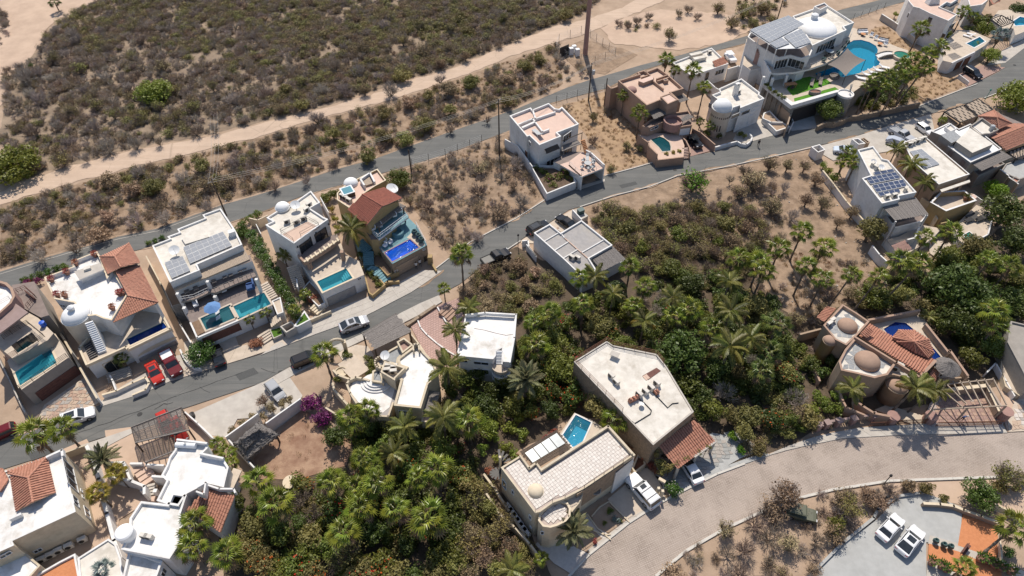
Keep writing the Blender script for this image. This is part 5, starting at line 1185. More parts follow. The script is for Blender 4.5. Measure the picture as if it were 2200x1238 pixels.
# ---- P: grey roofed house beside the black pickup
P_ = house('grey_roof_house','low white house with grey roof divided by kerbs and grey thatch canopy','house',1240,540)
blk(P_,N1((210,465),(470,320),(655,468),(1000,258),(1515,670),(1125,890),(1250,1090),(1030,1190),(890,1080),(715,912)),4.2,0,'white','roof_grey',.35,.2)
for q in (((390,600),(612,470)),((560,752),(780,615)),((710,880),(930,745)),((655,468),(720,550)),((1000,795),(1365,585)),((720,550),(1110,890))): lowwall(P_,N1(*q),4.05,.25 if q[1] == (1110,890) else .3,.16,'white' if q[1] != (1110,890) else 'roof_pink','roof_kerb')
boards(P_,N1((1170,895),(1528,695),(1740,905),(1345,1110)),3.7,40,'thatch',gap=.02,seed=41,along=1,jitter=.01,pname='thatch_canopy')
blk(P_,N1((1180,980),(1340,1130),(1700,930),(1640,850)),2.4,0,'white','deck_dark',.3,.2)
yard('driveway',N1((0,640),(0,590),(480,300),(790,115),(860,80),(1000,250),(660,460),(480,330),(215,480),(200,640)),'deck',.155)
flagstones('paving_stones',N1((560,400),(660,460),(720,420),(620,340)),.4,['stone_b','tile_pale'],.17,P_,seed=5)
lowwall(P_,N1((20,600),(110,590),(130,700),(245,855)),1.5,1.5,.2,'white','garden_wall'); lowwall(P_,N1((90,660),(240,850)),1.5,1.5,.18,'white','garden_wall')
blk(P_,N1((855,90),(980,60),(1112,185),(1010,240)),1.2,0,'concrete','concrete',.0); lowwall(P_,N1((855,85),(1000,240)),1.7,1.7,.2,'white','garden_wall')
m = MB(); p = P(*c1(N1,985,140),1.2); m.box((p.x,p.y,1.65),(1.1,.9,.9),.5,'pot_teal'); m.box((p.x,p.y,2.12),(1.2,1.0,.08),.5,'pot_teal'); o = m.build('transformer_box',label='green electrical transformer box on the pale plinth beside the street',cat='utility box')
m = MB(); q = world(N1((1055,1115),(1165,1080),(1175,1100),(1065,1140)),3.9); m.prism([(v.x,v.y) for v in q],3.88,4.0,'plastic_blue'); m.build('blue_tarpaulin',label='folded bright blue tarpaulin on the grey roof edge by the palms',cat='tarpaulin')

# ---- Q: white box house with round stair landings
Q_ = house('box_house','white flat-roofed house with roof stair and stacked round landings','house',1045,740)
blk(Q_,N2((228,205),(460,172),(838,196),(815,480),(755,775),(680,770),(672,600),(596,640),(590,700),(560,740),(150,700),(128,655)),6.0,0,'white','roof_chalk',.35,.2)
lowwall(Q_,N2((228,205),(460,178),(835,200)),6.5,.6,.25,'white'); lowwall(Q_,N2((838,196),(815,480),(760,775)),6.5,.6,.25,'white')
m = MB(); q = world(N2((680,615),(760,610),(740,790),(680,800)),4.0); m.prism([(v.x,v.y) for v in q],2,4.0,'deck_dark'); m.build('stair_well',Q_)
steps(Q_,c1(N2,634,640),c1(N2,632,805),6.0,4.6,1.0,9,'white_clean'); lowwall(Q_,N2((672,600),(668,800)),5.9,1.2,.15,'white')
for z,y in ((4.6,822),(3.2,822),(1.9,822)):
    p = P(*c1(N2,655,822),4.6); m = MB(); m.lathe((p.x,p.y,z),[(1.3,-.5),(1.42,-.2),(1.42,.25),(1.3,.25),(1.3,0),(0,0)],'deck' if z > 4 else 'white',22); m.build('landing',Q_)
a_,b_ = c1(N2,150,700),c1(N2,560,740)
win(Q_,a_,b_,6.0,*c1(N2,415,790),2.2,.7); win(Q_,a_,b_,6.0,*c1(N2,415,890),2.2,1.2); win(Q_,a_,b_,6.0,*c1(N2,210,765),1.0,.6)
m = MB(); v = [P(*c1(N2,*a),5.66) + Vector((0,0,.03)) for a in ((330,370),(450,390),(600,430),(720,455),(800,440))]; m.tube(v,.025,'pot_clay',4); m.build('cable',Q_)

# ---- R: cream curved house
Rr = house('curved_house','cream curved-wall house with whitewashed roofs and round lower terrace','house',840,830)
blk(Rr,[(855,770),(894,740),(901,742),(910,755),(931,776),(942,805),(920,824),(904,877),(846,871),(861,816),(849,812),(871,790),(856,785)],5.6,0,'cream','roof_chalk',.35,.3)
blk(Rr,[(826,776),(856,785),(871,790),(849,812),(848,817),(818,799)],6.3,0,'cream','concrete',.9,.2)
blk(Rr,N3((650,700),(700,660),(770,630),(850,570),(950,515),(1060,590),(965,680),(950,770),(780,720),(735,850),(770,1010),(610,985),(620,850),(720,800)),4.8,0,'cream','slate',.25,.25)
blk(Rr,N3((945,460),(1040,408),(1160,500),(1020,610)),5.7,0,'cream','paver_pink',.6,.22)
lowwall(Rr,[(x,y) for x,y in N3(*arc(740,730,90,80,100,270,8))],5.4,.9,.22,'cream'); lowwall(Rr,N3((1165,570),(1160,500),(1200,480),(1235,500),(1240,560)),6.2,1.3,.22,'cream')
blk(Rr,N4((183,265),(205,232),(260,207),(320,215),(380,238),(500,250),(640,245),(600,440),(548,550),(465,545),(275,440),(210,340)),3.6,0,'cream','roof_grey',.0); lowwall(Rr,N4((465,545),(275,440),(215,345),(183,265),(205,230),(262,205),(320,215),(380,235)),4.4,1.2,.28,'cream'); lowwall(Rr,N4((465,545),(548,550),(590,430)),4.4,1.0,.25,'cream')
m = MB(); q = world(N4((210,330),(240,250),(330,225),(480,260),(620,265),(560,470),(500,520),(290,430)),3.62); m.prism([(v.x,v.y) for v in q],3.5,3.63,'roof_chalk'); m.build('terrace_floor',Rr)
p = P(*c1(N4,447,262),3.6)
for i,r in enumerate((2.3,1.85,1.4)): m = MB(); m.lathe((p.x,p.y,3.6 + i*.22),[(r,0),(r,.22),(0,.22)],'white',22,1,.75); m.build('round_step',Rr)
a_,b_ = c1(N4,600,455),c1(N4,830,480); win(Rr,a_,b_,5.6,*c1(N4,700,515),1.9,.8)
boards(Rr,N4((905,318),(1005,340),(955,500),(848,512)),4.0,16,'timber_grey',gap=.15,seed=51); blk(Rr,N4((850,520),(960,510),(940,600),(840,600)),3.0,0,'cream','roof_peach',.3,.2)
T = thing('timber_carport','weathered grey board carport roof beside the cream curved house at the street','carport',P(*c1(N3,800,330),0))
boards(T,N3((490,355),(935,85),(1135,330),(650,562)),3.1,24,'timber_grey',gap=.06,seed=52,single=False,pname='board_roof')
for a in ((500,365),(930,100),(1120,330),(650,545),(700,240)): post(T,*c1(N3,*a),3.0,0,.2,'timber_dark')
for a,b in (((495,360),(935,92)),((650,555),(1130,330)),((570,460),(1030,215))): beam(T,c1(N3,*a),c1(N3,*b),2.95,.15,.22,'timber_dark')
T = thing('arched_gateway','cream arched garden gateway standing at the edge of the street','gateway',P(*c1(N3,180,560),0)); a = P(*c1(N3,90,620),0); b = P(*c1(N3,275,590),0); d = (b - a).normalized(); m = MB()
for q in (a,b): m.box((q.x,q.y,1.2),(.55,.55,2.4),math.atan2(d.y,d.x),'cream'); m.box((q.x,q.y,2.5),(.65,.65,.2),math.atan2(d.y,d.x),'coping')
m.build('pillar',T); m = MB(); c = (a + b)/2; L = (b - a).length/2; m.tube([c + d*(L*math.cos(x)) + Vector((0,0,2.3 + 1.1*math.sin(x))) for x in [math.pi*i/12 for i in range(13)]],.22,'cream',8); m.build('arch',T)
steps(Rr,c1(N3,270,700),c1(N3,470,900),.5,1.4,3.0,5,'deck'); yard('paved_path',N3((160,600),(400,500),(560,520),(640,640),(520,850),(400,760),(250,760)),'deck',.17)
lowwall(Rr,N3((100,840),(160,900),(300,950)),1.6,1.4,.3,'cream','garden_wall'); lowwall(Rr,N3((90,1010),(110,1100),(230,1230),(330,1340)),1.6,1.6,.3,'cream','garden_wall'); lowwall(Rr,N4((0,475),(110,545)),1.4,1.4,.25,'cream','garden_wall')
p = P(*c1(N3,200,860),1.0); m = MB(); m.lathe((p.x,p.y,0),[(.95,0),(1.0,1.0),(.85,1.0),(.8,.8),(0,.8)],'cream',18); m.build('round_planter',Rr)
wallthing('white kerb curving across the brick driveway',N3((1215,155),(1260,270),(1350,370),(1480,480),(1620,580),(1740,650)),.35,.25,.2,'white'); wallthing('white kerb by the rounded entry steps under the palms',N3((1485,0),(1560,130),(1620,230)),.5,.4,.2,'white')
wallthing('cream side wall along the brick driveway',N3((1110,330),(1240,490),(1340,640)),2.2,2.2,.2,'cream'); wallthing('low dark stone edging across the top of the brick driveway',N3((1085,230),(1240,120),(1450,-20)),.6,.5,.5,'stone'); ES = thing('entry_steps','rounded pinkish entry steps under the palms at the south kerb','steps',P(*c1(N3,1630,70),0)); steps(ES,c1(N3,1560,10),c1(N3,1700,130),.9,.2,2.4,4,'adobe')

# ---- S: long white-roofed stone house with tiled carport
S_ = house('long_house','long stone house with big white flat roof and iron rail','house',1370,860)
blk(S_,N5((45,195),(285,45),(330,75),(650,140),(722,230),(922,562),(625,805)),6.5,0,'stone','roof_white',.12,.2,cap='concrete')
rail(S_,N5((400,560),(45,195),(285,45),(330,75),(650,145),(700,210)),6.5,1.0,'wood_brown',1.6,3)
m = MB(); q = world(N5((545,300),(650,240),(682,262),(590,328)),6.42); m.prism([(v.x,v.y) for v in q],6.3,6.44,'maroon'); m.build('stairwell_shade',S_)  # dark slab on the uncut roof imitates the shaded stairwell hole
steps(S_,c1(N5,560,318),c1(N5,590,300),6.44,6.46,.8,2,'roof_pink',solid=False)
def clay(nx,ny,sx,sy,lab):
    p = P(nx,ny,6.4); t = thing('clay_flue',lab,'chimney',(p.x,p.y,6.4)); m = MB(); m.box((p.x,p.y,6.7),(sx,sy,.6),.5,'terracotta'); m.build('flue_base',t); m = MB()
    for i in range(3 if sx > 1.2 else 1): m.box((p.x + (i - (1 if sx > 1.2 else 0))*.55*math.cos(.5),p.y + (i - (1 if sx > 1.2 else 0))*.55*math.sin(.5),7.15),(.3,.5,.35),.5,'terracotta',.6)
    m.build('flue_top',t)
clay(*c1(N5,478,480),1.5,.5,'triple terracotta chimney flue on the long white roof'); clay(*c1(N5,648,428),.6,.6,'square terracotta chimney box on the long white roof')
for q in (((520,470),(560,500),(612,555),(605,580),(490,650),(470,635)),((605,400),(640,440),(730,535),(765,505),(810,500))): m = MB(); m.tube([P(*c1(N5,*a),6.38) + Vector((0,0,.08)) for a in q],.07,'plastic_black',5); m.build('roof_pipe',S_)
m = MB(); p = P(*c1(N5,340,160),6.4); m.box((p.x,p.y,7.1),(1.3,.9,.06),-.5,'concrete'); 
for s in (-.5,.5): m.bar((p.x + s,p.y,6.4),(p.x + s,p.y,7.1),.06,.06,'concrete')
m.build('roof_table',label='small concrete table casting a shadow on the long white roof',cat='table')
T = thing('tiled_carport','terracotta tiled carport overgrown with creeper above the white sedan','carport',P(*c1(N7,540,300),0))
tiles(T,[(*c1(N7,308,240),4.4),(*c1(N7,600,45),4.4),(*c1(N7,768,215),3.3),(*c1(N7,470,437),3.3)],'terracotta',pitch=.36,course=.5,amp=.1)
for a in ((320,250),(470,430),(760,220),(620,320)): post(T,*c1(N7,*a),3.2,0,.35,'concrete')
beam(T,c1(N7,600,345),c1(N7,770,222),3.2,.3,.35,'concrete')
G_ = thing('gateway','pale square gateway frame beside the driveway and flowering bush','gateway',P(*c1(N7,340,600),0))
for a in ((318,590),(350,612)): post(G_,*c1(N7,*a),2.2,0,.35,'coping','pillar')
beam(G_,c1(N7,318,515),c1(N7,370,545),2.3,.4,.3,'coping')
blk(S_,N7((105,430),(150,320),(200,350),(215,400),(125,470)),1.1,0,'cream','wood_brown',.4,.2)

# ---- T: tiled terrace house
T_ = house('tile_terrace_house','pale house with roof terrace of white tiles, round bay and small dome','house',1220,1040)
to = N6((100,340),(213,270),(265,343),(305,312),(335,352),(728,97),(880,266),(588,462),(475,520),(405,545),(330,598),(300,606))
blk(T_,to,7.0,0,'cream','tile_stain',.3,.2)
lowwall(T_,N6((335,352),(728,97),(880,266)),7.3,.5,.3,'cream'); lowwall(T_,N6((213,270),(265,343),(305,312),(335,352)),7.2,.4,.25,'cream')
def tilefloor(root,pts,z,size,ang,mats,name='floor_tiles',seed=2):
    r = random.Random(seed); pp = [(v.x,v.y) for v in world(pts,z)]; pp = [tuple(v) for v in inset(pp,.22)]; xs = [a for a,b in pp]; ys = [b for a,b in pp]; cx,cy = sum(xs)/len(xs),sum(ys)/len(ys); ca,sa = math.cos(ang),math.sin(ang); m = MB(); n = int(40/size)
    for i in range(-n,n):
        for j in range(-n,n):
            u,v = i*size,j*size; x,y = cx + u*ca - v*sa,cy + u*sa + v*ca; h = size*.5
            if all(inpoly(x + du*ca - dv*sa,y + du*sa + dv*ca,pp) for du in (-h,h) for dv in (-h,h)):
                m.box((x,y,z + .02),(size*.94,size*.94,.05 + r.uniform(-.006,.006)),ang,mats[1] if (i + j) % 2 and r.random() < .8 else (mats[2] if r.random() < .012 else mats[0]))
    return m.build(name,root,kind='stuff')
tilefloor(T_,to,6.72,.42,heading(c1(N6,335,352),c1(N6,728,97),7),['tile_white','tile_pale','tile_stain'])
bay = N6((318,650),(325,610),(360,570),(405,545),(450,533),(490,545),(508,580),(505,625),(480,655),(430,680),(390,692),(345,685))
blk(T_,bay,6.4,0,'cream','tile_stain',.5,.22,cap='coping'); tilefloor(T_,bay,5.95,.42,.8,['tile_white','tile_pale','tile_stain'])
dome(T_,*c1(N6,303,478),6.8,.95,.6,'coping','roof_dome',drum=.15)
rail(T_,N6((300,600),(400,540),(475,515),(588,458),(870,272)),7.0,.6,'metal_dark',1.5,1)
blk(T_,N6((475,490),(590,470),(560,545),(515,600),(500,560),(480,530)),6.0,0,'cream','deck',.1,.1)
a_,b_ = c1(N6,588,462),c1(N6,880,266)
c,t,n = wallhit(a_,b_,7,*c1(N6,680,440)); m = MB(); m.bar(c - t*4.0 + n*.06 - Vector((0,0,.3)),c + t*3.6 + n*.06 - Vector((0,0,.3)),.12,4.6,'stone'); m.build('stone_facing',T_)
blk(T_,N6((765,352),(880,272),(880,285),(775,372)),6.0,0,'white','deck_dark',0); garage(T_,a_,b_,7,*c1(N6,815,360),3.0,1.9,'white',4)
a_,b_ = c1(N6,100,340),c1(N6,300,606)
for x,y,w_,h_ in ((170,485,.5,1.0),(272,632,.5,1.0),(120,440,.9,2.0),(275,690,.4,.4)): win(T_,a_,b_,7.0,*c1(N6,x,y),w_,h_,mull=0)
win(T_,c1(N6,345,685),c1(N6,390,692),6.4,*c1(N6,342,722),.4,.9,mull=0)
pt = N6((462,150),(538,32),(628,76),(576,192),(522,222))
blk(T_,N6((440,150),(530,20),(640,68),(700,110),(560,240),(500,230)),2.6,0,'white','deck',0,holes=[holepts(pt,2.6)])
pool('small blue pool squeezed behind the tile terrace house',pt,2.6,'basin_cyan','water_turquoise',1.4,'pool','white',.2)
boards(T_,N6((208,248),(428,118),(515,222),(300,352)),5.0,26,'timber_dark',gap=.25,seed=61,pname='pergola_slats')
for i in range(4):
    a = [(240,255),(430,135),(480,195),(285,312)]; u0,u1 = i/4,(i + 1)/4 - .02; q = [P(*c1(N6,*x),5.15) for x in a]; m = MB(); m.poly([q[0].lerp(q[1],u0),q[0].lerp(q[1],u1),q[3].lerp(q[2],u1),q[3].lerp(q[2],u0)],'glass_pale'); m.build('roof_pane',T_)
SP = thing('spiral_staircase','dark spiral staircase at the left corner of the tile terrace house','staircase',P(*c1(N6,95,330),0)); p = P(*c1(N6,95,330),5)
m = MB(); m.tube([(p.x,p.y,0),(p.x,p.y,7.4)],.18,'coping',8); m.build('pole',SP)
for i in range(20): a = i*.42; m = MB(); m.box((p.x + .8*math.cos(a),p.y + .8*math.sin(a),.4 + i*.33),(1.3,.3,.07),a,'metal_dark'); m.build('tread',SP)
for i in range(6): m = MB(); p = P(*c1(N6,148 + i*20,572 + i*29),.5); m.box((p.x,p.y,.35),(1.3,.5,.6),-.9,'white'); m.build('bench_block',label=ordlab(i,6,'white bench block','white bench blocks','in the alley by the tile terrace house'),cat='bench',group='white bench blocks in the alley')
wallthing('pale boundary wall running down left of the tile terrace house',N6((15,495),(90,610),(180,690),(270,790),(330,870)),2.0,2.0,.25,'cream')
wallthing('second stepped pale wall beside the bench blocks',N6((0,380),(60,460),(150,600),(240,740)),.8,.8,.3,'cream')
p = P(*c1(N6,655,480),3.2); m = MB(); m.lathe((p.x,p.y,3.2),[(0,-.2),(.5,0),(.7,.35),(.6,.35),(.4,.1),(0,0)],'concrete',16); m.build('stone_bowl',T_)

# ---- U: adobe house with three domes
U_ = house('domed_adobe_house','tan adobe house with large domes, slab roofs and clay tile pavilion','house',1860,760)
u1 = N8((155,185),(285,43),(385,105),(465,160),(385,250),(310,320),(235,282),(200,238)); u2 = N8((260,430),(300,350),(372,265),(650,436),(590,520),(500,542),(380,512),(275,490))
blk(U_,u1,5.6,0,'tan','roof_white',.6,.25,cap='adobe'); blk(U_,u2,5.6,0,'tan','roof_white',.6,.28,cap='adobe')
flagstones('slab_floor',N8((170,200),(290,70),(450,165),(380,250),(310,310),(225,275)),.78,['slate'],5.0,U_,single=True,seed=7,gap=.05,th=.03); flagstones('slab_floor',N8((272,485),(285,400),(372,285),(635,440),(585,515),(500,535),(390,505)),.85,['slate'],5.0,U_,single=True,seed=8,gap=.05,th=.03)
dome(U_,*c1(N8,317,192),5.1,1.5,1.0,'adobe','dome'); dome(U_,*c1(N8,450,432),5.1,1.85,1.25,'adobe','dome'); dome(U_,*c1(N8,197,290),4.9,.95,.7,'adobe','dome',drum=4.9,dmat='tan'); dome(U_,*c1(N8,655,590),3.6,1.5,.8,'adobe','dome',drum=3.6,dmat='tan')
tiles(U_,[(*c1(N8,395,257),5.3),(*c1(N8,470,178),4.3),(*c1(N8,912,425),4.3),(*c1(N8,812,517),5.3)],'terracotta',pitch=.36,amp=.1)
blk(U_,N8((395,262),(470,185),(905,430),(812,520)),4.1,0,'tan','deck_dark',0)
lowwall(U_,N8((372,265),(650,436),(800,530)),5.9,.8,.3,'adobe'); lowwall(U_,N8((820,522),(912,425)),5.2,.7,.4,'adobe')
oc = [(620,268),(668,218),(770,220),(868,282),(900,368),(862,406),(780,375),(655,300)]
for i in range(8): tiles(U_,[(*c1(N8,*oc[i]),4.9),(*c1(N8,*oc[(i + 1) % 8]),4.9),(*c1(N8,768,298),6.2)],'terracotta',pitch=.36,amp=.1)
for i in range(8): ridge(U_,(*c1(N8,*oc[i]),4.95),(*c1(N8,768,298),6.25),'terracotta_pale',.11)
for i in (1,2,3,4): post(U_,*c1(N8,*oc[i]),4.8,0,.3,'tan')
tiles(U_,[(*c1(N8,110,132),4.6),(*c1(N8,178,57),4.6),(*c1(N8,240,75),5.2),(*c1(N8,160,162),5.2)],'terracotta',pitch=.36,amp=.1)
tiles(U_,[(*c1(N8,405,240),6.2),(*c1(N8,450,194),6.2),(*c1(N8,498,226),5.9),(*c1(N8,452,270),5.9)],'terracotta',pitch=.36,amp=.1); tiles(U_,[(*c1(N8,832,590),4.0),(*c1(N8,900,474),4.0),(*c1(N8,945,497),3.4),(*c1(N8,880,605),3.4)],'terracotta',pitch=.36,amp=.1)
blk(U_,N8((590,520),(650,436),(800,530),(775,560),(735,565),(690,535),(630,520)),4.8,0,'tan','concrete',.4,.2); 
pu = N8((560,212),(640,165),(712,172),(765,215),(880,320),(947,398),(922,452),(868,410),(700,300),(600,258))
blk(U_,N8((468,168),(800,92),(1000,372),(1120,525),(935,545),(905,460),(700,330)),2.4,0,'tan','deck',0,holes=[holepts(pu,2.4)])
lowwall(U_,N8((460,150),(805,85)),3.6,3.6,.3,'tan','garden_wall',cap='adobe'); lowwall(U_,N8((850,180),(1003,372),(1010,355),(1130,525)),3.6,3.6,.3,'tan','garden_wall',cap='adobe'); lowwall(U_,N8((935,550),(1135,535)),2.6,2.6,.25,'tan','garden_wall'); lowwall(U_,N8((0,245),(135,210)),2.0,2.0,.3,'tan','garden_wall')
pool('deep navy blue pool curling round the octagonal tile pavilion',pu,2.4,'basin_navy','water_navy',1.4,'pool','deck',.25)
lowwall(U_,N8((240,550),(255,610),(290,700),(310,740),(430,790)),2.0,2.0,.3,'adobe','garden_wall'); lowwall(U_,N8((410,630),(385,700),(420,730),(500,780),(600,800)),2.0,2.0,.35,'adobe','garden_wall'); lowwall(U_,N8((60,430),(110,510),(130,560)),1.6,1.6,.3,'adobe','garden_wall'); lowwall(U_,N8((0,790),(130,745),(300,745)),.8,.8,.2,'adobe','garden_wall')
T = thing('thatched_umbrella','round grey thatched parasol beside the navy pool','palapa',P(*c1(N8,1000,465),2.4)); p = P(*c1(N8,1000,463),4.8); m = MB()
r_ = random.Random(4); prof = [(1.75,-.15),(1.85,-.05),(1.5,.22),(1.0,.5),(.5,.78),(.12,1.0),(0,1.08)]; m.lathe((p.x,p.y,4.6),prof,'thatch',40)
m.v = [(x + r_.uniform(-.05,.05),y + r_.uniform(-.05,.05),z + r_.uniform(-.05,.05)) for x,y,z in m.v]; m.build('thatch',T); m = MB(); m.tube([(p.x,p.y,2.4),(p.x,p.y,4.7)],.1,'timber_dark',6); m.build('pole',T)
T = thing('timber_pergola','open pale timber pergola over the tiled patio beside the adobe house','pergola',P(*c1(O1,850,450),0))
for a,b in (((500,492),(1155,458)),((612,272),(1042,225)),((560,203),(800,440)),((590,320),(785,485)),((680,242),(745,365)),((745,238),(850,412)),((820,234),(940,470)),((890,228),(1020,462)),((960,220),(1098,460)),((1035,215),(1157,450)),((500,492),(612,272))): beam(T,c1(O1,*a),c1(O1,*b),3.6,.15,.18,'timber_tan','rafter')
for a in ((505,495),(615,280),(1040,228),(1155,458),(820,475)): post(T,*c1(O1,*a),3.6,.3,.18,'timber_tan')
pts = O1((480,440),(620,310),(1000,275),(1160,520),(1120,640),(500,640),(440,560)); yard('patio',pts,'tile_stain',.3)
pf = yard('patio_floor',O1((490,445),(622,325),(990,285),(1140,520),(1105,625),(510,625)),'tile_stain',.31)
tilefloor(pf,O1((490,445),(622,325),(990,285),(1140,520),(1105,625),(510,625)),.33,.6,heading(c1(O1,500,640),c1(O1,1120,640)),['paver_pink','stone_b','tile_stain'])
wallthing('thick tan wall enclosing the pergola patio at the right',O1((620,320),(990,280),(1095,500)),1.8,1.5,.5,'tan','coping')
cols = [(165,545,1.5),(500,545,1.5),(1165,505,2.0)]
for i,(x,y,h) in enumerate(cols): p = P(*c1(O1,x,y),h); m = MB(); m.lathe((p.x,p.y,0),[(.85,0),(.8,h - .1),(.9,h - .1),(.9,h),(0,h + .02)],'rose',20); m.build('round_pillar',label=ordlab(i,3,'','round rose pillars','in the street fence of the adobe house'),cat='pillar',group='round rose pillars of the street fence')
def fence(lab,pl,h=1.2,gap=.18,mat='wood_brown'):
    t = thing('picket_fence',lab,'fence',P(*pl[0],0)); q = world(pl,.2); m = MB()
    for i in range(len(q) - 1):
        a,b = q[i],q[i + 1]; L = (b - a).length; k = int(L/gap)
        for j in range(k): p = a.lerp(b,j/k); m.bar(p,p + Vector((0,0,h)),.05,.04,mat)
    m.build('pickets',t,kind='stuff'); 
    for z in (.25,h - .15):
        m = MB()
        for i in range(len(q) - 1): m.bar(q[i] + Vector((0,0,z)),q[i + 1] + Vector((0,0,z)),.05,.07,mat)
        m.build('fence_rail',t)
    return t
fence('rust picket fence left of the middle rose pillar',O1((190,620),(470,615))); fence('rust picket fence in front of the pergola patio',O1((530,640),(840,635),(1110,625))); fence('short rust picket fence at the left end beside the balustrade',O1((-60,640),(120,635)))
BL = thing('balustrade','low rose balustrade wall with turned piers along the curved pavement','balustrade',P(1760,920,0))
for x,y in ((1757,918),(1775,913),(1800,909),(1832,904),(1876,897)): m = MB(); p = P(x,y,.8); m.box((p.x,p.y,.75),(.75,.75,1.5),.3,'rose'); m.box((p.x,p.y,1.55),(.9,.9,.14),.3,'roof_mauve'); m.build('pier',BL)
for a,b in (((1757,914),(1775,909)),((1775,909),(1800,905)),((1800,905),(1832,900)),((1832,900),(1876,893))):
    m = MB(); p,q = P(*a,.9),P(*b,.9); m.bar((p.x,p.y,1.2),(q.x,q.y,1.2),.35,.15,'roof_mauve')
    for i in range(7): u = p.lerp(q,(i + .5)/7); m.tube([(u.x,u.y,.15),(u.x,u.y,.6),(u.x,u.y,1.15)],.1,'cream',6)
    m.build('baluster_panel',BL)
yard('paved_path',[(1880,880),(1905,870),(1990,895),(1990,910),(1960,912)],'deck',.2)

# ---- V: large white house lower left
V_ = house('corner_villa','large white villa with blinding flat roof and orange tiled hips','house',80,1080)
blk(V_,O3((-90,250),(60,232),(258,158),(341,120),(417,462),(66,624),(76,648),(-90,722)),6.0,0,'cream','roof_chalk',.18,.2,cap='white')
zr,ze = 7.0,6.1
tiles(V_,[(*c1(O3,38,240),ze),(*c1(O3,262,158),ze),(*c1(O3,157,275),zr)],'terracotta',pitch=.36,amp=.1); tiles(V_,[(*c1(O3,58,265),ze),(*c1(O3,157,275),zr),(*c1(O3,182,410),zr),(*c1(O3,88,460),ze)],'terracotta',pitch=.36,amp=.1); tiles(V_,[(*c1(O3,157,275),zr),(*c1(O3,262,160),ze),(*c1(O3,308,355),ze),(*c1(O3,182,410),zr)],'terracotta',pitch=.36,amp=.1)
ridge(V_,(*c1(O3,157,275),zr + .05),(*c1(O3,182,410),zr + .05),'terracotta_pale'); ridge(V_,(*c1(O3,45,252),ze + .05),(*c1(O3,157,275),zr + .05),'terracotta_pale'); ridge(V_,(*c1(O3,262,158),ze + .05),(*c1(O3,157,275),zr + .05),'terracotta_pale')
tiles(V_,[(*c1(O3,-80,215),6.1),(*c1(O3,15,222),6.1),(*c1(O3,46,280),6.1),(*c1(O3,0,348),6.6),(*c1(O3,-80,300),6.9)],'terracotta',pitch=.36,amp=.1)
lowwall(V_,O3((258,158),(341,120),(345,150)),6.7,.7,.3,'white'); lowwall(V_,O3((55,500),(110,475)),6.6,.6,.3,'white')
a_,b_ = c1(O3,341,120),c1(O3,417,462)
win(V_,a_,b_,6.0,*c1(O3,388,262),4.2,3.0,mull=2); win(V_,a_,b_,6.0,*c1(O3,418,405),1.4,1.5); win(V_,a_,b_,6.0,*c1(O3,482,470),1.6,1.5); win(V_,a_,b_,6.0,*c1(O3,450,347),.5,.5,mull=0); win(V_,a_,b_,6.0,*c1(O3,458,382),.5,.5,mull=0)
win(V_,c1(O3,66,624),c1(O3,417,462),6.0,*c1(O3,210,677),.9,.6)
blk(V_,O3((-90,700),(-60,690),(85,645),(222,760),(160,830),(-90,900)),3.2,0,'cream','roof_chalk',.2,.2); win(V_,c1(O3,-60,722),c1(O3,76,648),6.0,*c1(O3,30,700),1.2,.6)
blk(V_,O3((170,830),(330,738),(415,695),(440,830),(440,900),(170,900)),2.4,0,'white','paver_orange',.3,.2,name='patio_block'); blk(V_,O3((430,720),(600,612),(640,640),(668,720),(680,830),(440,830)),2.6,0,'white','roof_white',.2,.2,name='patio_block')
yard('dirt_yard',O3((340,120),(480,60),(620,300),(660,500),(640,640),(520,660),(415,460)),'sand_pale',.13); yard('dirt_yard',[(225,925),(300,915),(350,1000),(330,1070),(250,1120),(240,1030)],'sand_pale',.135)
wallthing('thick white wall winding between villa and stepped white house',O3((480,100),(520,190),(545,280),(555,360),(590,470),(630,620),(665,715)),2.0,2.0,.45,'white')
wallthing('pale street wall above the lower left villa',O3((360,135),(470,95)),1.6,1.6,.2,'cream')

# ---- W: stepped white house
W_ = house('stepped_house','white house of stepped roof terraces with curved parapets and clay tiled wing','house',360,1090)
blk(W_,O4((388,62),(550,82),(556,110),(525,140),(560,155),(640,165),(672,215),(645,325),(540,300),(500,330),(440,362),(395,430),(335,420),(275,400),(330,290),(300,262),(330,205),(345,160),(375,120)),5.6,0,'white','roof_chalk',.45,.24)
blk(W_,O4((188,405),(335,422),(362,358),(440,370),(405,475),(430,590),(345,722),(78,670),(120,590),(125,500)),5.6,0,'white','roof_chalk',.45,.24)
blk(W_,O4((118,685),(205,700),(305,735),(260,860),(70,900)),4.6,0,'white','roof_chalk',.6,.24); lowwall(W_,O4((500,325),(545,300),(535,365),(495,350)),6.6,1.2,.2,'white'); lowwall(W_,O4((520,140),(640,165)),6.1,.6,.25,'white'); lowwall(W_,O4((388,62),(550,82)),6.0,.5,.25,'white')
tiles(W_,[(*c1(O4,540,335),5.2),(*c1(O4,708,370),5.2),(*c1(O4,628,578),4.3),(*c1(O4,448,455),4.3)],'terracotta',pitch=.36,amp=.1); lowwall(W_,O4((545,310),(620,335),(700,335),(708,355)),5.9,.7,.22,'white')
blk(W_,O4((545,335),(700,370),(630,575),(460,460)),4.0,0,'white','deck_dark',0)
p = P(*c1(O4,107,590),5.6); m = MB(); m.lathe((p.x,p.y,5.1),[(1.05,0),(1.08,1.3),(.9,1.45),(0,1.6)],'white_clean',24); m.build('water_tank',label='fat round white water tank on the corner of the stepped white house',cat='water tank')
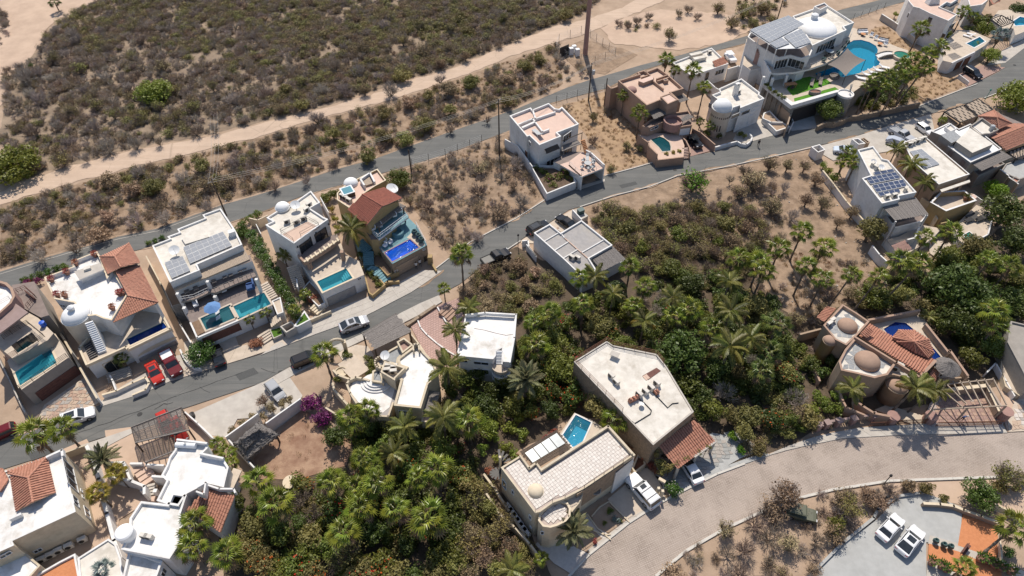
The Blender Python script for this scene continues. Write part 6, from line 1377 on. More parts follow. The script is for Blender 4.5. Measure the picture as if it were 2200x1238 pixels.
p = P(*c1(O4,437,95),5.6); m = MB(); a = heading(c1(O4,405,95),c1(O4,470,98),5.6); d = Vector((math.cos(a),math.sin(a),0)); c = Vector((p.x,p.y,5.6)); m.tube([c - d*1.35,c - d*1.2,c + d*1.2,c + d*1.35],.38,'white_clean',14); m.box((p.x,p.y,5.98),(.3,.25,.2),a,'metal_grey'); m.build('gas_tank',label='white cylindrical gas tank lying on the stepped house roof',cat='gas tank',smooth=False)
steps(W_,c1(O4,175,205),c1(O4,240,300),1.6,.9,2.0,4,'roof_pink'); steps(W_,c1(O4,232,310),c1(O4,238,375),.9,.3,1.5,4,'concrete'); m = MB(); q = world(O4((185,375),(272,375),(262,405),(180,400)),.25); m.prism([(v.x,v.y) for v in q],0,.25,'roof_pink'); m.build('landing',W_)
lowwall(W_,O4((130,195),(190,195)),2.2,2.2,.3,'white','garden_wall'); lowwall(W_,O4((215,200),(310,205)),2.2,2.2,.25,'white','garden_wall'); lowwall(W_,O4((250,265),(320,270)),2.4,2.4,.3,'white','garden_wall'); lowwall(W_,O4((0,255),(60,275),(130,290),(205,320),(205,360)),2.2,2.2,.35,'white','garden_wall'); lowwall(W_,O4((20,190),(90,188),(110,240),(130,290)),2.0,2.0,.3,'white','garden_wall')
for q in ((195,340),(265,345)): post(W_,*c1(O4,*q),1.3,0,.5,'white','gate_post')
a_,b_ = c1(O4,305,735),c1(O4,345,722); win(W_,c1(O4,260,860),c1(O4,305,735),4.6,*c1(O4,312,800),.9,1.2)
slab(W_,O4((640,325),(700,220),(745,235),(700,330)),3.6,.15,'deck','terrace'); boards(W_,O4((650,320),(670,215),(690,215),(665,325)),3.9,18,'timber_grey',gap=.5,seed=71)
T = thing('lath_pergola','ramshackle timber lath pergola shading a bright red car','pergola',P(*c1(O5,300,330),0))
boards(T,O5((75,268),(440,120),(500,285),(105,378)),2.8,46,'timber_grey',th=.04,gap=.62,seed=72,pname='laths',jitter=.02)
for i in range(10): a = (75 + 365*i/9,268 - 148*i/9); b = (105 + 395*i/9,378 - 93*i/9); beam(T,c1(O5,*a),c1(O5,*b),2.7,.1,.14,'timber_dark','rafter')
for i in range(7): a = (105 + 290*i/6,385 - 70*i/6); b = (175 + 215*i/6,525 - 80*i/6); beam(T,c1(O5,*a),c1(O5,*b),2.7,.1,.14,'timber_dark','rafter')
for a in ((78,270),(438,125),(498,288),(108,380),(178,520),(380,430)): post(T,*c1(O5,*a),2.7,0,.16,'timber_dark')
for a,b in (((75,266),(440,120)),((105,380),(500,286)),((178,525),(390,440))): beam(T,c1(O5,*a),c1(O5,*b),2.85,.16,.16,'timber_grey')
wallthing('white wall between the lath pergola yard and the concrete yard',O5((470,155),(560,235),(690,360)),1.6,1.6,.2,'white')
# ---- X: palapa and walled brown garden
X_ = thing('thatched_palapa','grey thatched palapa with raised ridge beside the walled brown garden','palapa',P(*c1(O5,990,360),0))
def thatch(px,zs,name,seed):
    q = [P(x,y,z) for (x,y),z in zip(px,zs)]; m = MB(); r = random.Random(seed)
    # eaves 0-3, ridge 4-5 ; subdivided rough faces
    for f in ((0,1,5,4),(2,3,4,5),(1,2,5),(3,0,4)):
        c = [q[i] for i in f]; c = c if len(c) == 4 else [c[0],c[1],c[2],c[2]]; n = 16; vs = []
        for i in range(n + 1):
            for j in range(n + 1):
                p = c[0].lerp(c[1],i/n).lerp(c[3].lerp(c[2],i/n),j/n); vs.append(p + Vector((r.uniform(-.09,.09),r.uniform(-.09,.09),r.uniform(-.1,.1) - .25*math.sin(math.pi*j/n)*.4)))
        m.add(vs,[(i*(n + 1) + j,(i + 1)*(n + 1) + j,(i + 1)*(n + 1) + j + 1,i*(n + 1) + j + 1) for i in range(n) for j in range(n)],'thatch')
    for e in range(4):
        a,b = q[e],q[(e + 1) % 4]
        for i in range(46): p = a.lerp(b,r.random()); m.bar(p + Vector((r.uniform(-.1,.1),r.uniform(-.1,.1),.05)),p + Vector((r.uniform(-.15,.15),r.uniform(-.15,.15),-.45)),.12,.03,'thatch')
    return m.build(name,X_)
thatch([c1(O5,*a) for a in ((825,385),(1005,222),(1155,320),(925,500),(900,370),(1030,300))],(2.4,2.4,2.4,2.4,3.9,3.9),'thatch_roof',1); thatch([c1(O5,*a) for a in ((860,360),(985,270),(1050,300),(915,420),(900,350),(1010,285))],(3.5,3.5,3.5,3.5,4.4,4.4),'thatch_cap',2)
for a in ((850,390),(1005,240),(1135,320),(930,480)): post(X_,*c1(O5,*a),2.4,0,.2,'timber_dark')
wallthing('white wall topped with dry creeper behind the thatched palapa',O5((768,335),(1000,168)),2.3,2.3,.2,'white'); wallthing('white wall from palapa to the magenta bougainvillea',O5((1063,235),(1312,58)),2.6,2.6,.2,'white'); wallthing('white side wall with ladder shadows left of the palapa',O5((772,340),(975,560)),1.8,1.8,.2,'white'); wallthing('thin white wall beside the magenta bush at the lower garden',O4((738,630),(850,500)),1.2,1.2,.15,'white')
p = P(*c1(O5,1240,668),.3); m = MB(); m.lathe((p.x,p.y,.12),[(1.0,0),(1.0,.3),(.8,.3),(0,.3)],'coping',18); m.build('round_well_cover',label='pale round stone cover at the bottom of the brown garden',cat='well cover')
# ---- Y right edge
Y_ = house('edge_house','grey-roofed house cut by the right edge below the big trees','house',2190,780)
blk(Y_,[(2165,735),(2172,690),(2215,700),(2240,760),(2215,830)],4.0,0,'greige','greige',.3,.2); blk(Y_,[(2150,790),(2160,700),(2170,740),(2205,830),(2190,850),(2160,830)],1.2,0,'cream','deck',.2,.15)
wallthing('low pale wall left of the house cut by the right edge',[(2120,800),(2140,780),(2163,820),(2180,850)],1.2,1.2,.2,'white')
# ---- Z lower right courtyard walls
wallthing('tan retaining kerb between grey court and the bright green tree',O6((320,232),(450,238),(560,252),(640,285),(780,335),(905,382)),.9,.9,.3,'tan','coping')
wallthing('low cream wall right of the orange paved terrace',O6((930,520),(945,600),(950,700)),.7,.7,.25,'coping'); wallthing('cream stepped wall behind the fan palm at right edge',O6((900,240),(1000,290),(1130,350)),1.2,1.2,.2,'coping')
wallthing('grey concrete kerb along the left edge of the car court',[(1732,1245),(1812,1165),(1878,1112),(1886,1095),(1928,1066),(1990,1056)],.45,.35,.35,'concrete_grey')
# ================================================================ VEHICLES
CARK = {  # length, width, belt, roof z, cabin base x0,x1, roof x0,x1, bonnet front z, tail z, wheel r
 'sedan': (4.6,1.82,.93,1.44,-1.75,1.05,-1.05,.25,.72,.98,.33),'suv': (4.7,1.92,1.05,1.68,-2.2,1.1,-1.95,.35,.85,1.05,.37),
 'coupe': (4.8,1.95,1.02,1.58,-2.25,1.1,-1.1,.3,.82,1.08,.38),'hatch': (4.1,1.78,.98,1.52,-1.95,1.0,-1.6,.25,.78,.98,.33),
 'big': (5.4,2.03,1.15,1.92,-2.55,1.05,-2.3,.45,1.0,1.15,.42),'pickup': (5.5,1.98,1.1,1.78,-.75,1.25,-.45,.6,.98,1.1,.41),'jeep': (4.0,1.85,1.1,1.8,-1.7,.6,-1.6,.45,1.05,1.1,.42),'cover': (4.6,1.9,1.0,1.4,-1.9,1.3,-1.2,.3,.7,.9,.3)}
def car(label,kind,mat,front,rear,z=.16,roofmat=None,extra=None,cat='car'):
    L,W,B,RZ,c0,c1_,r0,r1,fz,tz,wr = CARK[kind]; pa,pb = P(*front,.7),P(*rear,.7); c = (pa + pb)/2; ang = math.atan2(pa.y - pb.y,pa.x - pb.x)
    t = thing('parked_car' if kind not in ('pickup','jeep') else ('pickup_truck' if kind == 'pickup' else 'open_jeep'),label,cat,(c.x,c.y,z)); t.rotation_euler = (0,0,ang); WP[t] = Vector((0,0,0))
    def put(m,n,par=t,sm=False,mt=None):
        o = m.build(n,None,smooth=sm); o.parent = par; 
        if par is not t: o.location = o.location - par.location
        return o
    h = L/2; hw = W/2; m = MB(); hood = B - .06; tail = tz
    st = [(-h,.80,.45,tail - .12),(-h + .1,.93,.32,tail),(-h + .5,1,.28,tail),(-L*.28,1,.24,B),(0,1,.22,B),(c1_,1,.24,B),(h*.72,.985,.27,(hood + fz)/2 + .08),(h - .18,.92,.3,fz + .04),(h,.78,.42,fz - .14)]
    if kind == 'pickup': st = [(-h,.97,.4,tail - .02),(-h + .06,1,.34,tail),(-1.5,1,.3,tail),(-.85,1,.28,B)] + st[4:]
    vs = []; n = 8
    for x,w_,zb,zt in st:
        y = hw*w_
        for yy,zz in ((-y*.9,zb),(-y,zb + .18),(-y,zt - .22),(-y*.93,zt),(y*.93,zt),(y,zt - .22),(y,zb + .18),(y*.9,zb)): vs.append((x,yy,zz))
    k = len(st); m.add(vs,[(i*n + j,i*n + (j + 1) % n,(i + 1)*n + (j + 1) % n,(i + 1)*n + j) for i in range(k - 1) for j in range(n)] + [tuple(range(n))[::-1],tuple((k - 1)*n + j for j in range(n))],mat)
    put(m,'body')
    if kind == 'pickup':
        m = MB(); m.box(((-h - .85)/2,0,tail + .012),(h - .85 - .2,W - .34,.02),0,extra or 'plastic_black'); put(m,'load_bed')
        m = MB()
        for s in (-1,1): m.box(((-h - .85)/2,s*(hw - .1),tail + .05),(h - .85,.14,.12),0,mat)
        m.box((-h + .05,0,tail + .05),(.12,W - .1,.12),0,mat); put(m,'bed_rail')
    if kind == 'cover':
        m = MB(); m.add([(c0,-hw*.9,B),(c1_,-hw*.9,B),(c1_,hw*.9,B),(c0,hw*.9,B),(r0,-hw*.7,RZ),(r1,-hw*.7,RZ),(r1,hw*.7,RZ),(r0,hw*.7,RZ)],[(4,5,6,7),(0,1,5,4),(1,2,6,5),(2,3,7,6),(3,0,4,7)],mat); put(m,'cover_top'); return t
    bw = hw*.9; rw = hw*(.74 if kind in ('sedan','coupe','hatch') else .82); g = .9 if kind != 'jeep' else .95
    b = [(c0,-bw,B - .01),(c1_,-bw,B - .01),(c1_,bw,B - .01),(c0,bw,B - .01)]; r = [(r0,-rw,RZ - .05),(r1,-rw,RZ - .05),(r1,rw,RZ - .05),(r0,rw,RZ - .05)]
    if kind != 'jeep':
        for nm,i in (('windscreen',1),('rear_window',3)): m = MB(); j = (i + 1) % 4; m.poly([b[i],b[j],r[j],r[i]],'glass_dark'); put(m,nm)
        for i in (0,2): m = MB(); j = (i + 1) % 4; m.poly([b[i],b[j],r[j],r[i]],'glass_dark'); put(m,'side_window')
        m = MB()
        for i in range(4): m.bar(b[i],r[i],.07,.07,mat)
        for s in (0,1): a,c_ = Vector(b[0 + s*3]),Vector(b[1 + s*2]); d,e = Vector(r[0 + s*3]),Vector(r[1 + s*2]); m.bar(a.lerp(c_,.5),d.lerp(e,.5),.07,.05,mat)
        put(m,'pillar')
    m = MB(); o = .04; rm = roofmat or mat; m.add([(r0 - o,-rw - o,RZ - .07),(r1 + o,-rw - o,RZ - .07),(r1 + o,rw + o,RZ - .07),(r0 - o,rw + o,RZ - .07),(r0 + .12,-rw + .12,RZ),(r1 - .12,-rw + .12,RZ),(r1 - .12,rw - .12,RZ),(r0 + .12,rw - .12,RZ)],[(4,5,6,7),(0,1,5,4),(1,2,6,5),(2,3,7,6),(3,0,4,7)],rm); put(m,'roof')
    if extra == 'sunroof' or kind == 'coupe': m = MB(); m.box(((r0 + r1)/2 + .1,0,RZ + .005),((r1 - r0)*.6,rw*1.35,.02),0,'glass_dark'); put(m,'sunroof')
    if extra == 'rack':
        m = MB(); 
        for x in (-1.6,-.5): m.bar((x,-rw,RZ + .05),(x,rw,RZ + .05),.06,.05,'plastic_black')
        put(m,'roof_rack'); m = MB(); m.box((.1,0,RZ + .01),(.6,.8,.03),0,'glass_dark'); put(m,'sunroof')
    for x in (-L*.3,L*.31):
        for s in (-1,1):
            m = MB(); m.tube([(x,s*(hw - .2),wr),(x,s*(hw + .02),wr)],wr,'tyre',14); w_ = put(m,'wheel'); m = MB(); m.tube([(x,s*(hw + .0),wr),(x,s*(hw + .035),wr)],wr*.6,'rim',10); put(m,'rim',w_)
    for s in (-1,1):
        m = MB(); m.box((h - .12,s*hw*.66,fz - .06),(.2,.34,.13),0,'lamp_clear'); put(m,'headlight'); m = MB(); m.box((-h + .06,s*hw*.7,tail - .16),(.12,.34,.14),0,'lamp_red'); put(m,'taillight')
        m = MB(); m.box((c1_ - .35,s*(hw + .08),B + .02),(.12,.2,.13),0,mat); put(m,'wing_mirror')
    return t
car('silver coupe suv driving along the street past the sectional garage','coupe','car_silver',(788,687),(733,707),.12)
car('black suv on the south kerb beside the dirt yard and fan palm','suv','car_black',(682,762),(634,782),.12)
car('bright red sedan on the concrete drive, half shaded by the white house','sedan','car_red',(343,822),(322,780),extra='sunroof'); car('dark red pickup with white bed cover beside the red sedan','pickup','car_darkred',(378,799),(359,765),extra='car_white',cat='pickup truck')
car('black sedan beside the white flowering tree','sedan','car_black',(461,746),(474,783)); car('silver suv parked in the large concrete yard','hatch','car_grey',(606,858),(578,823))
car('white suv pulled off the street on the flagstone drive','suv','car_white',(190,889),(144,905),extra='sunroof'); car('red car under the timber lath pergola','sedan','car_red',(392,944),(372,905),cat='car'); car('second red car deeper under the lath pergola','hatch','car_red',(362,922),(350,895))
car('big white suv with roof rack on the driveway of the tile terrace house','big','car_white',(1353,1025),(1408,1089),extra='rack'); car('white sedan half under the creeper-grown tiled carport','sedan','car_white',(1472,990),(1495,1027))
car('white sedan on the grey court, left of the pair','sedan','car_white',(1934,1110),(1890,1158)); car('white coupe suv with dark sunroof, right of the pair','coupe','car_white',(1976,1136),(1932,1190))
car('black pickup with loaded bed parked beside the dry lot','pickup','car_black',(1095,541),(1036,567),.12,cat='pickup truck'); car('black suv by the kerb at the grey roofed house','suv','car_black',(1178,480),(1134,502),extra='sunroof'); car('dark grey sedan nose-out on the drive of the grey roofed house','sedan','car_black',(1201,467),(1231,489))
car('open white jeep behind the two small white houses','jeep','car_white',(1578,136),(1560,115)); car('black open jeep beside the curved steps of the pink house','jeep','car_black',(1503,318),(1483,296)); car('white hatchback on the drive near the grey-beige house','hatch','car_white',(2002,290),(1970,267)); car('silver pickup with boxy cap beside the small round hedge','pickup','car_silver',(1955,301),(1920,281),extra='car_grey',cat='pickup truck')
car('car under pale blue cover beside the silver pickup','cover','car_cover',(1945,312),(1912,300)); car('small pale blue car mostly hidden by palms on the concrete yard','hatch','car_bluewhite',(1798,322),(1826,326)); car('black suv on the pink brick drive of the corner house','suv','car_black',(2106,168),(2074,148)); car('camouflage-green buggy under the grey trees above the car court','jeep','car_olive',(1742,1110),(1698,1098),.1,roofmat='car_olive',cat='buggy'); car('dark red vehicle cut by the left edge of the photo','hatch','car_darkred',(-12,938),(16,926))
# ================================================================ LOOSE THINGS
def at(o,x,y,z): 
    p = P(x,y,z); o.location = (p.x,p.y,z); WP[o] = Vector(o.location)
def spread(make,spots,z,what,plural,where,cat,name,rot=0.0,s=1.0,rj=0.0):
    "first one is built, the others are copies; labels count from the left"
    spots = sorted(spots); n = len(spots); base = None; r = random.Random(n)
    for i,q in enumerate(spots):
        zz = q[2] if len(q) > 2 else z; p = P(q[0],q[1],zz); lb = ordlab(i,n,what,plural,where); a = rot + r.uniform(-rj,rj)
        if base is None: base = thing(name,lb,cat,(0,0,0),f'{plural} {where}'); make(base); o = base
        else: o = dup(base,label=lb)
        o.location = (p.x,p.y,zz); o.rotation_euler = (0,0,a); o.scale = (s,s,s)
        if n == 1 and 'group' in o: del o['group']
def mk_ac(t):
    m = MB(); m.box((0,0,.45),(1.0,.5,.85),0,'roof_white'); m.build('casing',t); m = MB(); m.tube([(-.15,-.25,.45),(-.15,-.28,.45)],.33,'metal_dark',14); m.build('fan_grille',t)
def mk_dish(t):
    m = MB(); m.tube([(0,0,0),(0,0,1.0)],.06,'metal_grey',6); m.build('mast',t); m = MB(); d = Vector((.1,-.35,.9)).normalized(); x = d.cross(Vector((0,0,1))).normalized(); y = x.cross(d)
    vs = []; 
    for r,k in ((0,0),(.5,.06),(.9,.2)): vs += [Vector((0,0,1.1)) + x*r*math.cos(2*math.pi*i/18) + y*r*math.sin(2*math.pi*i/18) + d*k for i in range(18)]
    m.add(vs,[(j*18 + i,j*18 + (i + 1) % 18,(j + 1)*18 + (i + 1) % 18,(j + 1)*18 + i) for j in range(2) for i in range(18)],'metal_white'); m.build('dish',t,smooth=True); m = MB(); m.bar(Vector((0,0,1.1)) - y*.8 + d*.2,Vector((0,0,1.1)) + d*.8,.04,.04,'metal_grey'); m.build('feed_arm',t)
def mk_lounger(mat='cloth_white'):
    def f(t):
        m = MB(); m.box((0,0,.3),(1.35,.62,.08),0,mat); m.build('seat',t); m = MB(); m.bar((.65,0,.32),(1.25,0,.68),.62,.08,mat); m.build('backrest',t)
        for x in (-.6,.6):
            for y in (-.25,.25): m = MB(); m.box((x,y,.13),(.06,.06,.26),0,'metal_white'); m.build('leg',t)
    return f
def mk_pot(leaf,pot='pot_clay'):
    def f(t):
        m = MB(); m.lathe((0,0,0),[(.22,0),(.36,.45),(.3,.45),(0,.4)],pot,12); m.build('pot',t); m = MB(); r = random.Random(3)
        for i in range(70): a,e = r.uniform(0,6.28),r.uniform(.2,1.5); d = Vector((math.cos(a)*math.cos(e),math.sin(a)*math.cos(e),math.sin(e))); q = Vector((0,0,.45)) + d*r.uniform(.15,.5); u = d.cross(Vector((0,0,1))).normalized()*.07; m.add([q - u,q + u,q + d*.2],[(0,1,2)],leaf)
        m.build('foliage',t)
    return f
def mk_urn(t): m = MB(); m.lathe((0,0,0),[(.25,0),(.5,.35),(.55,.65),(.38,.95),(.42,1.05),(.3,1.05),(.25,.8),(0,.7)],'pot_teal',16); m.build('vase',t,smooth=True)
def mk_chair(mat='cloth_white'):
    def f(t):
        m = MB(); m.box((0,0,.4),(.6,.6,.14),0,mat); m.build('seat',t); m = MB(); m.box((.27,0,.68),(.1,.6,.5),0,mat); m.build('backrest',t)
        for y in (-.28,.28): m = MB(); m.box((0,y,.52),(.5,.07,.1),0,mat); m.build('armrest',t)
    return f
def mk_table(mat='concrete',r=.6,h=.72):
    def f(t): m = MB(); m.lathe((0,0,h),[(r,-.04),(r,0),(0,0)],mat,18); m.build('table_top',t); m = MB(); m.tube([(0,0,0),(0,0,h - .04)],.06,'metal_dark',6); m.lathe((0,0,0),[(.3,0),(.28,.04),(0,.05)],'metal_dark',12); m.build('pedestal',t)
    return f
def mk_sofa(t):
    m = MB(); m.box((0,0,.3),(2.2,.9,.35),0,'cloth_white'); m.build('seat',t); m = MB(); m.box((0,.42,.65),(2.2,.16,.55),0,'metal_dark'); m.build('backrest',t)
    for x in (-.7,0,.7): m = MB(); m.box((x,.25,.58),(.65,.2,.4),0,'cloth_white'); m.build('cushion',t)
spread(mk_ac,K7((465,548),(612,555),(712,505)),7.85,'air conditioner','air conditioners','on the dome house roof','air conditioner','ac_unit',.5); spread(mk_ac,K7((755,375),(790,300)),7.85,'air conditioner','air conditioners','by the dome house roof notch','air conditioner','ac_unit',.9)
spread(mk_ac,N1((838,905),(932,915)),3.85,'air conditioner','air conditioners','on the grey divided roof','air conditioner','ac_unit',-.7); spread(mk_ac,N5((318,312),(352,355)),6.4,'air conditioner','air conditioners','left on the long white roof','air conditioner','ac_unit',-.9)
spread(mk_ac,N5((520,445),(566,425),(607,398),(650,365)),6.4,'air conditioner','air conditioners','in the row on the long white roof','air conditioner','ac_unit',-.9); spread(mk_ac,N3((830,800),(915,815),(820,860),(905,880)),5.4,'air conditioner','air conditioners','in the walled roof pit of the cream house','air conditioner','ac_unit',.1)
spread(mk_ac,O3((240,735),(290,710),(335,685),(390,660),(465,625)),.15,'air conditioner','air conditioners','along the south wall of the corner villa','air conditioner','ac_unit',.5); spread(mk_ac,N8((188,188),(208,165)),5.0,'air conditioner','air conditioners','on the smaller domed slab roof','air conditioner','ac_unit',.6); spread(mk_ac,N8((640,490),(665,470)),4.4,'air conditioner','air conditioners','beside the larger dome of the adobe house','air conditioner','ac_unit',-.5)
spread(mk_ac,M8((640,445),(720,432)),6.65,'air conditioner','air conditioners','at the front edge of the narrow white roof','air conditioner','ac_unit',.3); spread(mk_ac,M8((845,362),(480,85),(525,120)),6.65,'air conditioner','air conditioners','scattered on the narrow white roof','air conditioner','ac_unit',.9); spread(mk_ac,L1((365,545),(420,580),(320,520)),7.15,'air conditioner','air conditioners','behind the parapet beside the hot tub','air conditioner','ac_unit',-.5)
spread(mk_ac,[c1(L7,725,205)],3.8,'lone air conditioner','','on the roof of the single-storey white house','air conditioner','ac_unit',.4); spread(mk_ac,[c1(L7,1205,860)],5.7,'lone air conditioner','','beside the tall white chimney','air conditioner','ac_unit',.6); spread(mk_ac,M5((1320,580),(1360,560),(1420,540),(1450,520),(1500,505)),6.3,'air conditioner','air conditioners','at the top of the tan house roof','air conditioner','ac_unit',.2); spread(mk_ac,O4((215,605),(240,610)),5.15,'roof air conditioner','roof air conditioners','beside the round water tank','air conditioner','ac_unit',-.2); spread(mk_ac,M1((960,405),(975,440)),11.1,'air conditioner','air conditioners','between solar canopy and roof dome','air conditioner','ac_unit',.5)
spread(mk_dish,[c1(K5,430,730)],7.6,'large grey satellite dish','','on the roof of the grey solar panel house','satellite dish','satellite_dish',.3,.95); spread(mk_dish,[c1(K7,600,350)],7.85,'large satellite dish','','beside the small roof dome','satellite dish','satellite_dish',.3,.95); spread(mk_dish,[c1(L1,1060,470)],6.5,'big pale satellite dish','','behind the red gable roof','satellite dish','satellite_dish',.9,1.2)
spread(mk_dish,M8((485,70),(572,130)),6.65,'satellite dish','satellite dishes','on the narrow white house roof','satellite dish','satellite_dish',-.3,.6); spread(mk_dish,[c1(N5,535,520)],6.4,'small dark satellite dish','','near the roof pipes of the long house','satellite dish','satellite_dish',2.2,.45); spread(mk_dish,[c1(N3,800,690)],4.8,'pale green satellite dish','','on the cream house upper deck','satellite dish','satellite_dish',-.6,.8)
spread(mk_lounger(),M3((385,1170),(495,1112),(592,1078),(685,1040),(785,990)),5.0,'white lounger','white loungers','along the mansion pool edge','sun lounger','sun_lounger',2.7,1.25); spread(mk_lounger(),K6((640,560),(650,630)),2.75,'white lounger','white loungers','in the shallow sun-shelf pool','sun lounger','sun_lounger',.35,1.2); spread(mk_lounger(),M4((1080,490),(1130,465)),3.0,'lounger','loungers','behind the small corner-house pool','sun lounger','sun_lounger',-.7)
spread(mk_lounger('cloth_grey'),M2((885,515),(970,440),(1000,500)),5.1,'taupe lounger','taupe loungers','on the mansion lawn','sun lounger','sun_lounger',1.2,1.2); spread(mk_lounger('metal_grey'),[c1(L3,560,600)],6.25,'stacked grey loungers','','on the white cube house roof','sun lounger','sun_lounger',-1.0,1.5); spread(mk_lounger('cloth_grey'),K5((1060,1010),(1140,980),(1260,930),(1320,900),(920,1070)),4.75,'lounger','loungers','under the right slatted pergola balcony','sun lounger','sun_lounger',-1.0,1.1); spread(mk_lounger('cloth_grey'),K5((560,1200),(680,1160)),4.75,'lounger','loungers','under the left slatted pergola balcony','sun lounger','sun_lounger',-1.0,1.2)
spread(mk_urn,L2((1015,420),(1075,480),(1125,545)),3.65,'dark teal vase','dark teal vases','beside the vivid blue pool','vase','garden_vase'); spread(mk_chair(),L2((440,310),(330,350),(680,135),(770,60)),5.75,'white armchair','white armchairs','on the blue-shaded balcony','armchair','armchair',.5,1.25); spread(mk_chair(),L2((520,555),(525,630),(610,580)),3.65,'pale blue chair','pale blue chairs','on the shaded pool deck','chair','chair',.9,1.1)
spread(mk_chair('metal_grey'),L4((1580,260),(1560,390),(1690,410),(1780,300),(1770,250),(1770,390)),3.45,'wire chair','wire chairs','round the table on the carport terrace','chair','chair',.4); spread(mk_table('metal_grey',.7),[c1(L4,1670,330)],3.45,'round grey table','','on the terrace above the open carport','table','table'); spread(mk_lounger('metal_grey'),[c1(L4,1665,210)],3.45,'grey wire lounger','','behind the table on the carport terrace','sun lounger','sun_lounger',1.5)
spread(mk_sofa,[c1(M3,405,400)],5.0,'dark-backed white sofa','','beside the end wall of the mansion','sofa','sofa',.1,1.1); spread(mk_sofa,[c1(M3,745,545)],5.0,'white sofa','','facing the blue free-form pool','sofa','sofa',-.5); spread(mk_table('wood_orange',.5,.45),M3((410,440),(690,600)),5.0,'low coffee table','low coffee tables','on the mansion pool deck','table','coffee_table',0,1.2); spread(mk_chair(),M3((620,510),(780,610),(545,460)),5.0,'pool deck armchair','pool deck armchairs','near the white mansion sofas','armchair','armchair',1.0,1.2)
spread(mk_table('glass_pale',.95),[c1(M1,1240,715)],8.0,'round dining table','','on the upper mansion terrace','table','table'); spread(mk_chair('metal_dark'),M1((1190,770),(1240,775),(1280,765),(1210,680),(1270,665)),8.0,'dark chair','dark chairs','round the upper mansion terrace table','chair','chair'); spread(mk_urn,M1((1165,820),(1358,725),(1432,655),(1485,590)),8.0,'dark planter','dark planters','along the curved mansion terrace edge','planter','planter',0,.9)
m = MB(); p = P(*c1(M2,600,535),5.1); m.box((p.x,p.y,5.85),(2.6,1.1,.08),.2,'wood_orange'); t = thing('dining_table','orange wooden dining table on the mansion lawn','table',(p.x,p.y,5.05)); m.build('table_top',t); m = MB()
for sx in (-1.1,1.1):
    for sy in (-.4,.4): m.box((p.x + sx,p.y + sy,5.45),(.09,.09,.75),0,'wood_orange')
m.build('table_legs',t); spread(mk_chair('timber_dark'),M2((560,520),(620,575),(640,520),(590,490)),5.06,'dark chair','dark chairs','round the orange lawn table','chair','chair',.5)
t = thing('curved_sofa','round grey daybed with canopy near the sail mast','daybed',P(*c1(M2,1190,410),5.05)); p = P(*c1(M2,1190,410),5.05); m = MB(); m.lathe((p.x,p.y,5.05),[(1.1,0),(1.15,.5),(.9,.55),(.85,.4),(0,.4)],'timber_grey',20); m.build('base',t)
t = thing('round_planter_bench','oval wicker planter bench on the narrow lawn strip','planter',P(*c1(M2,925,630),5.05)); p = P(*c1(M2,925,630),5.05); m = MB(); m.lathe((p.x,p.y,5.05),[(1.3,0),(1.35,.7),(1.15,.7),(1.1,.5),(0,.5)],'timber_grey',22,1,.55); m.build('basket',t); m = MB(); m.lathe((p.x,p.y,5.57),[(1.1,0),(0,.05)],'pot_clay',20,1,.5); m.build('seat_pad',t)
t = thing('metal_sculpture','thin dark metal sculpture on the round stone turret','sculpture',P(*c1(M2,1390,590),5.4)); p = P(*c1(M2,1385,600),5.4); m = MB(); r_ = random.Random(5)
for i in range(9): m.bar((p.x + r_.uniform(-.4,.4),p.y + r_.uniform(-.3,.3),5.4),(p.x + r_.uniform(-.3,.3),p.y + r_.uniform(-.2,.2),6.6 + r_.uniform(0,.7)),.06,.06,'metal_grey')
m.build('bent_rods',t)
def parasol(lab,x,y,z,mat,r=1.5):
    p = P(x,y,z + 2.3); t = thing('parasol',lab,'parasol',(p.x,p.y,z)); m = MB(); m.tube([(p.x,p.y,z),(p.x,p.y,z + 2.4)],.035,'metal_white',6); m.build('pole',t)
    for i in range(8):
        a,b = 2*math.pi*i/8,2*math.pi*(i + 1)/8; m = MB(); m.poly([(p.x + r*math.cos(a),p.y + r*math.sin(a),z + 1.95),(p.x + r*math.cos(b),p.y + r*math.sin(b),z + 1.95),(p.x,p.y,z + 2.5)],mat); m.build('canopy_panel',t)
parasol('open light blue parasol on the shaded pool deck',*c1(K6,645,420),3.3,'cloth_blue',1.35)
spread(mk_pot('leaf_redpink'),K1((700,775),(905,680),(1020,560),(1275,445),(775,980),(880,985),(1600,960),(1650,950),(1510,1150)),6.9,'potted plant','potted plants','round the chalky roof terrace','potted plant','potted_plant',0,1.25); spread(mk_pot('leaf_dark'),M7((870,1000),(905,985)),3.5,'potted plant','potted plants','on the sunken tan terrace','potted plant','potted_plant',0,1.2); spread(mk_table('roof_peach',.75),[c1(M7,965,990)],3.5,'round pale table','','in the corner of the sunken tan terrace','table','table')
spread(mk_lounger('metal_dark'),M8((1545,700),(1560,660),(1660,690),(1690,670)),1.75,'dark lounger','dark loungers','beside the green corner pool','sun lounger','sun_lounger',.4,1.3); spread(mk_chair('cloth_white'),K6((440,400),(450,430),(750,250),(820,235)),3.35,'pale deck chair','pale deck chairs','in shade on the teal pool deck','chair','deck_chair',.6,1.3); spread(mk_chair('cloth_navy'),[c1(K6,1185,210)],3.35,'large navy cushion seat','','beside the deep teal pool','seat','cushion_seat',.4,2.2)
spread(mk_urn,O6((405,545),(470,575),(525,590)),.3,'potted spiky plant','potted spiky plants','along the upper concrete path','potted plant','potted_plant',0,.7); spread(mk_pot('leaf_hedge','pot_clay'),O6((370,720),(450,750),(490,775),(760,690),(815,700),(870,735),(930,760),(1005,790)),.3,'potted plant','potted plants','edging the orange paving','potted plant','potted_plant',0,1.5)
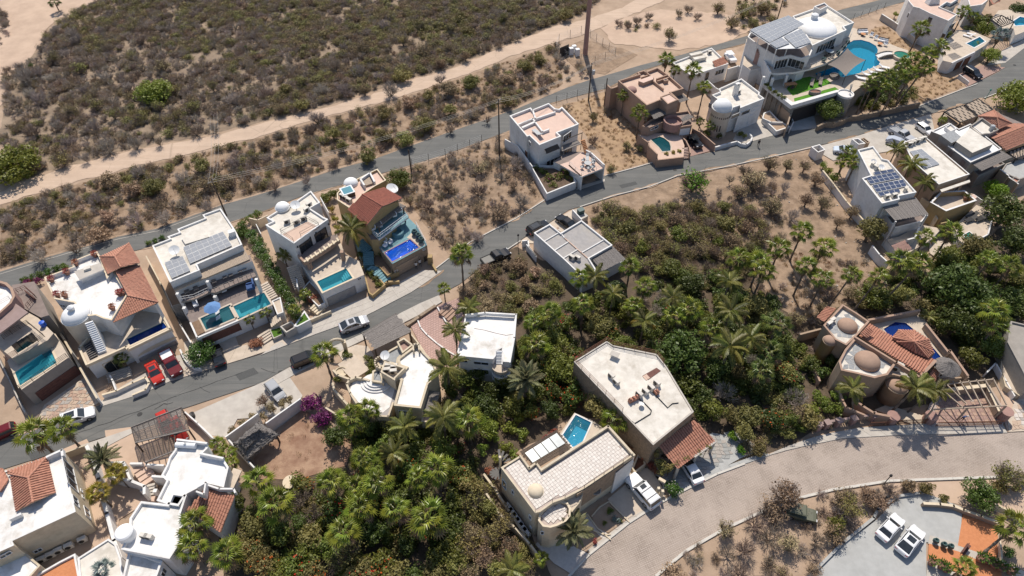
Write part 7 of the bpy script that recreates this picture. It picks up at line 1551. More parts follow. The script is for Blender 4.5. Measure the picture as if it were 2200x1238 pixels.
t = thing('timber_bench','tall rust-brown bench standing between the orange terraces','bench',P(*c1(O6,655,610),.3)); m = MB(); m.bar(P(*c1(O6,630,640),.9),P(*c1(O6,685,565),.9),.5,.08,'maroon'); m.build('seat',t); m = MB(); m.bar(P(*c1(O6,622,635),1.3),P(*c1(O6,678,560),1.3),.08,.7,'maroon'); m.build('backrest',t)
m = MB(); p = P(*c1(O5,525,180),.5); m.lathe((p.x,p.y,.15),[(.3,0),(.38,.8),(.3,.8),(0,.7)],'metal_dark',14); m.build('waste_bin',label='dark round bin beside the white wall in the concrete yard',cat='bin'); m = MB(); p = P(*c1(K3,580,90),.6); m.box((p.x,p.y,.6),(1.2,1.1,.7),.4,'plastic_teal'); m.build('green_crate',label='green crate amid clutter beside the long boundary wall',cat='crate')
m = MB(); p = P(*c1(K3,575,235),6.2); m.lathe((p.x,p.y,6.0),[(.4,0),(.42,.8),(0,.9)],'plastic_blue',14); m.build('blue_barrel',label='blue barrel on the roof edge of the leftmost terraced house',cat='barrel')
# hot tub and bar furniture on E's roof
t = thing('hot_tub','square hot tub with pale blue water on the roof behind the gable','hot tub',P(*c1(L1,385,420),7.15)); p = P(*c1(L1,385,405),8.1); m = MB(); m.box((p.x,p.y,7.6),(2.1,2.1,.9),.5,'timber_dark'); m.build('casing',t); m = MB(); m.box((p.x,p.y,8.08),(2.25,2.25,.1),.5,'metal_white'); m.build('rim',t); m = MB(); m.box((p.x,p.y,8.14),(1.75,1.75,.03),.5,'water_sky'); m.box((p.x,p.y,8.12),(1.7,1.7,.02),.5,'basin_turq'); m.build('water',t)
m = MB(); p2 = P(*c1(L1,460,490),7.15); m.box((p2.x,p2.y,7.3),(1.0,.5,.3),.5,'timber_dark'); m.box((p2.x,p2.y + .1,7.5),(1.0,.3,.3),.5,'timber_dark'); m.build('tub_steps',t)
t = thing('roof_daybed','white L-shaped masonry seat with tan cushions on the roof terrace','seat',P(*c1(L1,690,230),7.15)); cs = [P(*c1(L1,*a),8.0) for a in ((580,240),(720,145),(790,280),(640,330))]
m = MB()
for i in (0,1,3): m.bar(cs[i] - Vector((0,0,.4)),cs[(i + 1) % 4] - Vector((0,0,.4)),.3,.9,'white')
m.build('surround',t); m = MB(); q = [(v.x,v.y) for v in cs]; m.prism([tuple(v) for v in inset(q,.35)],7.2,7.55,'timber_tan'); m.build('cushion',t); dome(E_,*c1(L1,440,310),7.15,1.35,1.1,'white_clean','roof_dome')
# water tank on the mansion dome
p = P(*c1(M1,1045,250),12.9); m = MB(); m.lathe((p.x,p.y,12.7),[(.75,0),(.8,.5),(.72,.52),(.72,.85),(.8,.87),(.78,1.2),(.45,1.4),(0,1.45)],'white_clean',20); m.build('water_tank',label='ribbed white water tank standing on the mansion roof dome',cat='water tank',smooth=False)
# ---- utility poles, mast and wires
def pole(lab,x,y,h,top=True,tr=False):
    p = P(x,y); t = thing('utility_pole',lab,'utility pole',p); m = MB(); m.tube([(p.x,p.y,0),(p.x,p.y,h)],.17,'timber_dark',8,.11); m.build('shaft',t)
    if top: m = MB(); m.bar((p.x - .5,p.y - .9,h - .4),(p.x + .5,p.y + .9,h - .4),.12,.12,'timber_grey'); m.build('crossarm',t)
    if tr: m = MB(); m.tube([(p.x + .5,p.y - .3,h - 2.6),(p.x + .5,p.y - .3,h - 1.6)],.35,'metal_grey',12); m.build('transformer',t)
    return Vector((p.x,p.y,h))
tp = [pole('utility pole beside the roof corner of the grey solar house',487,465,9.0),pole('tall utility pole left of the white cube house',1073,335,13.5),pole('utility pole with transformer below the telecom mast',1264,217,9.5,tr=True),pole('utility pole with transformer near the upper left of the mansion',1668,48,8.5,tr=True)]
pole('short dark pole at the road above the dry lot',884,370,5.5,False); pole('plain dark pole between the upper road and the pink house',1298,228,7,False)
tp = [Vector((-60,118,9))] + tp + [tp[-1] + Vector((45,22,0))]
for k in range(3):
    m = MB(); off = Vector(((k - 1)*.45,(k - 1)*.8,0))
    for i in range(len(tp) - 1):
        pts = []
        for j in range(9): s = j/8; q = tp[i].lerp(tp[i + 1],s) + off; q.z -= 4*s*(1 - s)*1.3 + .3; pts.append(q)
        m.tube(pts,.022,'concrete',3)
    m.build('power_line',label=ordlab(k,3,'','overhead power wires','strung along the upper road'),cat='power line',group='overhead power wires along the upper road')
t = thing('telecom_mast','very tall slender pinkish telecom mast rising out of the top of the photo','mast',P(1257,118)); p = P(1257,118); m = MB(); m.tube([(p.x,p.y,z) for z in (0,8,16,24,34)],.62,'rose',14,.38); m.build('shaft',t); m = MB()
for i in range(30): m.bar((p.x + .6,p.y - .2,1 + i*.9),(p.x + .8,p.y - .2,1 + i*.9),.05,.05,'metal_grey')
m.build('climbing_pegs',t); m = MB(); m.lathe((p.x - 1.2,p.y - .5,15.2),[(0,0),(.6,.1),(.7,.5),(.2,.9),(0,.9)],'metal_white',14); m.build('dish_antenna',t)
spread(lambda t: (MB.box(m := MB(),(0,0,.9),(1.0,.9,1.8),0,'metal_white'),m.build('cabinet',t)),O8((190,480),(215,460),(245,490)),0,'white equipment cabinet','white equipment cabinets','at the foot of the mast','cabinet','equipment_cabinet',.3)
def mesh_fence(lab,pl,h=1.9,step=2.6):
    t = thing('mesh_fence',lab,'fence',P(*pl[0],0)); q = world(pl)
    for i in range(len(q) - 1):
        L = (q[i + 1] - q[i]).length; k = max(1,int(L/step))
        for j in range(k + (i == len(q) - 2)): u = q[i].lerp(q[i + 1],j/k); m = MB(); m.tube([u,u + Vector((0,0,h))],.05,'metal_dark',5); m.build('post',t)
    m = MB()
    for z in (.1,.55,1.0,1.45,h - .05):
        for i in range(len(q) - 1): m.bar(q[i] + Vector((0,0,z)),q[i + 1] + Vector((0,0,z)),.02,.02,'metal_grey')
    m.build('wire',t)
mesh_fence('wire fence enclosing the mast compound',O8((55,430),(85,360),(280,290),(360,320),(580,480),(400,560),(155,520),(55,430))); mesh_fence('thin wire fence along the upper road above the dry lot',[(885,356),(957,336),(1035,306)]); mesh_fence('thin wire fence along the upper road above the straw lot',[(1195,222),(1240,208),(1298,196)]); mesh_fence('wire fence along the road right of the mansion',[(1832,44),(1898,20)])
m = MB(); a,b = P(1203,108,2),P(1222,100,2); m.bar((a.x,a.y,1.3),(b.x,b.y,1.3),.1,2.6,'metal_dark'); m.build('sign_board',label='dark panel standing at the left of the mast compound',cat='sign')
def lamp(lab,x,y,mat='metal_dark'): p = P(x,y); t = thing('street_lamp',lab,'street lamp',p); m = MB(); m.tube([(p.x,p.y,0),(p.x,p.y,2.6)],.06,mat,6); m.build('post',t); m = MB(); m.lathe((p.x,p.y,2.6),[(.1,0),(.2,.15),(.16,.4),(0,.5)],mat,10); m.build('lantern',t)
lamp('green street lamp on the right kerb beside the slotted carports',2115,217,'plastic_teal'); lamp('dark street lamp beside the low wall of the grey roofed house',1113,530); lamp('short dark bollard lamp left on the bottom kerb',1896,1043); lamp('short dark lamp above the pair of white cars',1888,1088)
# ---- people
def person(lab,x,y,z,face,top,pose,s=1.0,hat=None):
    p = P(x,y,z); t = thing('person',lab,'person',(p.x,p.y,z)); a = .22 if pose == 'walk' else .09; bend = .45 if pose == 'bend' else 0.0
    hx = lambda zz: bend*max(0,zz - .95)
    V = [(0,0,.95),(hx(1.2),0,1.18),(hx(1.42),0,1.4),(hx(1.52),0,1.5),(hx(1.6) + .02,0,1.62),(hx(1.7) + .03,0,1.73),(0,.1,.9),(a,.11,.5),(a*.6,.11,.08),(a*.6 + .16,.11,.04),(0,-.1,.9),(-a*.4,-.11,.5),(-a,-.11,.08),(-a + .16,-.11,.04),(hx(1.4),.19,1.4),(hx(1.1) - a*.5,.25,1.13),(hx(.9) + .1 - a*.3,.24,.9),(hx(1.4),-.19,1.4),(hx(1.1) + a*.6,-.25,1.13),(hx(.9) + a + .12,-.24,.93)]
    E = [(0,1),(1,2),(2,3),(3,4),(4,5),(0,6),(6,7),(7,8),(8,9),(0,10),(10,11),(11,12),(12,13),(2,14),(14,15),(15,16),(2,17),(17,18),(18,19)]; RR = [.14,.13,.15,.055,.1,.09,.09,.06,.04,.035,.09,.06,.04,.035,.06,.045,.03,.06,.045,.03]
    me = bpy.data.meshes.new('body'); me.from_pydata(V,E,[]); o = bpy.data.objects.new('body',me); COL.objects.link(o); md = o.modifiers.new('skin','SKIN'); o.modifiers.new('sub','SUBSURF').levels = 1
    o.modifiers['sub'].render_levels = 1
    for i,sv in enumerate(me.skin_vertices[0].data): sv.radius = (RR[i],RR[i])
    me.skin_vertices[0].data[0].use_root = True; dg = bpy.context.evaluated_depsgraph_get(); m2 = bpy.data.meshes.new_from_object(o.evaluated_get(dg)); o.modifiers.clear(); o.data = m2; m2.name = 'body'; o.parent = t
    for n_ in ('skin',top,'trousers_dark'): m2.materials.append(MATS[n_])
    for f in m2.polygons: f.material_index = 0 if f.center.z > 1.47 or (abs(f.center.y) > .2 and f.center.z < 1.15) else (1 if f.center.z > .95 else 2); f.use_smooth = True
    m = MB(); m.dome((hx(1.7) + .02,0,1.66),.12,.15,hat or 'hair',12,4); h_ = m.build('hat' if hat else 'hair'); h_.parent = t; t.rotation_euler = (0,0,face); t.scale = (s,)*3
person('person in dark clothes walking on the street below the domed tower house',1628,315,.1,-1.8,'trousers_dark','walk',1.05); person('person in white top, left of two before the stone garage',*c1(L2,1045,990),.2,-1.5,'shirt_white','stand'); person('person in white top, right of two before the stone garage',*c1(L2,1108,945),.2,-1.2,'shirt_white','walk'); person('person in blue shirt and pale hat bending at the rust fence',*c1(O1,750,590),.3,-1.5,'shirt_blue','bend',1.1,'shirt_white')
# ================================================================ VEGETATION
def npmesh(name,v,f,mats,mi=None):
    me = bpy.data.meshes.new(name); me.from_pydata([tuple(x) for x in v],[],[tuple(x) for x in f])
    for m in mats: me.materials.append(MATS[m])
    if mi is not None: me.polygons.foreach_set('material_index',list(mi))
    me.update(); return me
def frond_fan(seed,mat):
    r = random.Random(seed); v,f = [],[]; pl = 1.3
    v += [(0,-.035,0),(0,.035,0),(pl,.03,.15),(pl,-.03,.15)]; f.append((0,1,2,3)); n = 12; o = Vector((pl,0,.15)); cup = .16; ring = []
    for i in range(2*n + 1):
        a = R(-118 + 236*i/(2*n)); rad = .52*(1 - .22*abs(i - n)/n); d = Vector((math.cos(a),math.sin(a),0)); ring.append(len(v)); v.append(o + d*rad + Vector((0,0,(.07 if i % 2 else -.03) + cup*abs(math.sin(a))*.6)))
    k0 = len(v); v.append(o)
    for i in range(2*n): f.append((k0,ring[i],ring[i + 1]))
    for i in range(n):
        a = R(-118 + 236*(2*i + 1)/(2*n)); L = (1.05 - .3*abs(2*i + 1 - n)/n)*r.uniform(.85,1.1); d = Vector((math.cos(a),math.sin(a),0)); k = len(v); v.append(o + d*L + Vector((0,0,-.16 - .22*r.random()))); f += [(ring[2*i],k,ring[2*i + 1]),(ring[2*i + 1],k,ring[2*i + 2])]
    return npmesh('frond',v,f,[mat])
def frond_feather(seed,mat,L=3.0,droop=1.1,leaf=.62,n=24,stiff=0.0):
    r = random.Random(seed); v,f = [],[]; pts = []
    for i in range(n + 1): t = i/n; pts.append(Vector((L*t*(1 - .18*t*t*droop),0,.55*t - droop*1.5*t*t)))
    for i in range(n):
        a,b = pts[i],pts[i + 1]; k = len(v); v += [a + Vector((0,-.03,0)),a + Vector((0,.03,0)),b + Vector((0,.02,0)),b + Vector((0,-.02,0))]; f.append((k,k + 1,k + 2,k + 3))
    for i in range(3,n + 1):
        t = i/n; ll = leaf*math.sin(math.pi*min(1,.18 + t*.86)) ** .6*r.uniform(.85,1.1)
        for s in (-1,1):
            c = pts[i]; d = Vector((.55,s*(1.0 - .3*stiff),-.45 + stiff*.6 + r.uniform(-.15,.15))).normalized(); w = Vector((.075,0,0)); k = len(v); v += [c - w*.5,c + w*.5,c + d*ll*.6 + w,c + d*ll + Vector((0,0,-.1)),c + d*ll*.6 - w*.7]; f.append((k,k + 1,k + 2,k + 3,k + 4))
    return npmesh('frond',v,f,[mat])
FR = {}
for m_ in ('leaf_palm','leaf_palm_dark','leaf_dead','leaf_yellow','leaf_blue'): FR['fan',m_] = [frond_fan(i,m_) for i in range(3)]
for m_ in ('leaf_coco','leaf_yellow'): FR['coco',m_] = [frond_feather(i,m_) for i in range(3)]
FR['date','leaf_date'] = [frond_feather(i + 9,'leaf_date',2.9,.55,.5,26,.9) for i in range(3)]
FR['fan','dead'] = FR['fan','leaf_dead']
mm = MB(); mm.tube([(0,0,0),(.03,0,.25),(0,.02,.5),(.01,0,.75),(0,0,1)],.26,'palm_bark',9,.17); TRUNK = mm.mesh('trunk')
mm = MB(); r_ = random.Random(2); mm.lathe((0,0,0),[(.24,-1.9),(.42,-1.3),(.58,-.5),(.5,-.1),(.2,.1)],'skirt',16); mm.v = [(x*r_.uniform(.8,1.2),y*r_.uniform(.8,1.2),z + r_.uniform(-.12,.12)) for x,y,z in mm.v]; SKIRT = mm.mesh('dead_skirt')
def ob(name,me,parent,loc=(0,0,0),rot=(0,0,0),sc=(1,1,1),mat=None):
    o = bpy.data.objects.new(name,me); COL.objects.link(o); o.parent = parent; o.location = loc; o.rotation_euler = rot; o.scale = sc
    if mat: o.material_slots[0].link = 'OBJECT'; o.material_slots[0].material = MATS[mat]
    return o
def palm(x,y,H,s,kind,label,group=None,lean=(0,0),mat=None,seed=None,cat='palm tree'):
    r = random.Random(int(x*7 + y*13)); s *= r.uniform(.82,1.08); top = P(x,y,H); base = Vector((top.x - lean[0],top.y - lean[1],0)); t = thing({'fan': 'fan_palm','coco': 'coconut_palm','date': 'date_palm'}[kind],label,cat,base,group)
    loc = Vector((lean[0],lean[1],H)); q = loc.to_track_quat('Z','X').to_euler(); ob('trunk',TRUNK,t,(0,0,0),q,(s*(.85 if kind != 'date' else 1.3),)*2 + (loc.length,))
    mat = mat or {'fan': 'leaf_palm','coco': 'leaf_coco','date': 'leaf_date'}[kind]; ms = FR[kind,mat]
    if kind == 'fan':
        if H > 3: ob('dead_skirt',SKIRT,t,loc,(0,0,r.uniform(0,6)),(s*.85,s*.85,s))
        n = 21; el = lambda u: 74 - 108*u ** .9
    elif kind == 'coco': n = 19; el = lambda u: 62 - 75*u
    else: n = 34; el = lambda u: 80 - 95*u
    for i in range(n):
        u = (i + .5)/n; e = R(el(u) + r.uniform(-8,8)); a = i*2.39996 + r.uniform(-.25,.25); k = s*r.uniform(.86,1.08); me = ms[r.randrange(3)]
        if kind == 'fan' and u > .88: me = FR['fan','dead'][r.randrange(3)]
        if kind == 'coco' and u > .85 and r.random() < .5: me = FR['coco','leaf_yellow'][r.randrange(3)]
        ob('frond',me,t,loc,(r.uniform(-.6,.6),-e,a),(k,k,k))
    return t
def palms(spots,kind,where,what='fan palm',plural='fan palms',mat=None):
    spots = sorted(spots); n = len(spots)
    for i,q in enumerate(spots): palm(q[0],q[1],q[2],q[3],kind,ordlab(i,n,what,plural,where),f'{plural} {where}' if n > 1 else None,q[4] if len(q) > 4 else (0,0),mat)
# leaf clouds ---------------------------------------------------------
def cloud(seed,ncl,nl,leaf,flat=.8,cr=.38,low=-.35):
    g = np.random.default_rng(seed); V = []; F = []
    c = g.normal(size=(ncl,3)); c /= np.linalg.norm(c,axis=1)[:,None]; c *= (g.random((ncl,1)) ** .5)*.68; c[:,2] *= flat
    idx = g.integers(0,ncl,nl); d = g.normal(size=(nl,3)); d /= np.linalg.norm(d,axis=1)[:,None]; rr = cr*(.75 + .35*g.random((nl,1)))*(.7 + .6*g.random((ncl,1)))[idx]
    p = c[idx] + d*rr; nr = d + g.normal(size=(nl,3))*.55; nr /= np.linalg.norm(nr,axis=1)[:,None]; t = np.cross(nr,g.normal(size=(nl,3))); t /= np.linalg.norm(t,axis=1)[:,None]; b = np.cross(nr,t); s = leaf*(.6 + .8*g.random((nl,1)))
    q = np.stack([p - t*s,p - b*s*.55,p + t*s,p + b*s*.55],1).reshape(-1,3); f = np.arange(nl*4).reshape(-1,4)
    return q,f
def cmesh(*a,**k): v,f = cloud(*a,**k); return npmesh('crown',v,f,['leaf_mid'])
CS = [cmesh(i,9,520,.12) for i in range(3)]; CM = [cmesh(10 + i,20,1500,.075,cr=.30) for i in range(3)]; CL = [cmesh(20 + i,34,3600,.05,cr=.25) for i in range(3)]; CX = [cmesh(30 + i,22,700,.055,cr=.26) for i in range(3)]; CFL = [cmesh(40 + i,30,70,.06,cr=.32) for i in range(2)]
def twigs(seed,limbs=6,br=6,tw=7,spread=1.0,w=.02):
    r = random.Random(seed); v,f = [],[]
    def rib(a,b,w0,w1):
        d = (b - a).normalized(); s = d.cross(Vector((r.uniform(-1,1),r.uniform(-1,1),r.uniform(-1,1)))).normalized(); s2 = d.cross(s)
        for u in ((s,s2) if w0 > .025 else (s,)): k = len(v); v.extend([a - u*w0,a + u*w0,b + u*w1,b - u*w1]); f.append((k,k + 1,k + 2,k + 3))
    for i in range(limbs):
        a = 2*math.pi*(i + r.random()*.6)/limbs; e = r.uniform(.5,1.2); d = Vector((math.cos(a)*math.cos(e)*spread,math.sin(a)*math.cos(e)*spread,math.sin(e))); o = Vector((0,0,0)); m = o + d*r.uniform(.35,.5); rib(o,m,w*2,w*1.3)
        for j in range(br):
            d2 = (d + Vector((r.uniform(-.8,.8),r.uniform(-.8,.8),r.uniform(-.2,.7)))).normalized(); s = o.lerp(m,r.uniform(.4,1)); e2 = s + d2*r.uniform(.3,.5); rib(s,e2,w,w*.6)
            for k in range(tw): d3 = (d2 + Vector((r.uniform(-1,1),r.uniform(-1,1),r.uniform(-.5,.8)))).normalized(); s3 = s.lerp(e2,r.uniform(.2,1)); rib(s3,s3 + d3*r.uniform(.15,.32),w*.5,w*.25)
    return v,f
def tmesh(seed,**k): v,f = twigs(seed,**k); return npmesh('branches',v,f,['twig_grey'])
TW = [tmesh(i) for i in range(3)]; TB = [tmesh(5 + i,limbs=7,br=9,tw=11,w=.014) for i in range(3)]
mm = MB(); mm.tube([(0,0,0),(.05,.02,.5),(0,0,1)],.09,'bark',7,.05)
for a in (0,1.3,2.6,4.0,5.2): mm.tube([(0,0,.6),(.3*math.cos(a),.3*math.sin(a),.95),(.55*math.cos(a),.55*math.sin(a),1.25)],.045,'bark',5,.015)
STEM = mm.mesh('trunk')
def tree(x,y,z,r,kind,label,cat='tree',group=None,name=None,flat=.8,bloom=None,size=None):
    "crown centre seen at pixel x,y; z its height, r its radius"
    p = P(x,y,z); q = random.Random(int(x*3 + y)); nm = name or ('tree' if r > 2 else 'shrub'); t = thing(nm,label,cat,(p.x,p.y,0),group)
    if kind.startswith('twig'):
        ob('branches',q.choice(TB if r > 1.8 else TW),t,(0,0,max(0,z - r*.8)),(0,0,q.uniform(0,6)),(r,r,r*1.1),kind)
        if z - r*.8 > .3: ob('trunk',STEM,t,(0,0,0),(0,0,0),(r*.5,r*.5,max(.4,z*.55)),'bark_grey')
        return t
    sparse = kind.endswith('*'); kind = kind.rstrip('*'); me = q.choice(CX if sparse else (CL if r > 2.6 else (CM if r > 1.3 else CS)))
    ob('trunk',STEM,t,(0,0,0),(0,0,q.uniform(0,6)),(r*.9,r*.9,max(.3,z*.8)))
    if sparse: ob('branches',q.choice(TB),t,(0,0,z - r*.7),(0,0,q.uniform(0,6)),(r,r,r*1.2),'twig_brown')
    ob('crown',me,t,(0,0,z),(0,0,q.uniform(0,6)),(r,r,r*flat),kind)
    if bloom: ob('blossoms',q.choice(CFL),t,(0,0,z + .1),(0,0,q.uniform(0,6)),(r*1.05,r*1.05,r*flat*1.05),bloom)
    return t
def trees(spots,kind,what,plural,where,cat='tree',bloom=None,name=None):
    spots = sorted(spots); n = len(spots)
    for i,q in enumerate(spots): tree(q[0],q[1],q[2],q[3],kind,ordlab(i,n,what,plural,where),cat,f'{plural} {where}' if n > 1 else None,name,bloom=bloom)
# palms ---------------------------------------------------------------
palms([(1340,207,5,.95),(1375,245,6,1.1)],'fan','left of the pink adobe house'); palms([(1432,130,7,.95),(1450,152,4,.7)],'fan','between adobe house and single-storey white house'); palms([(1489,153,8,1.0),(1513,190,8,1.05)],'fan','in front of the two small white houses','tall fan palm','tall fan palms')
palms([(1505,262,2.5,.55),(1528,272,2.5,.65)],'fan','in the bed left of the domed tower','small palm','small palms')
palms([(1977,64,8,1.15)],'fan','beside the grey wall of the corner house','single fan palm'); palms([(2017,104,10,1.2,(3,1)),(1990,122,10,1.15,(3,1)),(1955,128,9,1.1,(2,1)),(1985,148,9,1.1,(3,1)),(1940,142,9,1.05),(1955,160,8,1.0),(1932,170,8,1.05),(1907,165,8,1.05),(1880,172,8,1.0),(1893,188,7,1.0),(1865,185,7,.9),(1918,192,7,.95)],'fan','below the mansion hot tub')
palms([(2070,28,6,1.0),(2092,38,5,.9)],'fan','between the two top right houses',mat='leaf_palm')
palms([(1927,320,6,.95),(1957,354,6,1.0),(1987,390,6,1.0)],'coco','between the two solar-panel houses','feathery palm','feathery palms'); palms([(1822,330,5,1.0),(1838,350,5,1.0),(1812,348,4,.8)],'fan','left of the narrow white house')
palms([(1723,500,7,1.15),(1674,537,7,1.15),(1769,534,7,1.05),(1732,575,7,1.15),(1768,603,7,1.15),(1640,583,7,1.0),(1588,559,6,1.1),(1632,566,6,1.1)],'fan','at the dry lot above the adobe house','tall fan palm','tall fan palms')
palms([(1830,592,8,1.1,(2,1)),(1888,598,8,1.1,(2,1)),(1935,566,9,1.15,(2.5,1)),(1973,568,9,1.15,(3,1))],'fan','leaning above the slab-roofed house','leaning fan palm','leaning fan palms'); palms([(1988,512,6,1.0),(2042,500,7,1.15)],'fan','in front of the green corner pool'); palms([(2122,563,6,1.05),(2168,575,6,1.05),(2135,672,7,1.3),(2140,700,6,1.2)],'fan','among the big dark trees at right')
palms([(1354,576,6,1.1),(1246,600,6,1.1),(1385,617,6,1.05),(1253,655,6,1.15),(1361,658,5,1.0)],'fan','below the grey roofed house'); palms([(1483,668,5,1.1),(1531,712,6,1.1),(1445,680,5,.9)],'fan','above the large dark round tree'); palms([(1147,697,5,1.0),(1181,676,6,1.05),(1151,745,5,1.15)],'fan','right of the stair-landing box house')
palms([(1636,800,5,1.0),(1670,698,6,1.1),(1655,760,5,1.0),(1652,690,4,.8)],'fan','left of the domed adobe house',mat='leaf_palm_dark')
palms([(1280,593,6,.95),(1317,632,6,.95),(1385,690,6,1.0),(1445,640,6,1.05)],'coco','in the grove below the grey roof','coconut palm','coconut palms'); palms([(1568,605,7,1.15),(1571,668,8,1.25),(1568,745,7,1.2),(1614,726,7,1.15)],'coco','in the centre-right grove','big coconut palm','big coconut palms')
palms([(991,549,8,1.1)],'fan','tallest beside the street at the south kerb','single fan palm'); palms([(954,622,3,.7)],'fan','beside the rounded entry steps','small bushy fan palm'); palms([(1008,662,6,.95),(978,709,7,1.05),(960,790,7,1.15)],'coco','left of the stair-landing box house','coconut palm','coconut palms')
palms([(755,492,7,1.2)],'coco','between dome house and gable house','arching coconut palm'); palms([(609,549,4,.65)],'coco','against the side wall of the dome house','young coconut palm')
palms([(536,686,2.5,.6),(570,672,2.5,.6)],'fan','below the deep teal pool','small palm','small palms'); palms([(632,668,3,.6),(655,632,2.5,.5)],'fan','at the foot of the plumeria hedge','small palm','small palms'); palms([(696,762,6,1.0)],'fan','at the street left of the arched gateway','fan palm')
palms([(753,899,6,1.15),(791,882,6,.95)],'fan','below the cream round terrace'); palms([(1008,906,6,1.2)],'fan','beside the hedge below the box house','single big fan palm'); palms([(869,918,5,1.05),(845,974,5,.9),(952,898,6,1.1)],'coco','below the curved cream house','coconut palm','coconut palms')
palms([(781,988,6,1.1),(713,1037,6,1.0),(767,1052,5,1.0),(811,1040,6,1.2),(940,1011,6,1.2),(591,1086,6,1.2),(774,1092,5,1.05),(850,1096,6,1.1),(920,1116,6,1.25),(737,1146,6,1.25),(556,1036,5,1.0),(800,1005,5,.95),(900,1030,5,.9)],'fan','in the bottom centre jungle'); palms([(78,937,6,1.2),(136,922,6,1.15)],'fan','over the street above the corner villa','bright fan palm','bright fan palms')
palms([(421,1127,5,1.1),(412,1178,5,1.15),(487,1190,5,1.25)],'fan','before the tiled wing of the stepped house','big fan palm','big fan palms'); palms([(468,957,3,.65),(490,975,3,.7),(497,998,3,.65)],'fan','between stepped house and palapa','small palm','small palms'); palms([(251,1018,4,.8),(212,1060,4,.85)],'fan','beside the winding white wall','yellow-tinged palm','yellow-tinged palms','leaf_yellow')
palm(222,988,4,1.0,'date','olive date palm with spiky crown beside the stepped white house'); palm(1130,818,5,1.35,'date','large dark feathery date palm below the round stair landings'); palm(1232,1140,4.5,1.15,'date','date palm casting a star shadow beside the round bay'); palm(225,1225,2,.8,'fan','pale blue-green palm cut by the bottom edge near the villa',mat='leaf_blue')
palms([(1324,906,4,1.05)],'fan','between the blue pool and the long stone house','fan palm'); palms([(1164,1200,2,.6)],'fan','at the foot of the tile terrace house wall','little palm'); palms([(1100,1225,3,.9)],'coco','cut by the bottom edge','low coconut palm')
palms([(1831,835,6,.9,(-2,1))],'coco','before the larger dome of the adobe house','leaning coconut palm'); palms([(1968,834,6.5,1.15,(1,0)),(2010,838,6,1.0,(1.5,0))],'coco','shadowing the brick road','coconut palm','coconut palms'); palms([(1996,680,3,.6)],'coco','inside the pool wall corner','small coconut palm')
palms([(2178,1133,5,1.15,(3,2))],'fan','over the orange terrace','leaning fan palm'); palms([(2070,1220,3,.9)],'fan','rising from the lower orange paving','bright fan palm'); palm(2148,78,4,1.25,'fan','silvery blue fan palm above the corner house drive',mat='leaf_blue'); palm(2075,0 + 250,1.5,.35,'fan','tiny palm at the roof corner of the greige house',mat='leaf_palm')
palms([(2025,259,2.5,.6)],'fan','between white hatchback and carport','small bright palm'); palms([(262,772,2,.6),],'fan','in the planter by the arched door','shaggy small palm',mat='leaf_palm_dark')
# named trees and shrubs ------------------------------------------------
for a in ((330,195,2.6,5.0,'leaf_bright','bright green rounded tree in the middle of the scrubland'),(25,350,3,6.2,'leaf_bright','large green tree at the left edge beside the dirt road'),(2190,205,3.5,6.0,'leaf_bright','big feathery green tree beside the street at the right edge'),(857,382,2.5,3.2,'leaf_mid','dark olive tree behind the red-tiled gable house'),
    (1783,232,3.2,3.6,'leaf_mid','dense round tree in front of the mansion driveway'),(1492,385,3.2,4.2,'leaf_lime*','feathery bright green tree leaning over the street'),(1622,385,2.6,3.6,'leaf_tan*','golden-brown half-bare tree on the sloping dry lot'),(1312,445,2.4,2.9,'leaf_olive*','sparse green-brown tree on bare earth beside the grey roofed house'),(1440,72,2.2,2.6,'leaf_olive*','small airy tree on the dirt clearing'),
    (1873,492,3.2,3.6,'leaf_olive','yellow-olive tree pressed against the narrow white house'),(516,496,1.7,2.2,'leaf_hedge','clipped round bush beside the upper road'),(1462,752,4,5.4,'leaf_dark','large dark round tree at the corner of the long white roof'),(1205,795,3,3.8,'leaf_mid','mid-green tree between date palm and long stone house'),(1190,735,3,3.2,'leaf_mid','round green tree right of the box house palms'),
    (1293,700,3,3.0,'leaf_olive','olive tree with orange flowers above the long white roof'),(1288,872,3.2,3.2,'leaf_olive','sparse olive tree overhanging the long white roof edge'),(2045,612,4,6.0,'leaf_dark','very large dark tree above the navy pool'),(2100,640,4,5.0,'leaf_dark','broad dark tree left of the right-edge fan palms'),(2060,690,3.5,4.0,'leaf_dark','dark tree over the pool boundary wall'),(2165,450,4,5.0,'leaf_dark','tall dark tree right of the green corner pool'),(2190,520,3.5,4.5,'leaf_dark','dark tree at the right edge above the fan palms'),
    (2140,405,2.0,2.8,'leaf_lime','yellow-green shrub mass beside the slatted canopy house'),(2112,1062,2.6,3.0,'leaf_hedge','bright green dense tree above the orange terrace'),(2168,1018,2.4,3.0,'leaf_olive*','grey-green sparse tree at the right end of the brick road'),(1575,935,.9,.95,'leaf_lime','upper of two clipped lime-green ball bushes'),(1592,966,.8,.85,'leaf_lime','lower of two clipped lime-green ball bushes'),(2168,1186,.9,.95,'leaf_hedge','round green bush right of the orange paving'),
    (505,1085,1.3,1.5,'leaf_bright','round yellow-green bush right of the tiled wing'),(2190,22,2.5,3.4,'leaf_dark','round dark tree in the top right corner'),(2120,60,2.5,3,'leaf_bright','green tree beside the dark pergola'),(2130,118,2.2,3.0,'leaf_bright','bright tree above the black suv drive'),(2100,100,2,2.0,'leaf_bright','low green tree below the small corner-house pool'),(735,790 - 90,.6,.1,'leaf_mid',''),(1690,1060,3,3.0,'leaf_brown*','grey-brown sparse tree over the camouflage buggy'),(1830,1090,2.4,2.6,'leaf_olive*','tangled olive tree left of the white car pair'),(1800,1130,1.4,1.8,'leaf_mid','dark green shrub at the kerb of the car court')):
    if a[5]: tree(*a)
palm(118,6,2.5,.9,'fan','lone palm at the top edge on the sandy car park',mat='leaf_palm_dark')
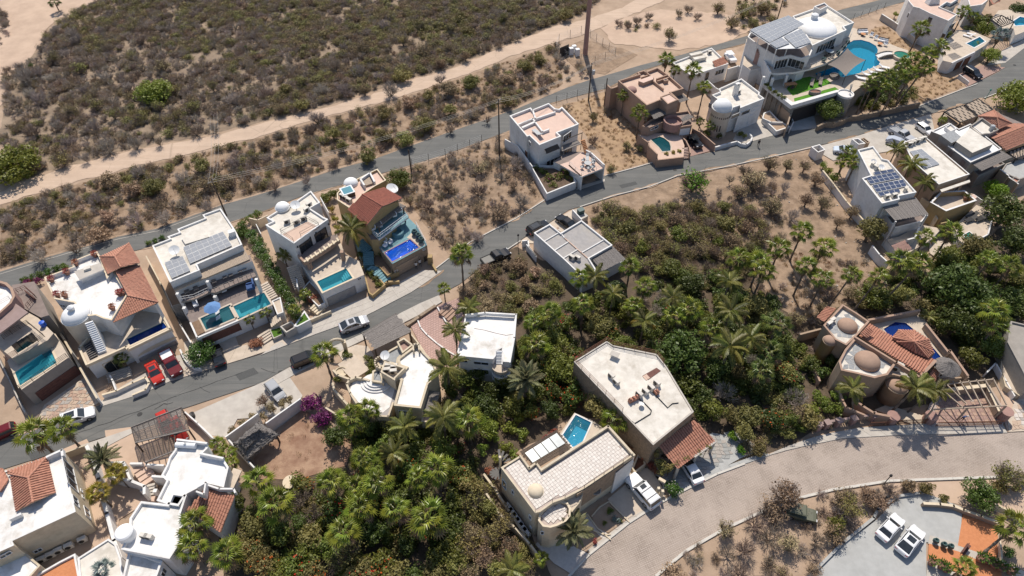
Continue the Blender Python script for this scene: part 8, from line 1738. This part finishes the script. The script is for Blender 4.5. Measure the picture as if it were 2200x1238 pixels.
tree(428,756,2.0,2.9,'leaf_hedge','rounded tree full of white blossoms beside the black sedan',bloom='petal_white'); tree(1447,1048,1.3,1.6,'leaf_hedge','bush with pale yellow blossoms beside the square gateway',cat='shrub',bloom='petal_white'); tree(668,866,1.4,2.0,'leaf_magenta','magenta bougainvillea by the wall corner, upper of two',cat='shrub',bloom='petal_magenta'); tree(692,898,1.3,1.9,'leaf_magenta','magenta bougainvillea by the brown garden, lower of two',cat='shrub',bloom='petal_magenta')
tree(725,915,1.2,1.4,'twig_grey','bare reddish bush right of the magenta bougainvillea',cat='shrub'); tree(549,736,.7,1.5,'leaf_rust','square bed of rust-red shrubs beside the entry steps',cat='shrub',flat=.45); tree(415,1133 + 12,1,.1,'leaf_mid','x') if 0 else None; tree(428,1136,.9,.8,'leaf_redpink','x') if 0 else None
tree(755,1131,1,.1,'leaf_mid','x') if 0 else None; tree(527,1133,.7,.8,'leaf_magenta','small round magenta bush in the sandy side garden',cat='shrub',bloom='petal_magenta'); tree(676,642,.9,1.1,'leaf_redpink','pinkish bush beside the dome house garage',cat='shrub'); tree(1278,1164,.5,.5,'leaf_rust','tiny rust-red shrub in the lower sand bed',cat='shrub'); tree(1322,1115,.4,.75,'leaf_blue','spiky blue-grey agave in the sand bed',cat='agave',name='agave')
trees([(1312,1098,.5,.6),(1300,1124,.4,.4),(1333,1120,.4,.4)],'leaf_mid','small green bush','small green bushes','round the blue-grey agave','shrub'); trees([(1757,115 + 140,.8,.9),(1150,352,1.9,1.0),(1178,350,2.0,1.2)],'leaf_mid','leafy shrub','leafy shrubs','in front of white walls near the street','shrub') if 0 else None
trees([(1148,362,1.6,1.1),(1166,368,1.7,1.2),(1180,383,1.6,1.3),(1200,380,1.6,1.3),(1215,372,1.7,1.2),(1188,398,1.5,1.1),(1225,385,1.5,1.0)],'leaf_mid','dense shrub','dense shrubs','in the white cube house planter','shrub','petal_magenta'); trees([(1655,190,5.6,.8),(1664,197,5.6,.8),(1674,204,5.6,.8),(1684,210,5.6,.8),(1648,182,5.6,.8)],'leaf_mid','hedge bush','hedge bushes','along the left edge of the mansion lawn','shrub')
trees([(541 + i*7.6,503 + i*13.4,1.7,1.5) for i in range(14)],'leaf_hedge','plumeria bush','white-flowered plumeria bushes','in the long hedge','shrub','petal_white'); trees([(704,430,1,.8),(712,450,1,.9),(719,470,1,.9),(724,488,1,.8)],'leaf_yellow','yellow shrub','yellow shrubs','in the strip beside the dome house','shrub'); trees([(50,603,.6,.9),(66,598,.6,.9),(84,590,.6,.9),(102,584,.6,.9),(120,578,.6,.9),(138,571,.6,.9)],'leaf_hedge','hedge bush','hedge bushes','between terrace house and upper road','shrub')
trees([(60,606,.9,.8),(82,604,.9,.9)],'leaf_magenta','red bougainvillea','red bougainvilleas','in the hedge by the upper road','shrub','petal_red'); trees([(318,522,.5,.7),(333,517,.5,.7),(348,511,.5,.7)],'leaf_hedge','low hedge bush','low hedge bushes','left of the grey solar house','shrub'); trees([(538,468,.9,1.1),(553,460,.9,1.1),(520,478,.9,1.0),(700,425,1.4,1.7),(715,415,1.4,1.5)],'leaf_mid','green shrub','green shrubs','along the upper road by the dome house','shrub')
trees([(795,588,1.4,.9),(808,600,1.4,.9),(815,612,1.3,.8),(775,545,2,.9),(820,545,2,.8)],'leaf_mid','succulent shrub','succulent shrubs','beside the blue-shaded stairs','shrub'); tree(771,577,2.6,.9,'leaf_yellow','orange-yellow shrub at the corner of the teal pool',cat='shrub'); trees([(655,640,.9,1.2),(600,712,.9,.5),(700,600,2,.6)],'leaf_hedge','clipped green bush','clipped green bushes','by the dome house steps','shrub')
trees([(235,812,.6,.9),(232,832,.6,.9)],'twig_brown','dry round shrub','dry round shrubs','in the bed by the street','shrub'); trees([(1447,327,1.9,.6),(1432,330,1.9,.6),(1460,325,1.9,.6)],'leaf_yellow','yellow-green shrub','yellow-green shrubs','in the pink house street planter','shrub'); trees([(1520,285,.9,1.0),(1545,292,.8,.9),(1590,287,.8,.9),(1600,292,.8,.7)],'leaf_mid','low shrub','low shrubs','behind the curved white planter wall','shrub')
trees([(1770,355,1,1.1),(1780,368,1,1.2),(1792,380,1.2,1.5)],'leaf_bright','lime shrub','lime shrubs','along the wall of the narrow house','shrub'); trees([(1925,30,1.2,1.0),(1935,48,1.2,1.1),(1945,20,1.2,.9)],'leaf_bright','leafy bush','leafy bushes','beside the tall white corner house','shrub'); trees([(2040,75,2,1.7),(2105,45,2.2,2.4),(2085,65,2,2.0),(2125,40,2.2,2.0)],'leaf_mid','garden tree','garden trees','between the top right houses')
trees([(745,760,.9,1.0),(790,770,1,.9),(800,785,1,1.2),(795,800,1,.9),(725,815,1,.8)],'leaf_mid','garden shrub','garden shrubs','around the cream house steps','shrub'); trees([(500,925,1.2,.8),(520,912,1.4,.9),(540,898,1.6,.9),(565,893,1.4,.8),(585,880,1.2,.8),(605,868,1.2,.8),(622,858,1.2,.8)],'leaf_brown','dry creeper clump','dry creeper clumps','along the wall above the palapa','shrub')
trees([(565,860,1.6,1.5),(580,872,1.6,1.1)],'leaf_tan*','leafless straw-coloured bush','leafless straw-coloured bushes','in the concrete yard','shrub'); trees([(1348,1000 - 40,1.5,.8),(1384,985,1.2,.7),(1396,1000,1.2,.7),(1408,1012,1.2,.7)],'leaf_rust','flowering creeper clump','flowering creeper clumps','beside the white suv','shrub'); trees([(1425,1010,2.6,1.0),(1440,1003,3,.9),(1455,995,3.2,.8),(1475,985,3.2,.7),(1420,995,3,.9),(1410,975,3.6,.7),(1405,960,4,.6),(1500,972,3.2,.6),(1520,960,3.2,.6)],'leaf_olive','creeper clump','creeper clumps','on the tiled carport edge','climbing plant')
trees([(1120,935,1,1.2),(1085,960,1,1.2),(1105,975,1,1.1),(1070,985,1,1.0),(1110,900,1,1.2),(1095,920,1,1.3),(1060,940,1,1.1),(1040,965,1,1.1)],'leaf_bright','yellow-green hedge shrub','yellow-green hedge shrubs','on the slope left of the blue pool','shrub'); trees([(1062,1020,.9,.7),(1050,1010,.9,.7),(1190,930,1,.9),(1175,945,1,.8),(1108,978,.8,.5)],'leaf_redpink','red-leaved shrub','red-leaved shrubs','around the tile terrace house','shrub','petal_red')
trees([(1800,850,1.2,1.4),(1775,870,1.2,1.5),(1745,880,1.2,1.5),(1760,850,1.2,1.3),(1800,880,1,1.2)],'leaf_bright','light green shrub','light green shrubs','below the adobe garden path','shrub'); trees([(1745,780,2,1.6),(1790,775,2,1.6),(1770,800,1.6,1.3)],'leaf_palm_dark' if 0 else 'leaf_dark','dark fern shrub','dark fern shrubs','at the foot of the small adobe dome','shrub'); tree(1769,806,1,.7,'leaf_mid','bush with white blossoms before the adobe house',cat='shrub',bloom='petal_white')
# jungle canopy, individually placed on a jittered grid and named by strip
def canopy(poly,n,rmin,rmax,kinds,where,seed,z=2.4,bloom=0.0,sep=8.5):
    r = random.Random(seed); got = []; xs = [p[0] for p in poly]; ys = [p[1] for p in poly]; tries = 0
    while len(got) < n and tries < 6000:
        tries += 1; x,y = r.uniform(min(xs),max(xs)),r.uniform(min(ys),max(ys)); q = r.uniform(rmin,rmax)
        if inpoly(x,y,poly) and not (inpoly(x,y + 14,DIRT) or inpoly(x,y - 14,DIRT)) and all((x - a) ** 2 + (y - b) ** 2 > (sep*(q + c)) ** 2 for a,b,c,k in got): got.append((x,y,q,r.choice(kinds)))
    by = {}
    for g_ in got: by.setdefault(g_[3],[]).append(g_)
    W = {'leaf_dark': 'dark green tree','leaf_mid': 'mid-green tree','leaf_bright': 'light green tree','leaf_olive': 'olive tree','leaf_brown*': 'brown half-bare tree','leaf_olive*': 'thin olive tree','twig_grey': 'bare grey tree','twig_brown': 'bare brown tree','leaf_brown': 'brown shrub','leaf_tan*': 'straw-coloured sparse tree','leaf_tan': 'straw-coloured shrub'}
    for k,l in by.items():
        l.sort(); w_ = W[k]
        for i,(x,y,q,_) in enumerate(l): tree(x,y,z if q > 1.6 else q*.8,q,k,ordlab(i,len(l),w_,w_ + 's',where) if len(l) <= 24 else f'{w_} {where}','tree' if q > 1.6 else 'shrub',f'{w_}s {where}',bloom='petal_red' if r.random() < bloom else None)
JS1 = [(500,1070),(600,1060),(700,1010),(860,1000),(1000,960),(1040,1020),(1000,1100),(960,1240),(500,1240)]; JS2 = [(700,940),(860,880),(1060,860),(1090,900),(1000,950),(860,990),(760,960)]; JS3 = [(1000,1020),(1060,1060),(1130,1180),(1150,1240),(970,1240),(1000,1100)]
JE1 = [(1140,680),(1240,640),(1240,720),(1235,900),(1120,900),(1110,760)]; JE2 = [(1260,640),(1480,600),(1660,640),(1700,780),(1740,900),(1560,920),(1500,900),(1420,800),(1330,740),(1260,720)]; JE3 = [(1850,600),(2110,520),(2210,600),(2210,680),(2100,790),(2060,740),(1980,660),(1880,650)]; JE4 = [(1260,470),(1420,440),(1600,440),(1660,500),(1600,600),(1450,600),(1340,560),(1290,500)]; JE5 = [(1000,580),(1110,560),(1215,620),(1130,680),(1050,665),(1000,640)]; JE6 = [(1600,900),(1740,870),(1760,900),(1650,960),(1600,980)]
JE7 = [(960,790),(1110,800),(1120,880),(1080,900),(960,880)]
canopy([(500,1070),(600,1060),(700,1010),(860,1000),(1000,960),(1040,1020),(1010,1085),(500,1110)],26,1.3,2.6,['leaf_dark','leaf_mid','leaf_olive','twig_brown'],'in the upper bottom-centre jungle',1,bloom=.3,sep=7); canopy([(500,1120),(1005,1095),(960,1240),(500,1240)],32,1.4,3.0,['leaf_dark','leaf_mid','leaf_olive','leaf_olive*'],'along the bottom edge of the jungle',31,bloom=.35,sep=7); canopy(JS2,16,1.4,2.4,['leaf_dark','leaf_mid','leaf_bright'],'below the curved cream house',2); canopy(JS3,16,1.4,2.6,['leaf_olive','leaf_olive*','leaf_brown*'],'left of the pale boundary wall, bottom',3)
canopy(JE1,14,1.6,2.8,['leaf_dark','leaf_mid'],'between box house and long stone house',4,bloom=.3); canopy(JE2,44,1.6,3.2,['leaf_dark','leaf_mid','leaf_dark','leaf_olive','twig_grey'],'in the grove right of the long house',5,bloom=.1); canopy(JE3,22,2.0,3.6,['leaf_dark','leaf_dark','leaf_mid','leaf_olive'],'in the wood above the navy pool',6); canopy(JE4,60,1.4,2.9,['leaf_olive*','leaf_olive*','leaf_brown*','leaf_olive','twig_brown','leaf_mid'],'on the overgrown central slope',7,z=1.7,sep=6)
canopy(JE5,16,1.0,2.2,['leaf_olive','leaf_brown','leaf_tan'],'on the vacant plot above the box house',8,z=1.2); canopy(JE6,8,1.2,2.0,['leaf_olive','leaf_mid','leaf_brown*'],'behind the curved pavement',9); canopy(JE7,9,1.3,2.2,['leaf_dark','leaf_mid'],'at the foot of the box house',10)
canopy(LOT_B,22,1.3,2.6,['leaf_tan*','leaf_brown*','twig_grey','twig_brown'],'on the sandy lot below the brick road',11,z=1.8); canopy(LOT_E,26,1.3,2.8,['twig_grey','twig_brown','leaf_tan*','twig_grey'],'on the dry lot above the street bend',12,z=1.6); canopy([(1560,362),(1738,322),(1790,390),(1860,470),(1830,500),(1650,440),(1560,420)],16,1.6,3.0,['twig_brown','twig_grey','leaf_brown*'],'on the bare slope below the street',13,z=2.0)
canopy(LOT_F,7,1.2,2.2,['twig_brown','leaf_olive*'],'on the straw lot by the cube house',14,z=1.4); canopy(LOT_BR,7,.8,1.5,['leaf_brown','leaf_olive'],'along the garden strip below the brick road',15); canopy([(1730,640),(1880,610),(1900,650),(1800,680),(1740,720),(1690,700)],10,1.2,2.2,['leaf_olive','leaf_brown*','twig_brown'],'between the tall palms and adobe house',16,z=1.5)
canopy(FIELD_M,60,1.6,3.2,['twig_grey','twig_brown','leaf_olive','leaf_brown*','leaf_tan','twig_grey'],'between dirt road and upper road',17,z=1.8); canopy([(40,150),(150,60),(300,60),(560,240),(400,290),(140,350),(60,370),(20,300)],40,1.6,3.2,['twig_grey','twig_grey','twig_brown','leaf_brown*','leaf_olive*'],'in the left half of the scrubland',18,z=1.8); canopy([(560,200),(820,40),(1240,20),(1180,55),(860,170),(600,240)],44,1.8,3.2,['twig_grey','twig_brown','leaf_brown*','leaf_olive*','leaf_olive'],'in the right half of the scrubland',19,z=1.8)
trees([(838,188,2.4,3.4),(678,248,2.2,3.2),(295,365,2,2.6),(945,165,2,2.2)],'twig_grey','tall bare grey tree','tall bare grey trees','at the edge of the dirt road'); trees([(45,155,3,4.0),(75,150,2.4,2.6),(60,195,2,2.4),(150,65,2.2,2.8),(115,60,2,2.4),(135,110,2,2.4)],'twig_grey','bare grey tree','bare grey trees','on sand at the upper left corner'); trees([(1600,20,2.6,3.6),(1575,45,2.2,3.0),(1640,15,2.4,3.2),(1620,50,2,2.4),(1660,40,2,2.4),(1545,15,2,2.6)],'leaf_olive*','olive-gold tree','olive-gold trees','above the road left of the mansion'); trees([(1370,40,1.8,2.4),(1350,50,1.6,2.2),(1330,45,1.6,2.0),(1395,30,1.6,2.0),(1460,25,1.6,2.2),(1480,15,1.8,2.4),(1500,30,1.6,2.0)],'twig_brown','grey-brown thicket bush','grey-brown thicket bushes','on the clearing beside the mast','shrub'); trees([(342,95,2,.55),(528,100,2,.5),(66,140,2.2,.7)],'leaf_dark','dark columnar cactus','dark columnar cacti','in the scrubland','cactus',name='cactus')
# ---- ground cover: scattered instances, one object per kind
def template(name,parts):
    V,F,MI,ms = [],[],[],[]
    for (v,f),mat,sc,off in parts:
        o = len(V); V += [(x*sc[0] + off[0],y*sc[1] + off[1],z*sc[2] + off[2]) for x,y,z in v]; F += [tuple(int(i) + o for i in q) for q in f]; MI += [len(ms)]*len(f); ms.append(mat)
    return bpy.data.objects.new(name,npmesh(name,V,F,ms,MI))
SC1 = [template('scrub',[(twigs(50 + i,6,7,9,w=.017),t,(1,1,1),(0,0,0)),(cloud(60 + i,9,n,.05,cr=.42),l,(.95,.95,.6),(0,0,.55))]) for i,(t,l,n) in enumerate((('twig_grey','leaf_brown',90),('twig_grey','leaf_tan',60),('twig_brown','leaf_brown',220)))]
SC2 = [template('scrub',[(twigs(70 + i,5,5,6),'twig_brown',(1,1,1),(0,0,0)),(cloud(80 + i,10,n,.07,cr=.4),l,(1,1,.65),(0,0,.5))]) for i,(l,n) in enumerate((('leaf_olive',420),('leaf_olive',520),('leaf_brown',400)))]
SC3 = [template('bush',[(cloud(90 + i,10,520,.1,cr=.4),l,(1,1,.7),(0,0,.45))]) for i,l in enumerate(('leaf_dark','leaf_mid','leaf_dark','leaf_olive'))]
def tuft(seed):
    r = random.Random(seed); v,f = [],[]
    for i in range(40): a = r.uniform(0,6.3); o = Vector((r.uniform(-.4,.4),r.uniform(-.4,.4),0)); d = Vector((math.cos(a)*.4,math.sin(a)*.4,1)).normalized(); s = Vector((-d.y,d.x,0)).normalized()*.035; k = len(v); v += [o - s,o + s,o + d*r.uniform(.3,.8)]; f.append((k,k + 1,k + 2))
    return v,f
SC4 = [template('tuft',[(tuft(i),'grass_dry',(1,1,1),(0,0,0))]) for i in range(2)]
def scatter(name,label,cat,pts,temps):
    me = bpy.data.meshes.new(name); me.from_pydata([(p[0],p[1],p[2]) for p in pts],[],[]); a = me.attributes.new('scl','FLOAT','POINT'); a.data.foreach_set('value',[p[3] for p in pts]); b = me.attributes.new('turn','FLOAT_VECTOR','POINT'); b.data.foreach_set('vector',[c for p in pts for c in (0,0,p[4])])
    o = bpy.data.objects.new(name,me); COL.objects.link(o); tag(o,label,cat,None,'stuff'); g = bpy.data.node_groups.new(name,'GeometryNodeTree'); g.interface.new_socket('Geometry',in_out='INPUT',socket_type='NodeSocketGeometry'); g.interface.new_socket('Geometry',in_out='OUTPUT',socket_type='NodeSocketGeometry')
    i_ = g.nodes.new('NodeGroupInput'); o_ = g.nodes.new('NodeGroupOutput'); ip = g.nodes.new('GeometryNodeInstanceOnPoints'); j = g.nodes.new('GeometryNodeJoinGeometry')
    for t in temps:
        oi = g.nodes.new('GeometryNodeObjectInfo'); oi.inputs['Object'].default_value = t; oi.inputs['As Instance'].default_value = True; g.links.new(oi.outputs['Geometry'],j.inputs[0])
    n1 = g.nodes.new('GeometryNodeInputNamedAttribute'); n1.data_type = 'FLOAT'; n1.inputs[0].default_value = 'scl'; n2 = g.nodes.new('GeometryNodeInputNamedAttribute'); n2.data_type = 'FLOAT_VECTOR'; n2.inputs[0].default_value = 'turn'
    ip.inputs['Pick Instance'].default_value = True; L = g.links.new; L(i_.outputs[0],ip.inputs['Points']); L(j.outputs[0],ip.inputs['Instance']); L(n1.outputs[0],ip.inputs['Scale']); L(n2.outputs[0],ip.inputs['Rotation']); L(ip.outputs[0],o_.inputs[0])
    o.modifiers.new('scatter','NODES').node_group = g; return o
HOLES = [DIRT,UPN + UPS,MN + MS,BRU + BRL]
def pts_in(polys,dens,s0,s1,seed,thin=None):
    r = random.Random(seed); out = []
    for poly in polys:
        w_ = [P(*p) for p in poly]; x0,x1 = min(p.x for p in w_),max(p.x for p in w_); y0,y1 = min(p.y for p in w_),max(p.y for p in w_); n = int((x1 - x0)*(y1 - y0)*dens)
        for _ in range(n):
            X,Y = r.uniform(x0,x1),r.uniform(y0,y1); px,py = PX((X,Y,0))
            if not inpoly(px,py,poly) or any(inpoly(px,py,h) for h in HOLES) or inpoly(px,py + 7,DIRT) or inpoly(px,py - 9,DIRT) or inpoly(px,py + 8,HOLES[1]): continue
            if thin and r.random() > thin(px,py,X,Y): continue
            out.append((X,Y,-.05,r.uniform(s0,s1),r.uniform(0,6.28)))
    return out
def nz(X,Y,s=.07): return mnoise.noise(Vector((X*s,Y*s,3.3)))
def thN(px,py,X,Y):
    d = 1.0 if py < 190 else max(.55,1 - (py - 190)/200); d *= .7 if px < 120 and py > 60 else 1; return d*(1 if nz(X,Y,.12) > -.3 else .35)
olive = lambda px,py,X,Y: thN(px,py,X,Y)*(1.0 if (py < 150 - abs(px - 560)*.12 and nz(X,Y) > -.25) or nz(X + 40,Y) > .28 else .06)
scatter('dry_scrub','grey-brown leafless scrub covering the field above the dirt road','scrub',pts_in([FIELD_N,[(0,20),(18,40),(20,75),(0,110)]],1.0,.7,1.9,1,thN),SC1)
scatter('olive_scrub','olive-green scrub patches in the field above the dirt road','scrub',pts_in([FIELD_N],.5,.8,2.0,2,olive),SC2)
scatter('dry_scrub','grey-brown scrub on the strip between dirt road and upper road','scrub',pts_in([FIELD_M,[(1180,120),(1250,140),(1300,165),(1230,180),(1160,205)]],.6,.6,1.8,3,lambda px,py,X,Y: .85 if nz(X,Y,.12) > -.15 else .15),SC1)
scatter('olive_scrub','olive scrub on the strip between dirt road and upper road','scrub',pts_in([FIELD_M,[(1330,55),(1400,45),(1440,60),(1350,70)],[(1560,0),(1690,0),(1680,50),(1600,70)]],.22,.7,1.7,4,lambda px,py,X,Y: 1 if nz(X + 90,Y,.1) > 0 else .15),SC2)
scatter('dry_scrub','dry grey-brown scrub on the vacant lots along the street','scrub',pts_in([LOT_E,[(1250,455),(1500,420),(1660,400),(1700,470),(1660,560),(1340,540)],[(1600,560),(1700,540),(1900,570),(1890,650),(1760,760),(1690,740),(1620,650)],LOT_B],.6,.45,1.5,5,lambda px,py,X,Y: 1 if nz(X,Y,.13) > -.1 else .12),SC1)
scatter('olive_scrub','olive brown undergrowth on the slope right of the grey roof','scrub',pts_in([JE4,JE5,JS3,JE6],.5,.7,1.8,6),SC2 + SC1[2:])
scatter('undergrowth','dark green undergrowth filling the palm groves','undergrowth',pts_in([JS1,JS2,JE1,JE2,JE3,JE7,[(1840,170),(1900,190),(1965,205),(1965,218),(1880,235),(1826,244)],[(1660,700),(1760,760),(1740,860),(1640,880)],[(2050,500),(2120,520),(2140,580),(1990,600)]],.34,.8,1.9,7),SC3)
scatter('dry_grass','tufts of straw-coloured dry grass on the vacant lots','grass',pts_in([LOT_F,LOT_R,LOT_E,[(545,985),(600,935),(690,905),(755,950),(640,1030)]],1.1,.35,.9,8,lambda px,py,X,Y: 1 if py < 240 or 1190 < px < 1400 else .35) + pts_in([FIELD_M,[(1600,560),(1700,540),(1900,570),(1890,650),(1760,700),(1640,640)]],.9,.4,1.0,9,lambda px,py,X,Y: 1 if nz(X,Y,.1) > 0 else .25),SC4)
